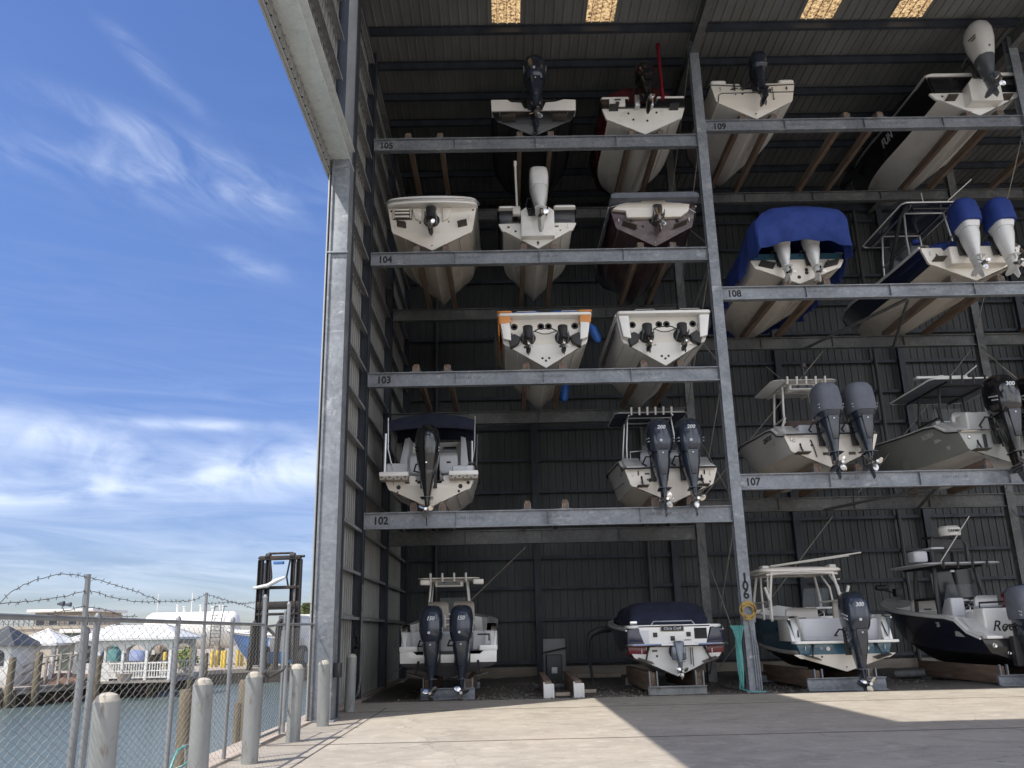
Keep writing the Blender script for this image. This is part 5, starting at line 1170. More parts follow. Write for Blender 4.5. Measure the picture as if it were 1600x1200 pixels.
for sx in (-1, 1):
    trim_tab(o, sx*.95, .80, -14, .30, M['tab'], dr=-sx*14)
    port(o, sx*1.28, 1.36, .025)
stern_fittings(o, 1.15, 1.12, .16, 2); sterndrive(o, -.02, 1.0, .95, ph=.5, tilt=10, m=M['plastic'])
for k in range(4): cleat(o, -.9+.6*k, -.1, 1.66)
# --- level 104, middle: white outboard on a bracket, black topsides
o = boat(1.20, 13.03, 'black sided boat with tall white outboard and white pole, middle of shelf 104')
S = dict(B=2.44, H=1.36, L=7.0, hc=.60, bc=1.02); make_hull(o, S, M['gel_bottom2'], M['black_gel'], M['gel_white'])
transom(o, dict(S, H=.86), M['gel_bottom2'], None, top=.86)
b = MB()
for sx in (-1, 1): b.prism([(sx*.50, .84), (sx*1.17, .80), (sx*1.20, 1.32), (sx*.50, 1.32)], 'y', -.03, .03)
b.build('stern_quarter', M['black_gel'], o, bevel=.01, split=True)
b = MB(); b.prism([(-.52, .30), (.52, .30), (.52, 1.16), (.34, 1.30), (.28, .98), (-.28, .98), (-.34, 1.30), (-.52, 1.16)], 'y', -.32, .02); b.build('motor_bracket', M['gel_white'], o, bevel=.03)
b = MB()
for sx in (-1, 1): b.rbox(sx*.86-.34, sx*.86+.34, -.22, .25, 1.32, 1.39, .06, .02)
b.build('stern_platform', M['gel_white'], o, split=True)
b = MB(); b.tube([(.6, -.1, 1.42), (.6, -.1, 1.46), (1.1, -.1, 1.46), (1.1, -.1, 1.42)], .02, 6); b.build('grab_rail', M['plastic'], o)
q = lp(o, 808, 325, -.3); b = MB(); b.tube([(q.x, -.35, 1.1), (q.x-.03, -.35, 2.72)], .035, 8); b.tube([(q.x-.03, -.35, 2.70), (q.x-.03, -.38, 2.86)], .05, 8); b.rbox(q.x-.14, q.x+.1, -.42, -.25, 1.0, 1.25, .02, .02); b.build('anchor_pole', M['white_tube'], o)
stern_fittings(o, .95, .74, .14, 3); outboard(o, .06, -.34, 1.34, 1.18, M['motor_white'], M['motor_white'], tilt=22, style=1, ph=.1)
port(o, 0, .20, .03); port(o, -.9, .74, .03)
# --- level 104, right: maroon runabout
o = boat(4.84, 13.03, 'maroon hulled runabout with chrome drive and cream stern, right on shelf 104')
S = dict(B=2.72, H=1.42, L=7.8, hc=.60, bc=1.10, rub_m=M['gel_white']); make_hull(o, S, M['maroon'], M['maroon'], M['canvas_grey'])
transom(o, S, M['maroon'], None)
b = MB(); b.prism([(-.86, .92), (.82, .92), (1.08, 1.12), (1.14, 1.36), (.40, 1.44), (.36, 1.52), (-.34, 1.52), (-.38, 1.46), (-1.05, 1.40), (-1.30, 1.22), (-.88, 1.16)], 'y', -.22, -.03); b.build('stern_moulding', M['gel_cream'], o, bevel=.04)
b = MB(); b.loft([[(x*f, -.05-yy, z) for x, yy in [(1.38*math.cos(a), .30*abs(math.sin(a))**.5) for a in [math.pi*k/18 for k in range(19)]] + [(-1.36, .5), (1.36, .5)]] for z, f in ((1.42, .97), (1.45, 1.0), (1.55, .99), (1.60, .9))]); b.build('swim_platform', M['canvas_grey'], o, smooth=50)
cover(o, M['canvas_grey'], [(.0, 1.36, 1.34, 1.66, 4), (.3, 1.39, 1.15, 1.74, 3.4), (1.2, 1.42, 1.02, 1.78, 3.2), (3.0, 1.44, 1.05, 1.84, 3), (5.2, 1.3, 1.2, 1.8, 2.6), (7.0, .7, 1.5, 1.8, 2.2), (7.7, .15, 1.7, 1.8, 2)], wob=.012)
b = MB(); b.tube([(-1.33, -.08, 1.36), (-.85, -.26, 1.40), (.85, -.26, 1.36), (1.33, -.08, 1.12)], .010, 5); b.build('deck_line', M['gel_white'], o)
for sx in (-1, 1):
    trim_tab(o, sx*.80, .66, -6, .46, M['tab'], dr=-sx*22)
stern_fittings(o, 1.1, .88, .14, 4); sterndrive(o, .1, .92, .95, m=M['chrome'], ph=.9, tilt=12)
for x in (-.42, .42, .8): port(o, x, 1.3, .03)
# --- level 103, middle: white twin sterndrive with orange quarters
def twin_stern(cx, z, label, orange, rb):
    o = boat(cx, z, label)
    S = dict(B=2.78, H=1.66, L=8.8, hc=.72, bc=1.16, rise=.3, rub_m=M['gel_white']); make_hull(o, S, M['gel_bottom2'], M['gel_white'], M['gel_white'], accent=M['orange'] if orange else M['gel_liner'])
    transom(o, dict(S, H=1.55), M['gel_white'], None, top=1.55)
    b = MB(); b.prism([(-.98, .74), (.98, .74), (1.04, 1.50), (-1.04, 1.50)], 'y', -.058, -.02); b.build('stern_recess', M['gel_cream'], o, bevel=.01)
    b = MB()
    for sx in (-1, 1):
        b.prism([(sx*1.02, .78), (sx*1.25, .84), (sx*1.36, 1.50), (sx*1.06, 1.50)], 'y', -.34, -.05)
    b.build('stern_quarter', M['gel_white'], o, bevel=.025, split=True)
    if orange:
        b = MB()
        for sx in (-1, 1):
            b.prism([(sx*1.02, 1.34), (sx*1.36, 1.30), (sx*1.385, 1.54), (sx*1.05, 1.54)], 'y', -.355, -.04)
            b.rbox(sx*1.2-.215, sx*1.2+.215, -.395, .6, 1.645, 1.70, .06, .02)
        b.rbox(-1.425, -1.402, -.3, 3.2, 1.56, 1.72, .01, .005)
        b.build('quarter_decal', M['orange'], o, bevel=.02, split=True)
        b = MB(); b.rbox(-1.395, -1.37, -.3, 2.6, .95, 1.5, .01, .005); b.build('side_decal', M['orange'], o)
    b = MB(); b.rbox(-1.40, 1.40, -.38, .5, 1.54, 1.64, .10, .03); b.build('stern_deck', M['gel_white'], o)
    for x in (-.92, -.12, .11, .90): port(o, x, 1.30, .085, name='exhaust_port')
    for x, zz in ((-.1, .30), (0, .22), (.1, .30)): port(o, x, zz, .028)
    for sx in (-1, 1):
        b = MB(); b.prism([(sx*.80, .72), (sx*1.04, .58), (sx*1.12, .92), (sx*.92, 1.0), (sx*.74, .90)], 'y', -.30, -.05); b.build('tab_pocket', M['plastic'], o, bevel=.01)
        sterndrive(o, sx*.52, .92, .88, ph=.4+sx, tilt=8, pm=M['chrome'])
        port(o, sx*1.0, 1.08, .022)
    b = MB(); b.tube([(-.36, -.3, 1.05), (-.2, -.36, 1.12), (.2, -.36, 1.12), (.36, -.3, 1.05)], .018, 6); b.tube([(-.34, -.34, 1.06), (-.1, -.3, .98), (.1, -.3, .98), (.34, -.34, 1.06)], .014, 6); b.build('tie_bar', M['plastic'], o)
    for a in (-.9, .45): railing(o, [(a, -.25, 1.62), (a+.08, -.25, 1.72), (a+.62, -.25, 1.72), (a+.7, -.25, 1.62)])
    return o, S
o, S = twin_stern(1.32, 9.16, 'white twin sterndrive boat with orange stern quarters and blue bumpers on shelf 103', True, 0)
M['fender'] = simple('blue_fender_vinyl', (.02, .13, .48), (.016, .10, .38), .4)
for k, (p0, p1, r, lb) in enumerate((((-1.0, -.05, 1.70), (-.12, -.05, 1.74), .07, 'l'), ((.2, -.05, 1.74), (1.05, -.05, 1.70), .07, 'r'))):
    b = MB(); b.tube([p0, (Vector(p0)*.9+Vector(p1)*.1), (Vector(p0)*.1+Vector(p1)*.9), p1], [r*.4, r, r, r*.4], 10); b.build('stern_bumper', M['fender'], o)
b = MB(); b.tube([(-1.5, .1, 1.45), (-1.52, .4, .9), (-1.46, .5, .3), (-1.44, .3, .55), (-1.5, 0, 1.2)], .022, 6); b.build('shore_cable', M['plastic'], o)
for px_, py, y, rr, ln, lb in ((930, 522, .9, .13, .62, 'blue cylindrical fender hanging off the right side of the orange quartered boat'), (882, 612, 3.2, .15, .7, 'dark blue fender hanging low under the orange quartered boat')):
    q = lp(o, px_, py, y); t = empty('fender', (o.location.x+q.x, o.location.y+y, o.location.z+q.z), 0, lb, 'fender'); t.rotation_euler = (0, R(-22 if y < 1 else 5), 0)
    b = MB(); b.lathe([(0, -ln/2), (rr*.5, -ln/2+.02), (rr, -ln/2+.12), (rr, ln/2-.12), (rr*.5, ln/2-.02), (.03, ln/2+.06), (0, ln/2+.06)], n=16); b.build('body', M['fender'], t)
    b = MB(); b.tube([(0, 0, ln/2+.04), (-.05, 0, ln/2+.5)], .01, 5); b.build('line', M['rod'], t)
o, S = twin_stern(4.88, 9.16, 'plain white twin sterndrive boat with dark side stripes, right on shelf 103', False, 0)
b = MB()
for k, (z0, z1) in enumerate(((1.38, 1.43), (1.26, 1.30), (1.17, 1.19))): b.rbox(-1.405, -1.385, .1+.3*k, 4.2, z0, z1, .005, .004)
b.build('side_stripe', M['navy'], o)
b = MB(); b.tube([(1.05, -.06, 1.3), (1.06, -.08, .7)], .014, 6); b.build('transducer_cable', M['plastic'], o)

# --- level 102, left: white pilothouse boat with black bimini and black outboard
o = boat(-2.12, 5.08, 'white pilothouse boat with black bimini top and one gloss black outboard')
S = dict(B=2.60, H=1.25, L=7.4, hc=.50, bc=1.06); make_hull(o, S, M['gel_bottom2'], M['gel_white'], M['gel_white'])
transom(o, dict(S, H=.86), M['gel_cream'], (.34, .22), .06, top=.92)
for sx in (-1, 1):
    b = MB(); b.rbox(sx*.98-.42, sx*.98+.42, -.42, .10, .86, .99, .04, .02); b.build('stern_pod', M['gel_white'], o)
    b = MB(); b.rbox(sx*.98-.40, sx*.98+.40, -.405, -.05, .76, .87, .03, .01); pd = b.build('pod_base', M['vinyl_tan'], o)
    b = MB()
    for k in range(7): b.lathe([(0, -.014), (.022, -.014), (.022, .01), (0, .01)], (sx*.98-.33+.11*k, -.41, .83 - .045*(k % 2)), 'y', 8)
    b.build('bolt', M['rust'], pd)
    port(o, sx*.88, .60, .05); port(o, sx*.38, .78, .025)
    splash_box(o, sx*.95-.32, sx*.95+.32, .95, 1.32 if sx < 0 else 1.22, .05, .9)
port(o, 1.1, .70, .04)
stern_fittings(o, 1.02, .72, .12, 5); outboard(o, -.02, -.05, 1.05, 1.20, M['motor_black'], M['motor_black'], tilt=2, style=3, low=M['motor_black'], ph=.2, num_m=M['chrome'], emblem=False)
b = MB(); b.rbox(-.16, .16, -.17, -.10, 1.85, 2.0, .03, .02)
z_t = lp(o, 680, 668, 1.9).z; x0, x1 = lp(o, 613, 668, 1.9).x, lp(o, 744, 668, 1.9).x; cx_ = (x0+x1)/2; hw = (x1-x0)/2
b = MB(); rings = []
for y, d in ((.9, -.34), (.92, -.02), (1.4, .06), (2.6, .08), (3.2, .02), (3.22, -.2)):
    rings.append([(cx_+hw*u, y, z_t+d+(.22*(1-u*u) if d > -.1 else .10*(1-u*u))) for u in [-1+2*k/10 for k in range(11)]])
b.loft(rings, False, False, closed=False); bt = b.build('bimini_top', M['canvas_navy'], o, smooth=60)
f = MB()
for sx in (-1, 1):
    f.tube([(cx_+sx*hw*1.0, .95, z_t+.1), (cx_+sx*hw*.98, .85, 1.9), (sx*1.12, .75, 1.1)], .022, 6); f.tube([(cx_+sx*hw, 3.0, z_t), (cx_+sx*hw*.98, 2.4, 1.3)], .022, 6)
f.tube([(-1.30, .0, .95), (-1.28, .0, 2.18)], .045, 8); f.tube([(1.2, .3, .95), (1.2, .4, 2.0)], .03, 8); f.build('frame', M['alu'], bt, split=True)
b = MB(); b.loft([[(-1.0, 2.5, 1.1), (1.0, 2.5, 1.1), (1.0, 4.6, 1.2), (-1.0, 4.6, 1.2)], [(-.86, 2.6, 1.7), (.86, 2.6, 1.7), (.86, 4.2, 1.7), (-.86, 4.2, 1.7)], [(-.8, 2.7, 2.5), (.8, 2.7, 2.5), (.75, 3.6, 2.45), (-.75, 3.6, 2.45)]]); cb = b.build('cabin', M['gel_white'], o, bevel=.04)
b = MB(); b.prism([(-.52, 1.2), (.1, 1.2), (.1, 2.3), (-.52, 2.3)], 'y', 2.48, 2.66); b.prism([(.2, 1.75), (.66, 1.75), (.62, 2.3), (.2, 2.3)], 'y', 2.5, 2.7); b.build('cabin_window', M['screen'], cb)
seat(o, -.45, 1.5, 1.25, .55, .5, M['gel_liner']); seat(o, .45, 1.5, 1.25, .55, .5, M['gel_liner'])
b = MB()
for sx in (-1, 1): b.loft([[(sx*.82, 1.2, 1.1), (sx*1.1, 1.2, 1.1), (sx*1.05, 2.6, 1.2), (sx*.85, 2.6, 1.2)], [(sx*.80, 1.9, 2.5), (sx*.95, 1.9, 2.45), (sx*.9, 2.7, 2.5), (sx*.78, 2.7, 2.5)]])
b.build('cabin_side', M['gel_liner'], cb, bevel=.02, split=True)
# --- level 102, right: white centre console, twin dark outboards, navy T-top
def centre_console(cx, z, label, S, side, bottom, trans, **k):
    o = boat(cx, z, label, **k); make_hull(o, S, bottom, side, M['gel_white'], accent=S.get('accent'), cap_w=.24); return o
o = boat(4.80, 5.08, 'white boat with navy canvas T top and twin 200 outboards on shelf 102')
S = dict(B=2.66, H=1.42, L=7.6, hc=.48, bc=1.08, rise=.5, drop=.40); make_hull(o, S, M['gel_bottom'], M['gel_white'], M['gel_white'], cap_w=.26)
transom(o, dict(S, H=.98, drop=0), M['gel_cream'], None, top=.98)
b = MB()
for sx in (-1, 1):
    b.prism([(.0, .96), (-.16, .96), (-.16, 1.04), (.35, 1.22), (.75, 1.46), (1.3, 1.50), (1.3, .96)], 'x', sx*1.02-.26, sx*1.02+.24)
b.build('stern_quarter', M['gel_white'], o, bevel=.03, split=True)
b = MB(); b.tube([(-1.32, -.2, .98), (-.7, -.22, .98), (.7, -.22, .98), (1.32, -.2, .98)], .03, 6); b.build('stern_rub_rail', M['plastic'], o)
splash_box(o, -.74, .74, .98, 1.36, .35, .9)
for sx in (-1, 1): trim_tab(o, sx*.86, .46, -4, .32); port(o, sx*.62 if sx < 0 else .76, .66, .045); port(o, sx*.50 if sx < 0 else .86, .66, .045); b = MB(); b.tube([(sx*.95, -.07, .80), (sx*.95, -.07, .92)], .02, 6); b.build('drain', M['plastic'], o)
stern_fittings(o, 1.12, .84, .12, 6); outboard(o, -.36, -.10, 1.12, 1.22, num='200', tilt=6, ph=.8); outboard(o, .48, -.10, 1.12, 1.22, num='200', tilt=6, ph=.1)
q = lp(o, 1012, 655, 2.2); a, c = lp(o, 957, 660, 2.2).x, lp(o, 1066, 660, 2.2).x
tt = ttop(o, a, c, 1.4, 3.3, lp(o, 1012, 646, 1.4).z, M['canvas_navy'], M['alu'], (1.7, 2.7, 1.0), 6, M['white_tube'], th=.09, crown=.12, r=.12, hz=.08, edge=M['alu'])
console(o, 0, 2.1, .8, .9, .95); seat(o, -.35, 1.3, 1.15, .6, .5, M['gel_liner']); seat(o, .35, 1.3, 1.15, .6, .5, M['gel_liner'])
railing(o, [(-1.0, .9, 1.45), (-1.0, .9, 1.68), (-.3, .9, 1.74), (-.3, .9, 1.45)])
b = MB(); b.rbox(-1.352, -1.332, .35, .52, 1.0, 1.14, .01, .005); b.build('maker_plate', M['plastic'], o)
b = MB(); b.tube([(-1.35, .1, .62), (-1.33, 2.8, .80)], .012, 5); b.build('spray_line', M['plastic'], o)

# --- ground, left: twin 150 outboards, cream hardtop
o = boat(-1.59, .50, 'white boat with cream T top and twin 150 outboards, left on the ground')
S = dict(B=2.62, H=1.36, L=7.4, hc=.42, bc=1.05, rise=.5); make_hull(o, S, M['black_bottom'], M['gel_white'], M['gel_white'], cap_w=.26)
transom(o, dict(S, H=.40, hc=.40), M['black_bottom'], None, top=.40, y0=-.03)
b = MB(); b.prism([(-1.30, .40), (1.30, .40), (1.31, .70), (.95, .70), (.85, .62), (-.85, .62), (-.95, .70), (-1.31, .70)], 'y', -.07, .1); b.build('transom', M['gel_white'], o, bevel=.015)
for sx in (-1, 1):
    b = MB(); b.rbox(sx*1.08-.25, sx*1.08+.25, -.06, .28, .70, .84, .04, .02); b.build('stern_step', M['gel_white'], o)
    splash_box(o, sx*.98-.34, sx*.98+.34, .72, 1.22, .30, .85)
    b = MB(); b.prism([(.05, .8), (.3, 1.2), (.95, 1.40), (.95, .8)], 'x', sx*1.22-.07, sx*1.22+.07); b.build('stern_quarter', M['gel_white'], o, bevel=.02, split=True)
    trim_tab(o, sx*.88, .12, 5, .36, M['tab'], dr=-sx*14); port(o, sx*1.12, .60, .05, M['chrome'])
splash_box(o, -.3, .3, .62, 1.15, .35, .8); b = MB(); b.rbox(.78, 1.12, .285, .299, 1.1, 1.14, .01, .004); b.rbox(1.08, 1.12, .285, .299, .95, 1.14, .01, .004); b.build('hatch_latch', M['plastic'], o)
outboard(o, -.42, -.10, .82, 1.10, num='150', tilt=0, ph=.5); outboard(o, .38, -.10, .82, 1.10, num='150', tilt=0, ph=2.2)
a, c = lp(o, 656, 905, 2.4).x, lp(o, 751, 905, 2.4).x; zt_ = lp(o, 703, 907, 2.2).z
tt = ttop(o, a, c, 1.5, 3.4, zt_, M['gel_cream'], M['white_tube'], (1.7, 2.7, 1.0), 4, th=.05, leg_x=.62, under=M['gel_cream'], hz=.06, crown=.03)
for sx in (-1, 1): b = MB(); b.rbox(sx*.78-.16, sx*.78+.16, 1.5, 1.9, zt_-.16, zt_-.01, .05, .03); b.build('speaker_pod', M['gel_cream'], tt)
seat(o, -.37, 1.25, 1.22, .62, .72, M['vinyl_tan']); seat(o, .37, 1.25, 1.22, .62, .72, M['vinyl_tan']); console(o, 0, 2.2, .8, .95, .95)
b = MB(); b.rbox(-.75, .75, 1.25, 1.75, .7, 1.22, .05, .03); b.build('leaning_post', M['gel_liner'], o)
railing(o, [(-.66, 1.1, 1.42), (-.62, 1.1, 1.56), (.62, 1.1, 1.56), (.66, 1.1, 1.42)], .022, [((-.66, 1.1, 1.40), (.66, 1.1, 1.40))], 'rocket_launcher', M['white_tube'])
for x in (-.5, -.17, .17, .5): b = MB(); b.tube([(x, 1.08, 1.32), (x, 1.02, 1.66)], .03, 8); b.build('rod_holder', M['white_tube'], o)

# --- ground, right of the empty cradle: navy and red runabout with canvas
o = boat(4.58, .42, 'navy and red striped runabout with white stern and navy canvas cover')
S = dict(B=2.62, H=1.24, L=8.2, hc=.46, bc=1.04, rise=.42, rub_m=M['alu']); make_hull(o, S, M['gel_bottom2'], M['navy'], M['gel_white'], boot=M['red'], cap_w=.3)
transom(o, dict(S, H=.76), M['gel_white'], None, top=.76)
b = MB(); b.prism([(-.84, .80), (.82, .80), (.98, 1.34), (-1.02, 1.34)], 'y', -.05, .06); b.build('stern_panel', M['gel_white'], o, bevel=.015)
b = MB()
for sx in (-1, 1): b.prism([(sx*.84, .84), (sx*1.31, .84), (sx*1.30, 1.22), (sx*1.0, 1.28)], 'y', -.06, .1)
b.build('stern_quarter', M['navy'], o, bevel=.02, split=True)
b = MB()
for sx in (-1, 1): b.prism([(sx*.78, .58), (sx*1.28, .60), (sx*1.31, .80), (sx*.84, .80)], 'y', -.06, .05)
b.build('red_stripe', M['red'], o, bevel=.01, split=True)
b = MB(); b.rbox(-1.36, 1.36, -.34, .05, .795, .85, .12, .02); b.build('swim_platform', M['gel_white'], o)
b = MB(); b.tube([(-1.37, .1, .82), (-1.34, -.28, .82), (-1.2, -.36, .82), (-.45, -.36, .82)], .03, 6); b.tube([(.55, -.36, .82), (1.2, -.36, .82), (1.34, -.28, .82), (1.37, .1, .82)], .03, 6); b.build('platform_trim', M['chrome'], o, split=True)
b = MB(); b.rbox(-1.31, 1.31, -.05, .9, 1.25, 1.34, .2, .03); b.build('rear_deck', M['gel_white'], o)
b = MB(); b.rbox(-.40, .24, -.075, -.052, 1.16, 1.32, .02, .008); pl = b.build('name_plate', M['wood_pale'], o); b = MB(); b.rbox(-.375, .215, -.082, -.076, 1.18, 1.30, .015, .003); b.build('plate_face', M['ink'], pl)
text('name_lettering', 'Chris Craft', .105, face(-.08, -.084, 1.24), M['decal'], pl, shear=.3, bold=.001)
for x, z in ((-.55, 1.08), (.36, 1.08), (-.08, .98)): b = MB(); b.rbox(x-.06, x+.06, -.075, -.05, z-.06, z+.06, .02, .01); b.build('stern_light', M['plastic'], o)
b = MB(); b.box(.52, .86, -.06, -.045, .96, 1.24); b.build('locker_opening', M['ink'], o); b = MB(); b.rbox(-.98, -.72, -.058, -.045, .86, 1.2, .03, .004); b.build('step_recess', M['gel_liner'], o)
text('hull_lettering', 'LAUNCH', .05, face(.32, -.054, .93), M['red'], o, bold=.002)
for sx in (-1, 1): trim_tab(o, sx*.86, .44, 8, .40, M['tab'], dr=-sx*18)
stern_fittings(o, .95, .66, .1, 7); sterndrive(o, .02, .62, .86, M['motor_grey'], ph=.2, tilt=0)
b = MB(); b.rbox(-.2, .2, -.4, -.28, .42, .78, .12, .05); b.build('drive_housing', M['motor_grey'], o)
b = MB(); b.tube([(.36, -.12, .74), (.36, -.14, .3)], .012, 5); b.tube([(.42, -.12, .74), (.42, -.14, .25)], .012, 5); b.build('hose', M['plastic'], o)
railing(o, [(-.62, .1, 1.33), (-.55, .1, 1.43), (.5, .1, 1.43), (.58, .1, 1.33)], .018)
cover(o, M['canvas_navy'], [(.72, 1.02, 1.32, 1.42, 5), (.80, 1.12, 1.30, 1.62, 5), (1.25, 1.10, 1.30, 1.96, 4.6), (2.2, 1.12, 1.32, 2.02, 4), (3.2, 1.16, 1.4, 1.98, 3.4), (5.2, 1.0, 1.5, 1.74, 2.5), (7.4, .35, 1.62, 1.72, 2.2)], wob=.02)
for x in (-.45, .9): b = MB(); b.rbox(x-.02, x+.02, .86, .92, 1.36, 1.6, .01, .01); b.build('cover_strap', M['gel_white'], o)
b = MB(); b.rbox(-1.12, -.9, .70, .84, 1.36, 1.46, .03, .02); b.build('cleat', M['chrome'], o)
# --- level 109, left: small white skiff with dark outboard
o = boat(8.44, 17.49, 'white skiff with thin black stripes and small dark outboard, left on shelf 109')
S = dict(B=2.78, H=1.34, L=6.6, hc=.62, bc=1.16); make_hull(o, S, M['gel_bottom2'], M['gel_cream'], M['gel_white'])
transom(o, S, M['gel_cream'], (.34, .22), .10, y0=-.05)
b = MB()
for sx in (-1, 1): b.rbox(sx*1.12-.26, sx*1.12+.26, -.08, .4, 1.34, 1.46, .08, .03)
b.build('stern_corner', M['gel_white'], o, split=True)
b = MB(); b.tube([(-1.40, -.065, 1.30), (-.5, -.07, 1.24), (.42, -.07, 1.24), (1.40, -.065, 1.28)], .018, 5); b.tube([(-1.20, -.06, .62), (-1.16, -.06, .90), (-1.06, -.06, .98), (1.34, -.06, 1.0)], .016, 5); b.build('stripe', M['plastic'], o, split=True)
for x in (-.62, -.36): b = MB(); b.tube([(x, -.1, 1.06), (x, -.1, 1.42)], .025, 6); b.tube([(x-.1, -.12, 1.12), (x+.1, -.12, 1.12)], .02, 6); b.build('rod_bracket', M['plastic'], o)
stern_fittings(o, 1.1, 1.12, .2, 8); outboard(o, .14, -.06, 1.40, 1.0, M['motor_navy'], M['motor_navy'], tilt=8, style=2, ph=.3, pm=M['plastic'])
b = MB(); b.tube([(.62, -.08, 1.18), (.64, -.08, .72)], .012, 5); b.build('transducer_cable', M['plastic'], o); port(o, .64, .74, .025); port(o, 1.1, 1.14, .03)
# --- level 109, right: big black topside boat, white outboard, small flag
o = boat(15.75, 17.49, 'big black sided boat with one tall white outboard and a small flag, on shelf 109')
S = dict(B=3.05, H=1.55, L=9.2, hc=.62, bc=1.22, rise=.6, rub_m=M['alu']); make_hull(o, S, M['gel_bottom2'], M['black_gel'], M['gel_white'])
transom(o, dict(S, H=.86), M['gel_white'], None, top=.86)
b = MB(); b.prism([(-.42, .30), (.62, .30), (.62, 1.30), (.30, 1.42), (-.05, 1.42), (-.42, .95)], 'y', -.45, .05); b.build('motor_bracket', M['gel_white'], o, bevel=.03)
b = MB(); b.prism([(-1.30, .84), (1.36, .84), (1.50, 1.50), (-1.46, 1.50)], 'y', -.03, .05); b.build('stern_panel', M['black_gel'], o, bevel=.01)
b = MB(); b.rbox(-1.56, 1.56, -.1, .9, 1.50, 1.60, .25, .03); b.build('stern_deck', M['gel_white'], o)
for sx in (-1, 1): trim_tab(o, sx*.90, .56, -12, .34, M['tab'])
port(o, -1.12, .74, .03); port(o, -.32, .62, .04)
b = MB(); b.rbox(1.0, 1.32, -.07, -.04, 1.14, 1.34, .02, .01); b.build('vent_grille', M['plastic'], o)
outboard(o, -.02, -.42, 1.62, 1.25, M['motor_white'], M['motor_grey'], tilt=6, style=3, ph=.9, low=M['motor_grey'], num_m=M['plastic'], emblem=False)
b = MB(); ys = [.9, 1.6, 2.4, 4, 6]
for sx in (-1, 1): b.prism([(.8, 1.56), (1.3, 1.9), (2.2, 2.02), (5.5, 2.1), (7.8, 1.95), (7.8, 1.5)], 'x', sx*1.36-.03 if sx > 0 else sx*1.36-.03, sx*1.36+.03)
b.build('coaming', M['black_gel'], o, bevel=.01, split=True)
q = lp(o, 1416, 150, 3.0); fl_ = empty('flag', (o.location.x+q.x, o.location.y+3.0, o.location.z+1.9), 0, 'small striped red white and blue flag on a thin staff on the black sided boat', 'flag')
b = MB(); b.tube([(0, 0, 0), (.05, 0, 1.25)], .016, 6); b.build('staff', M['alu'], fl_)
b = MB(); G = 9
for i in range(G+1):
    for j in range(8): b.v.append((.05+.36*i/G, .05*math.sin(i*1.1), 1.2-.30*j/7-.16*(i/G)**1.3))
for i in range(G):
    for j in range(7): b.f.append((i*8+j, (i+1)*8+j, (i+1)*8+j+1, i*8+j+1)); b.m.append(2 if (i < 4 and j < 4) else j % 2)
b.build('cloth', [M['red'], M['gel_white'], M['navy']], fl_)
side_text(o, S, 'FUN', .42, 3.3, .5, M['gel_liner'])
# --- level 108, left: twin white outboards under a royal blue cover
o = boat(9.18, 11.70, 'boat wrapped in royal blue canvas with twin white outboards, left on shelf 108')
S = dict(B=2.90, H=1.0, L=8.4, hc=.50, bc=1.22, rise=.5); make_hull(o, S, M['gel_bottom'], M['gel_cream'], M['gel_white'])
transom(o, dict(S, H=.78), M['gel_cream'], None, top=.80)
b = MB(); b.prism([(-1.32, .78), (1.32, .78), (1.40, 1.02), (-1.40, 1.02)], 'y', -.02, .04); b.build('stern_panel', M['teal'], o)
for sx in (-1, 1): trim_tab(o, sx*1.0, .56, -16, .46, M['plastic'], dr=-sx*14); outboard(o, sx*.45-.05, -.06, .92, .88, M['motor_white'], M['motor_white'], tilt=10, style=1, ph=.3+sx)
for x, z in ((-.55, .60), (.25, .46), (.25, .36), (0, .22)): port(o, x, z, .045)
cover(o, M['canvas_blue'], [(-.96, 1.36, .76, 1.90, 4.2), (-.88, 1.42, .74, 2.16, 4.0), (-.5, 1.50, .74, 2.36, 3.4), (-.1, 1.56, .70, 2.40, 3.0), (.5, 1.60, .50, 2.44, 2.7), (1.6, 1.60, .42, 2.32, 2.4), (2.8, 1.6, .40, 2.22, 2.2), (4.2, 1.54, .45, 2.1, 2.2), (6.2, 1.25, .7, 1.8, 2.2), (8.0, .4, 1.2, 1.6, 2.2)], wob=.05, arch=.26)
# --- level 108, right: navy hull, twin white outboards in blue motor covers, T-top
o = boat(14.62, 11.70, 'navy hulled boat with navy hardtop and twin white outboards in blue hoods')
S = dict(B=3.10, H=1.18, L=9.4, hc=.55, bc=1.26, rise=.75, rub_m=M['gel_white'], rub_r=.035); make_hull(o, S, M['gel_bottom'], M['navy'], M['gel_white'], cap_w=.26)
transom(o, dict(S, H=1.08), M['gel_cream'], (.80, .18), .12, top=1.12)
b = MB(); b.rbox(-.88, .92, -.42, .02, .42, 1.0, .06, .04); b.build('motor_bracket', M['gel_cream'], o)
for sx in (-1, 1): trim_tab(o, sx*1.0-.1, .66, -10, .36, M['tab'])
for x, z in ((.05, .82), (.05, 1.0)): port(o, x, z, .04)
b = MB(); b.rbox(1.12, 1.36, -.12, -.05, .94, 1.0, .01, .01); b.rbox(1.12, 1.36, -.12, -.05, .82, .88, .01, .01); b.build('boarding_ladder', M['plastic'], o)
stern_fittings(o, 1.3, .92, .14, 11); outboard(o, -.42, -.42, 1.12, 1.15, M['motor_white'], M['motor_white'], tilt=8, style=1, cover=M['canvas_blue'], ph=.3); outboard(o, .62, -.42, 1.12, 1.15, M['motor_white'], M['motor_white'], tilt=8, style=1, cover=M['canvas_blue'], ph=1.2)
zt_ = lp(o, 1430, 318, 1.2).z; tt = ttop(o, -1.2, .75, 1.2, 4.6, zt_, M['navy'], M['alu'], (1.7, 3.7, 1.3), 0, th=.07, leg_x=.78, rt=.035, crown=.05, edge=M['gel_white'], r=.3)
f = MB()
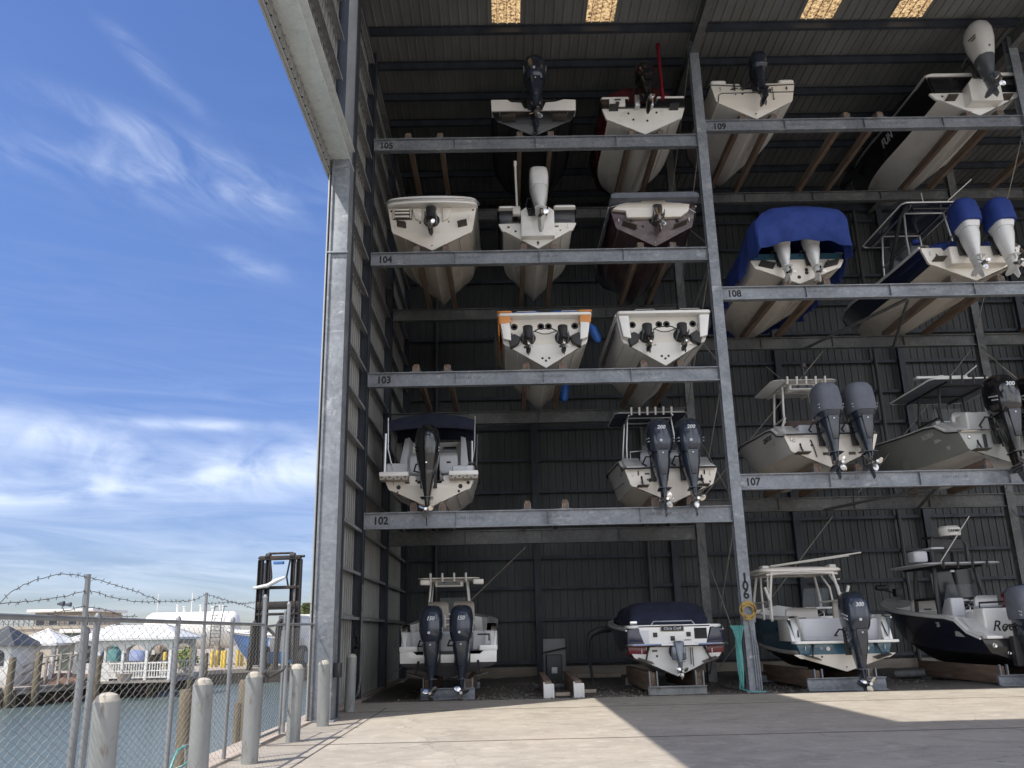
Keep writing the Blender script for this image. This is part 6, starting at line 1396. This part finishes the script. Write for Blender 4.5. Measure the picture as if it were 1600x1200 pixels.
for sx in (-1, 1): f.tube([(-.22+sx*.92, 3.2, 1.2), (-.22+sx*.95, 2.6, 1.9), (-.22+sx*.9, 1.7, zt_-.25), (-.22+sx*.8, 1.3, zt_)], [.06, .07, .07, .05], 8)
f.tube([(-.9, 1.25, zt_-.05), (-.9, 1.2, zt_-.2), (.45, 1.2, zt_-.2), (.45, 1.25, zt_-.05)], .03, 8); f.build('arch', M['black_tube'], tt, split=True)
b = MB(); b.prism([(-.75, 1.35), (.35, 1.35), (.30, zt_-.15), (-.70, zt_-.15)], 'y', 3.5, 3.53); b.build('side_curtain', M['screen'], tt)
cover(o, M['canvas_blue'], [(.1, .9, 1.1, 1.35, 3), (.3, 1.15, 1.1, 1.5, 3), (.9, 1.1, 1.15, 1.45, 3), (1.2, .9, 1.15, 1.25, 3)], wob=.02)
b = MB(); b.tube([(.3, 1.2, zt_+.08), (1.1, 1.0, zt_+.75)], .018, 5); b.tube([(-.3, 1.6, zt_+.1), (-.32, 1.6, zt_+.6)], .014, 5); b.build('aerial', M['white_tube'], o)
b = MB(); b.lathe([(0, -.1), (.12, -.06), (.12, .06), (0, .1)], (-.95, 1.3, 1.95), n=10); b.build('rope_bundle', M['canvas_blue'], o)
console(o, 0, 2.3, .9, 1.0, 1.1); seat(o, 0, 1.6, 1.0, 1.1, .7)
# --- level 107, left: white, cream hardtop, twin outboards with grey covers
o = boat(9.52, 5.96, 'white boat with cream hardtop and twin outboards in grey hoods, left on shelf 107')
S = dict(B=2.72, H=1.46, L=7.8, hc=.50, bc=1.10, rise=.55, drop=.44); make_hull(o, S, M['gel_bottom'], M['gel_white'], M['gel_white'], cap_w=.26)
transom(o, dict(S, H=.98, drop=0), M['gel_cream'], None, top=1.0)
b = MB()
for sx in (-1, 1): b.prism([(.0, .98), (-.16, .98), (-.16, 1.04), (.4, 1.24), (.8, 1.48), (1.3, 1.52), (1.3, .98)], 'x', sx*1.04-.26, sx*1.04+.24)
b.build('stern_quarter', M['gel_white'], o, bevel=.03, split=True)
b = MB(); b.tube([(-1.33, -.18, 1.0), (-.6, -.2, 1.0), (.6, -.2, 1.0), (1.33, -.18, 1.0)], .028, 6); b.build('stern_rub_rail', M['plastic'], o)
splash_box(o, -.74, .74, 1.0, 1.42, .4, .9)
for sx in (-1, 1): trim_tab(o, sx*.92, .44, -4, .40); port(o, sx*1.1, .84, .035, M['chrome'])
b = MB(); b.tube([(-.62, -.08, .86), (-.55, -.1, .62), (-.5, -.1, .34)], .016, 5); b.build('transducer_cable', M['plastic'], o)
for x in (-.2, .55): b = MB(); b.rbox(x-.1, x+.1, -.075, -.05, .40, .48, .02, .008); b.build('zinc_anode', M['tab'], o)
stern_fittings(o, 1.18, .90, .12, 9); outboard(o, -.18, -.10, 1.14, 1.20, tilt=6, ph=.7, cover=M['canvas_grey'], emblem=False); outboard(o, .78, -.10, 1.14, 1.20, tilt=6, ph=.2, cover=M['canvas_grey'], emblem=False)
zt_ = lp(o, 1225, 603, 1.8).z; a, c = lp(o, 1165, 610, 2.4).x, lp(o, 1286, 600, 1.4).x
tt = ttop(o, -1.12, .98, 1.2, 3.4, zt_, M['gel_white'], M['white_tube'], (1.6, 2.7, 1.2), 5, th=.05, leg_x=.66, under=M['gel_white'], rt=.035, crown=.04)
b = MB(); b.tube([(-.55, 1.6, zt_+.05), (-1.1, 1.7, zt_+.62)], .02, 5); b.tube([(0, 1.5, zt_+.08), (0, 1.5, zt_+.5)], .03, 6); b.lathe([(0, -.08), (.08, -.06), (.09, .06), (0, .1)], (0.02, 1.5, zt_+.56), n=10); b.build('mast_light', M['plastic'], tt)
console(o, -.1, 2.3, .8, .95, 1.0, .7, M['canvas_tan'], 0); b = MB(); b.rbox(-.75, .75, 1.3, 1.9, 1.1, 1.78, .12, .08); b.build('seat_cover', M['canvas_tan'], o)
b = MB(); b.tube([(-1.06, .9, 1.48), (-.96, .85, 1.76)], .035, 8); b.build('rod_holder', M['white_tube'], o)
side_text(o, S, 'CENTURY', .20, 1.6, .70, M['ink'])
# --- level 107, right: grey hull, black framed hardtop, big black outboards
o = boat(14.85, 5.96, 'grey hulled boat with black framed hardtop and big black outboards on shelf 107')
S = dict(B=3.15, H=1.52, L=9.6, hc=.46, bc=1.26, rise=.75, drop=.48); make_hull(o, S, M['gel_bottom2'], M['gel_grey'], M['gel_white'], cap_w=.28)
transom(o, dict(S, H=1.0, drop=0), M['gel_grey'], None, top=1.02)
b = MB()
for sx in (-1, 1): b.prism([(.0, 1.0), (-.16, 1.0), (-.16, 1.06), (.5, 1.26), (1.0, 1.54), (1.6, 1.58), (1.6, 1.0)], 'x', sx*1.22-.28, sx*1.22+.26)
b.build('stern_quarter', M['gel_white'], o, bevel=.03, split=True)
b = MB(); b.tube([(-1.57, -.14, 1.02), (-.7, -.2, 1.02), (.7, -.2, 1.02), (1.57, -.14, 1.02)], .03, 6); b.build('stern_rub_rail', M['chrome'], o)
splash_box(o, -.95, .95, 1.02, 1.74, .55, 1.2, M['gel_white'])
for sx in (-1, 1): trim_tab(o, sx*1.08, .44, -4, .46); port(o, sx*1.32, .86, .05, M['chrome'])
port(o, -.98, .16, .04); b = MB(); b.rbox(-.92, -.82, -.09, -.05, .52, .92, .03, .01); b.build('tab_recess', M['plastic'], o)
for x in (-.42, .5): outboard(o, x, -.10, 1.18, 1.38, M['motor_black'], M['motor_black'], tilt=5, ph=.6+x, emblem=False, num='300', mid=M['motor_mid'], low=M['motor_mid'])
zt_ = lp(o, 1470, 600, 2.0).z
tt = ttop(o, -1.3, 1.3, 1.5, 4.6, zt_, M['canvas_grey'], M['black_tube'], (2.1, 3.7, 1.3), 5, M['black_tube'], th=.06, leg_x=.86, rt=.045, crown=.08, edge=M['gel_white'])
b = MB(); b.rbox(-1.2, .5, 2.6, 2.9, zt_+.36, zt_+.46, .04, .03); b.lathe([(.12, 0), (.2, .1), (.12, .38), (0, .38)], (-.35, 2.75, zt_+.1), n=12); b.tube([(.0, 2.2, zt_+.2), (.5, 2.0, zt_+.6)], .018, 5); b.build('radar_bar', M['gel_white'], tt)
for x in (-.34, .42): seat(o, x, 2.0, 1.2, .64, .75, M['gel_white'], 'helm_seat')
console(o, 0, 3.0, .9, 1.1, 1.2); side_text(o, S, 'ROBALO', .22, 1.7, .72, M['decal'], sx=1.3); side_text(o, S, '301', .16, .9, .28, M['decal'])
for x, y in ((-.9, 2.1), (.9, 2.1)): b = MB(); b.tube([(x, y, 1.9), (x*1.12, y-.05, 2.3)], .04, 8); b.build('rod_holder', M['black_tube'], o)
# --- ground, bay 106: teal hull, cream hardtop with outriggers, one 300 outboard
o = boat(9.14, .44, 'teal hulled boat with cream pipe framed hardtop and single 300 outboard, on the ground')
S = dict(B=2.78, H=1.42, L=8.4, hc=.44, bc=1.10, rise=.55, rub_m=M['gel_white']); make_hull(o, S, M['black_bottom'], M['teal'], M['gel_white'], boot=M['gel_white'], cap_w=.24)
transom(o, dict(S, H=.46), M['gel_cream'], None, top=.46)
b = MB(); b.prism([(-1.20, .45), (1.20, .45), (1.30, .74), (-1.30, .74)], 'y', -.06, .06); b.build('transom_band', M['teal'], o, bevel=.01)
b = MB(); b.rbox(-1.42, 1.42, -.36, .06, .735, .81, .10, .02); b.build('swim_platform', M['gel_white'], o)
splash_box(o, -1.12, .25, .81, 1.40, .18, .7); splash_box(o, .48, 1.12, .81, 1.38, .18, .7)
b = MB(); b.rbox(-1.0, .1, .165, .182, .9, 1.32, .03, .004); b.rbox(.56, 1.04, .165, .182, .9, 1.3, .03, .004); b.build('stern_door', M['gel_liner'], o)
b = MB(); b.tube([(1.22, -.05, .9), (1.2, .2, 1.28)], .02, 6); b.tube([(-1.2, -.02, .92), (-1.16, .12, 1.1)], .02, 6); b.build('grab_rail', M['plastic'], o)
b = MB()
for sx in (-1, 1): b.prism([(.0, .8), (.1, 1.1), (.35, 1.42), (1.1, 1.46), (1.1, .8)], 'x', sx*1.26-.13, sx*1.26+.13)
b.build('stern_quarter', M['gel_white'], o, bevel=.03, split=True)
for sx in (-1, 1): trim_tab(o, sx*.94, .42, 10, .42, M['tab'], dr=-sx*16)
for x in (-.45, .62): b = MB(); b.lathe([(.035, -.02), (.055, -.02), (.055, .02), (.035, .02)], (x, -.06, .60), 'y', 14); b.build('trim_ring', M['gel_white'], o)
port(o, -.62, .62, .03, M['gel_white'])
stern_fittings(o, 1.08, .62, .12, 10); outboard(o, .12, -.34, .92, 1.16, num='300', tilt=2, ph=.4)
zt_ = lp(o, 1260, 897, 2.4).z; x0 = lp(o, 1170, 905, 2.6).x; x1 = lp(o, 1312, 893, 1.6).x
tt = ttop(o, x0, x1, 1.3, 3.8, zt_, M['gel_cream'], M['white_tube'], (1.2, 3.0, 1.35), 0, th=.13, leg_x=(x1-x0)*.43, rt=.038, crown=.08)
f = MB(); cx_ = (x0+x1)/2; lx = (x1-x0)*.43
for sx in (-1, 1):
    for dy in (.22, .9): f.tube([(cx_+sx*lx*1.02, 1.0+dy, 1.4), (cx_+sx*lx*.98, 1.15+dy, 2.3), (cx_+sx*lx*.86, 1.5+dy, zt_)], .03, 8)
    for z in (1.7, 2.1, 2.5): f.tube([(cx_+sx*lx*1.0, 1.26, z), (cx_+sx*lx*1.0, 1.5, z)], .022, 6)
f.tube([(cx_-lx, 1.35, zt_-.06), (cx_, 1.3, zt_+.02), (cx_+lx, 1.35, zt_-.06)], .03, 8); f.build('arch', M['white_tube'], tt)
f = MB(); f.tube([(x0+.5, 1.9, zt_+.22), (x1+.55, 1.2, zt_+.52)], [.032, .02], 8); f.tube([(x0+.3, 2.4, zt_+.2), (x1+.1, 1.0, zt_+.42)], [.03, .018], 8)
for sx in (-1, 1): f.rbox(cx_+sx*lx*.95-.1, cx_+sx*lx*.95+.1, 1.5, 1.9, zt_+.06, zt_+.22, .03, .03)
f.build('outrigger', M['white_tube'], tt)
for sx in (-1, 1): b = MB(); b.tube([(cx_+sx*lx*1.05, 1.1, 1.95), (cx_+sx*lx*1.16, 1.05, 2.3)], .04, 8); b.build('rod_holder', M['white_tube'], o)
seat(o, -.62, 1.3, .95, .95, .66, M['vinyl']); console(o, .32, 2.2, .8, .9, .95, .7, M['gel_white'], .55); seat(o, .50, 1.1, 1.05, .55, .72, M['vinyl_tan'], 'helm_seat')
b = MB()
for z in (1.34, 1.48, 1.6): b.rbox(.36, .64, 1.03, 1.06, z, z+.07, .02, .006)
b.build('seat_slot', M['plastic'], o)
side_text(o, S, '330', .16, 1.4, .62, M['navy'], sx=1.3)
# --- ground, far right: navy boat named Reel with tower
o = boat(14.35, .40, 'navy boat lettered Reel with upper helm and radar dome, on the ground')
S = dict(B=2.86, H=1.36, L=9.0, hc=.40, bc=1.12, rise=.75, drop=.52, rub_m=M['gel_white'], rub_r=.03); make_hull(o, S, M['black_bottom'], M['navy'], M['gel_white'], cap_w=.24)
transom(o, dict(S, H=.78, drop=0), M['black_gel'], (.55, .2), .1, top=.80)
b = MB()
for sx in (-1, 1): b.prism([(.0, .8), (-.2, .8), (-.2, .88), (.35, .94), (.95, 1.36), (1.5, 1.40), (1.5, .86)], 'x', sx*1.12-.24, sx*1.12+.20)
b.build('stern_quarter', M['gel_white'], o, bevel=.03, split=True)
b = MB(); b.rbox(-.95, .95, .55, 1.1, .8, 1.62, .06, .04); tk = b.build('transom_locker', M['gel_white'], o)
text('boat_name', 'Reel', .40, face(-.42, .542, 1.12), M['ink'], tk, shear=.35, bold=.003); text('boat_name', 'Deal', .40, face(.45, .542, 1.12), M['ink'], tk, shear=.35, bold=.003)
for sx in (-1, 1): port(o, sx*1.1, .62, .055, M['chrome'])
port(o, -.74, .42, .04, M['chrome']); port(o, -.45, .14, .05, M['chrome']); port(o, -.3, .14, .05, M['chrome'])
b = MB(); b.rbox(-.7, -.2, -.28, -.05, .08, .86, .03, .03); b.build('motor_pad', M['plastic'], o)
outboard(o, -.38, -.14, .98, 1.15, tilt=2, cover=M['canvas_grey'], emblem=False, ph=.4); outboard(o, .48, -.14, .98, 1.15, tilt=2, cover=M['canvas_grey'], emblem=False, ph=1.4)
zt_ = lp(o, 1480, 884, 2.6).z; x0 = lp(o, 1413, 884, 3.2).x; x1 = lp(o, 1556, 880, 2.2).x
tt = ttop(o, x0, x1, 1.8, 4.6, zt_, M['gel_liner'], M['black_tube'], (2.3, 3.8, 1.3), 4, M['black_tube'], th=.06, leg_x=.72, rt=.062, crown=.04)
tw = MB(); cx_ = (x0+x1)/2
for sx in (-1, 1): tw.tube([(cx_+sx*.55, 2.6, zt_+.1), (cx_+sx*.55, 2.55, zt_+.62), (cx_+sx*.45, 2.6, zt_+.86), (cx_+sx*.45, 3.2, zt_+.9), (cx_+sx*.5, 3.4, zt_+.1)], .05, 8)
tw.tube([(cx_-.45, 2.6, zt_+.86), (cx_+.45, 2.6, zt_+.86)], .035, 8); tw.tube([(cx_-.55, 2.58, zt_+.5), (cx_+.55, 2.58, zt_+.5)], .03, 8); tw.build('tower_frame', M['black_tube'], tt)
b = MB(); b.lathe([(0, 0), (.30, 0), (.33, .05), (.33, .24), (.27, .30), (0, .31)], (cx_+.22, 2.8, zt_+.92), n=24); rd = b.build('radar_dome', M['gel_white'], tt); text('radar_lettering', 'GARMIN', .11, face(cx_+.22, 2.465, zt_+1.06), M['ink'], rd, bold=.003)
b = MB(); b.rbox(cx_-1.15, cx_-.7, 2.5, 3.0, zt_+.12, zt_+.46, .1, .06); b.build('upper_helm', M['gel_liner'], tt)
b = MB(); b.rbox(cx_-.62, cx_-.2, 2.4, 3.4, zt_+.5, zt_+.56, .08, .02); b.build('upper_shade', M['gel_liner'], tt)
b = MB(); b.rbox(cx_-.5, cx_+.5, 2.56, 2.62, zt_+.42, zt_+.80, .03, .01); b.build('tower_seat', M['plastic'], tt)
b = MB(); b.prism([(-.68, 1.5), (.58, 1.5), (.62, zt_-.06), (-.72, zt_-.06)], 'y', 3.72, 3.75); b.build('front_curtain', M['screen'], tt)
b = MB(); b.tube([(cx_-.5, 2.2, zt_+.1), (cx_+.55, 2.1, zt_+1.45)], .016, 6); b.build('aerial', M['white_tube'], tt)
b = MB(); b.lathe([(0, 0), (.07, 0), (.07, .05), (0, .08)], (cx_-.05, 2.5, zt_-.2), n=10); b.build('dome_light', M['gel_white'], tt)
console(o, -.05, 3.0, .8, 1.0, 1.15); seat(o, -.05, 2.0, 1.1, .7, .8, M['gel_white'], 'helm_seat')
b = MB(); b.rbox(-.5, .5, 1.5, 1.9, 1.0, 1.7, .05, .03); b.build('leaning_post', M['gel_liner'], o)
railing(o, [(-.62, 1.35, 1.3), (-.58, 1.35, 1.78), (.75, 1.35, 1.82), (1.0, 1.25, 1.3)], .035, [((-.55, 1.35, 1.62), (.8, 1.35, 1.64))], 'rocket_launcher', M['black_tube'])
b = MB(); b.rbox(.10, .50, 1.15, 1.4, 1.62, 2.02, .03, .03); tag(b.build('tackle_bag', M['red'], o), 'red tackle bag'); b = MB(); b.rbox(.66, .98, 1.2, 1.5, 1.62, 1.9, .05, .03); b.build('bait_bucket', M['gel_liner'], o)
b = MB(); b.tube([(1.05, 1.0, 1.4), (1.1, 1.0, 2.25)], .02, 6); b.rbox(1.0, 1.22, .97, 1.03, 2.2, 2.62, .08, .015); b.build('landing_net', M['vinyl'], o)
cover(o, M['canvas_navy'], [(1.0, .30, 1.75, 1.95, 2.5), (1.2, .42, 1.75, 2.18, 2.4), (1.7, .40, 1.8, 2.15, 2.4), (2.0, .2, 1.85, 1.95, 2.4)], name='canvas_bundle', wob=.03).location = (.75, 0, .1)
seat(o, -.2, 5.4, 1.2, 1.1, .7, M['vinyl'], 'bow_seat'); b = MB(); b.rbox(-1.0, -.2, 4.6, 5.1, 1.6, 1.66, .1, .02); b.build('bow_table', M['gel_white'], o)
b = MB(); b.lathe([(0, -.25), (.1, -.2), (.12, .2), (0, .25)], (-.3, 8.5, 2.55), 'x', 10); b.tube([(-.3, 8.5, 2.5), (.35, 8.2, 2.25)], .04, 6); b.rbox(.05, .3, 8.1, 8.4, 2.2, 2.5, .03, .03); b.build('trolling_motor', M['plastic'], o)
side_text(o, S, '28', .20, 2.4, .72, M['decal'])
b = MB(); b.rbox(-1.15, -.75, 1.85, 2.1, 1.42, 1.95, .04, .03); b.build('side_seat', M['gel_liner'], o)

# ------------------------------------------------------------------ cradles and things on the ground
def cradle(cx, label, bx=.5, h=.32, mat=None, plate=True, y0=24.1, timber=True, n=1, plate_h=.3, w=None):
    t = empty('boat_cradle', (cx, y0, -.03), 0, label, 'cradle'); w = w or bx+.16
    for sx in (-1, 1):
        b = MB(); b.rbox(sx*bx-.08, sx*bx+.08, .05, 4.8, .06, h+.22, .02, .015); b.build('bunk', M['wood'] if timber else M['galv_dull'], t)
        b = MB(); b.rbox(sx*bx-.12, sx*bx-.082, -.08, .02, .0, h+.26, .01, .005); b.rbox(sx*bx+.082, sx*bx+.12, -.08, .02, 0, h+.26, .01, .005); b.build('upright', mat or M['galv'], t)
    for y in (-.1, 4.5):
        b = MB(); b.rbox(-w, w, y, y+.10, .0, plate_h if y < 0 else .2, .015, .01)
        if plate: b.rbox(-w, w, y-.08, y, .0, .04, .01, .005); b.rbox(-w, w, y-.08, y, plate_h-.03, plate_h, .01, .005)
        b.build('cross_channel', mat or M['galv'], t)
    return t
cradle(-1.60, 'low galvanised cradle carrying the white boat with twin 150 outboards', .55, .28, plate_h=.30, w=.72)
cradle(4.52, 'cradle of dark timber bunks on a pale channel under the navy and red runabout', .62, .34, M['bollard'], plate_h=.22, w=.78)
cradle(9.02, 'galvanised cradle with wide end channel under the teal hulled boat', .72, .30, plate_h=.34, w=1.05, y0=24.0)
cradle(14.2, 'galvanised cradle with long pale bunk under the navy boat lettered Reel', .80, .30, plate_h=.30, w=1.0, y0=24.2)
t = empty('boat_cradle', (1.42, 23.75, -.03), 0, 'empty cradle with two pale ended timber bunks, no boat on it', 'cradle')
for x0, x1 in ((at(857, 1085, 23.8).x-1.42, at(846, 1050, 26.5).x-1.42-.15), (at(904, 1083, 23.8).x-1.42, at(892, 1048, 26.5).x-1.42-.05)):
    b = MB(); v = [(x0-.09, 0, 0), (x0+.09, 0, 0), (x0+.09, 0, .42), (x0-.09, 0, .42)]; wv = [(x, 4.6, z) for x, z in ((x0-.09, 0), (x0+.09, 0), (x0+.09, .46), (x0-.09, .46))]
    b.loft([v, wv]); b.build('bunk', M['wood'], t, bevel=.01)
    b = MB(); b.rbox(x0-.13, x0-.095, -.06, .1, 0, .40, .01, .006); b.rbox(x0+.095, x0+.15, -.06, .1, 0, .34, .01, .006); b.rbox(x0-.13, x0+.14, -.05, -.005, 0, .36, .01, .006); b.build('end_bracket', M['white'], t)
b = MB(); b.rbox(-.6, .6, 4.2, 4.3, 0, .12, .01, .01); b.build('cross_channel', M['galv_dull'], t)
for x, y, w_, lb in ((880, 1088, .20, 'short pale timber offcut lying between the bunks of the empty cradle'), (923, 1083, .17, 'short pale timber offcut at the slab edge right of the empty cradle')):
    p = atz(x, y, 0); b = MB(); b.rbox(-w_, w_, -.05, .05, 0, .09, .01, .008); tag(b.build('timber_offcut', M['wood_pale'], loc=(p.x, p.y+.15, .0)), lb, 'timber')
p = at(866, 1054, 31.5); t = empty('pump_cabinet', (p.x, 31.5, -.05), 0, 'small pale cabinet with a lid behind the empty cradle', 'cabinet')
b = MB(); b.rbox(-.28, .28, -.25, .25, 0, .92, .04, .03); b.build('body', M['panel'], t); b = MB(); b.rbox(-.10, .10, -.27, -.25, .3, .5, .02, .008); b.build('badge', M['decal'], t); b = MB(); b.rbox(-.36, .45, .3, .4, 0, 1.45, .02, .02); b.build('back_board', M['roof'], t)
b = MB(); b.tube([(-.5, .2, .95), (.5, .15, 1.15)], .03, 6); b.build('handle', M['plastic'], t)
p = at(921, 1050, 31.0); b = MB(); b.tube([(p.x+.1, 31, -.05), (p.x, 31, .9), (p.x, 31, 1.3), (p.x+.1, 31, 1.52), (p.x+.4, 31, 1.66), (p.x+1.3, 31.4, 1.72)], [.05, .05, .08, .12, .12, .1], 10); tag(b.build('vent_duct', M['panel']), 'grey bent duct pipe against the rear wall beside the navy canvas boat', 'duct')
p = atz(1447, 1058, 0); b = MB(); d = Vector((.75, -.66, 0)).normalized(); L_ = .5
e1, e0 = Vector((p.x, p.y, .13)), Vector((p.x, p.y, .13))+Vector((-.75, .5, -.05)); b.tube([e0, e1], .11, 16, cap=False); b.tube([e1, e0], .085, 16, cap=False)
ax = (e1-e0).normalized(); u = ax.cross(Vector((0, 0, 1))).normalized(); w2 = ax.cross(u)
b.loft([[e1+(u*math.cos(k*math.pi/8)+w2*math.sin(k*math.pi/8))*r_ for k in range(16)] for r_ in (.085, .11)], False, False)
tag(b.build('pipe_offcut', M['bollard']), 'short pale plastic pipe lying on gravel between the teal and navy boats', 'pipe')
b = MB(); p = atz(880, 1056, 0); b.rbox(2.2, 4.2, 33.2, 33.5, -.03, .12, .02, .02); tag(b.build('loose_plank', M['wood_pale']), 'pale plank lying along the foot of the rear wall behind the navy canvas boat', 'plank')
b = MB(); pts = [atz(x, y, .0)+Vector((0, 0, .01)) for x, y in ((1120, 1068), (1135, 1075), (1150, 1078), (1165, 1079), (1180, 1080))]; b.tube(pts, .012, 5); tag(b.build('ground_cable', M['plastic']), 'black cable lying on the gravel at the foot of the upright stencilled 106', 'cable')
b = MB(); b.box(7.2, 9.0, 23.155, 23.4, -.02, .012); tag(b.build('drain_strip', M['ink']), 'dark rubber strip along the slab edge before the teal boat', 'strip')
# blue and white boat in the far yard, small skiff at the fence
a, c = at(452, 1032, 56), at(505, 985, 56); o = boat(at(468, 1030, 66).x, -.1, 'blue and white boat hull standing in the yard behind the forklift', y=66, rz=R(62))
S = dict(B=2.6, H=1.9, L=7.5, hc=.8, bc=1.0, rise=.5); make_hull(o, S, M['bluepaint'], M['bluepaint'], M['white'], accent=M['white']); transom(o, S, M['bluepaint'], (.4, .4))
o = boat(-6.1, -1.25, 'white skiff afloat beside the near fence at the bottom left corner', y=7.6, name='skiff'); o.rotation_euler.z = R(8)
S = dict(B=1.7, H=.72, L=4.6, hc=.3, bc=.7, rise=.2); make_hull(o, S, M['white'], M['white'], M['white']); transom(o, S, M['white'], (.3, .15)); b = MB(); b.rbox(-.8, .8, 1.6, 1.9, .55, .6, .02, .02); b.build('thwart', M['wood_pale'], o)
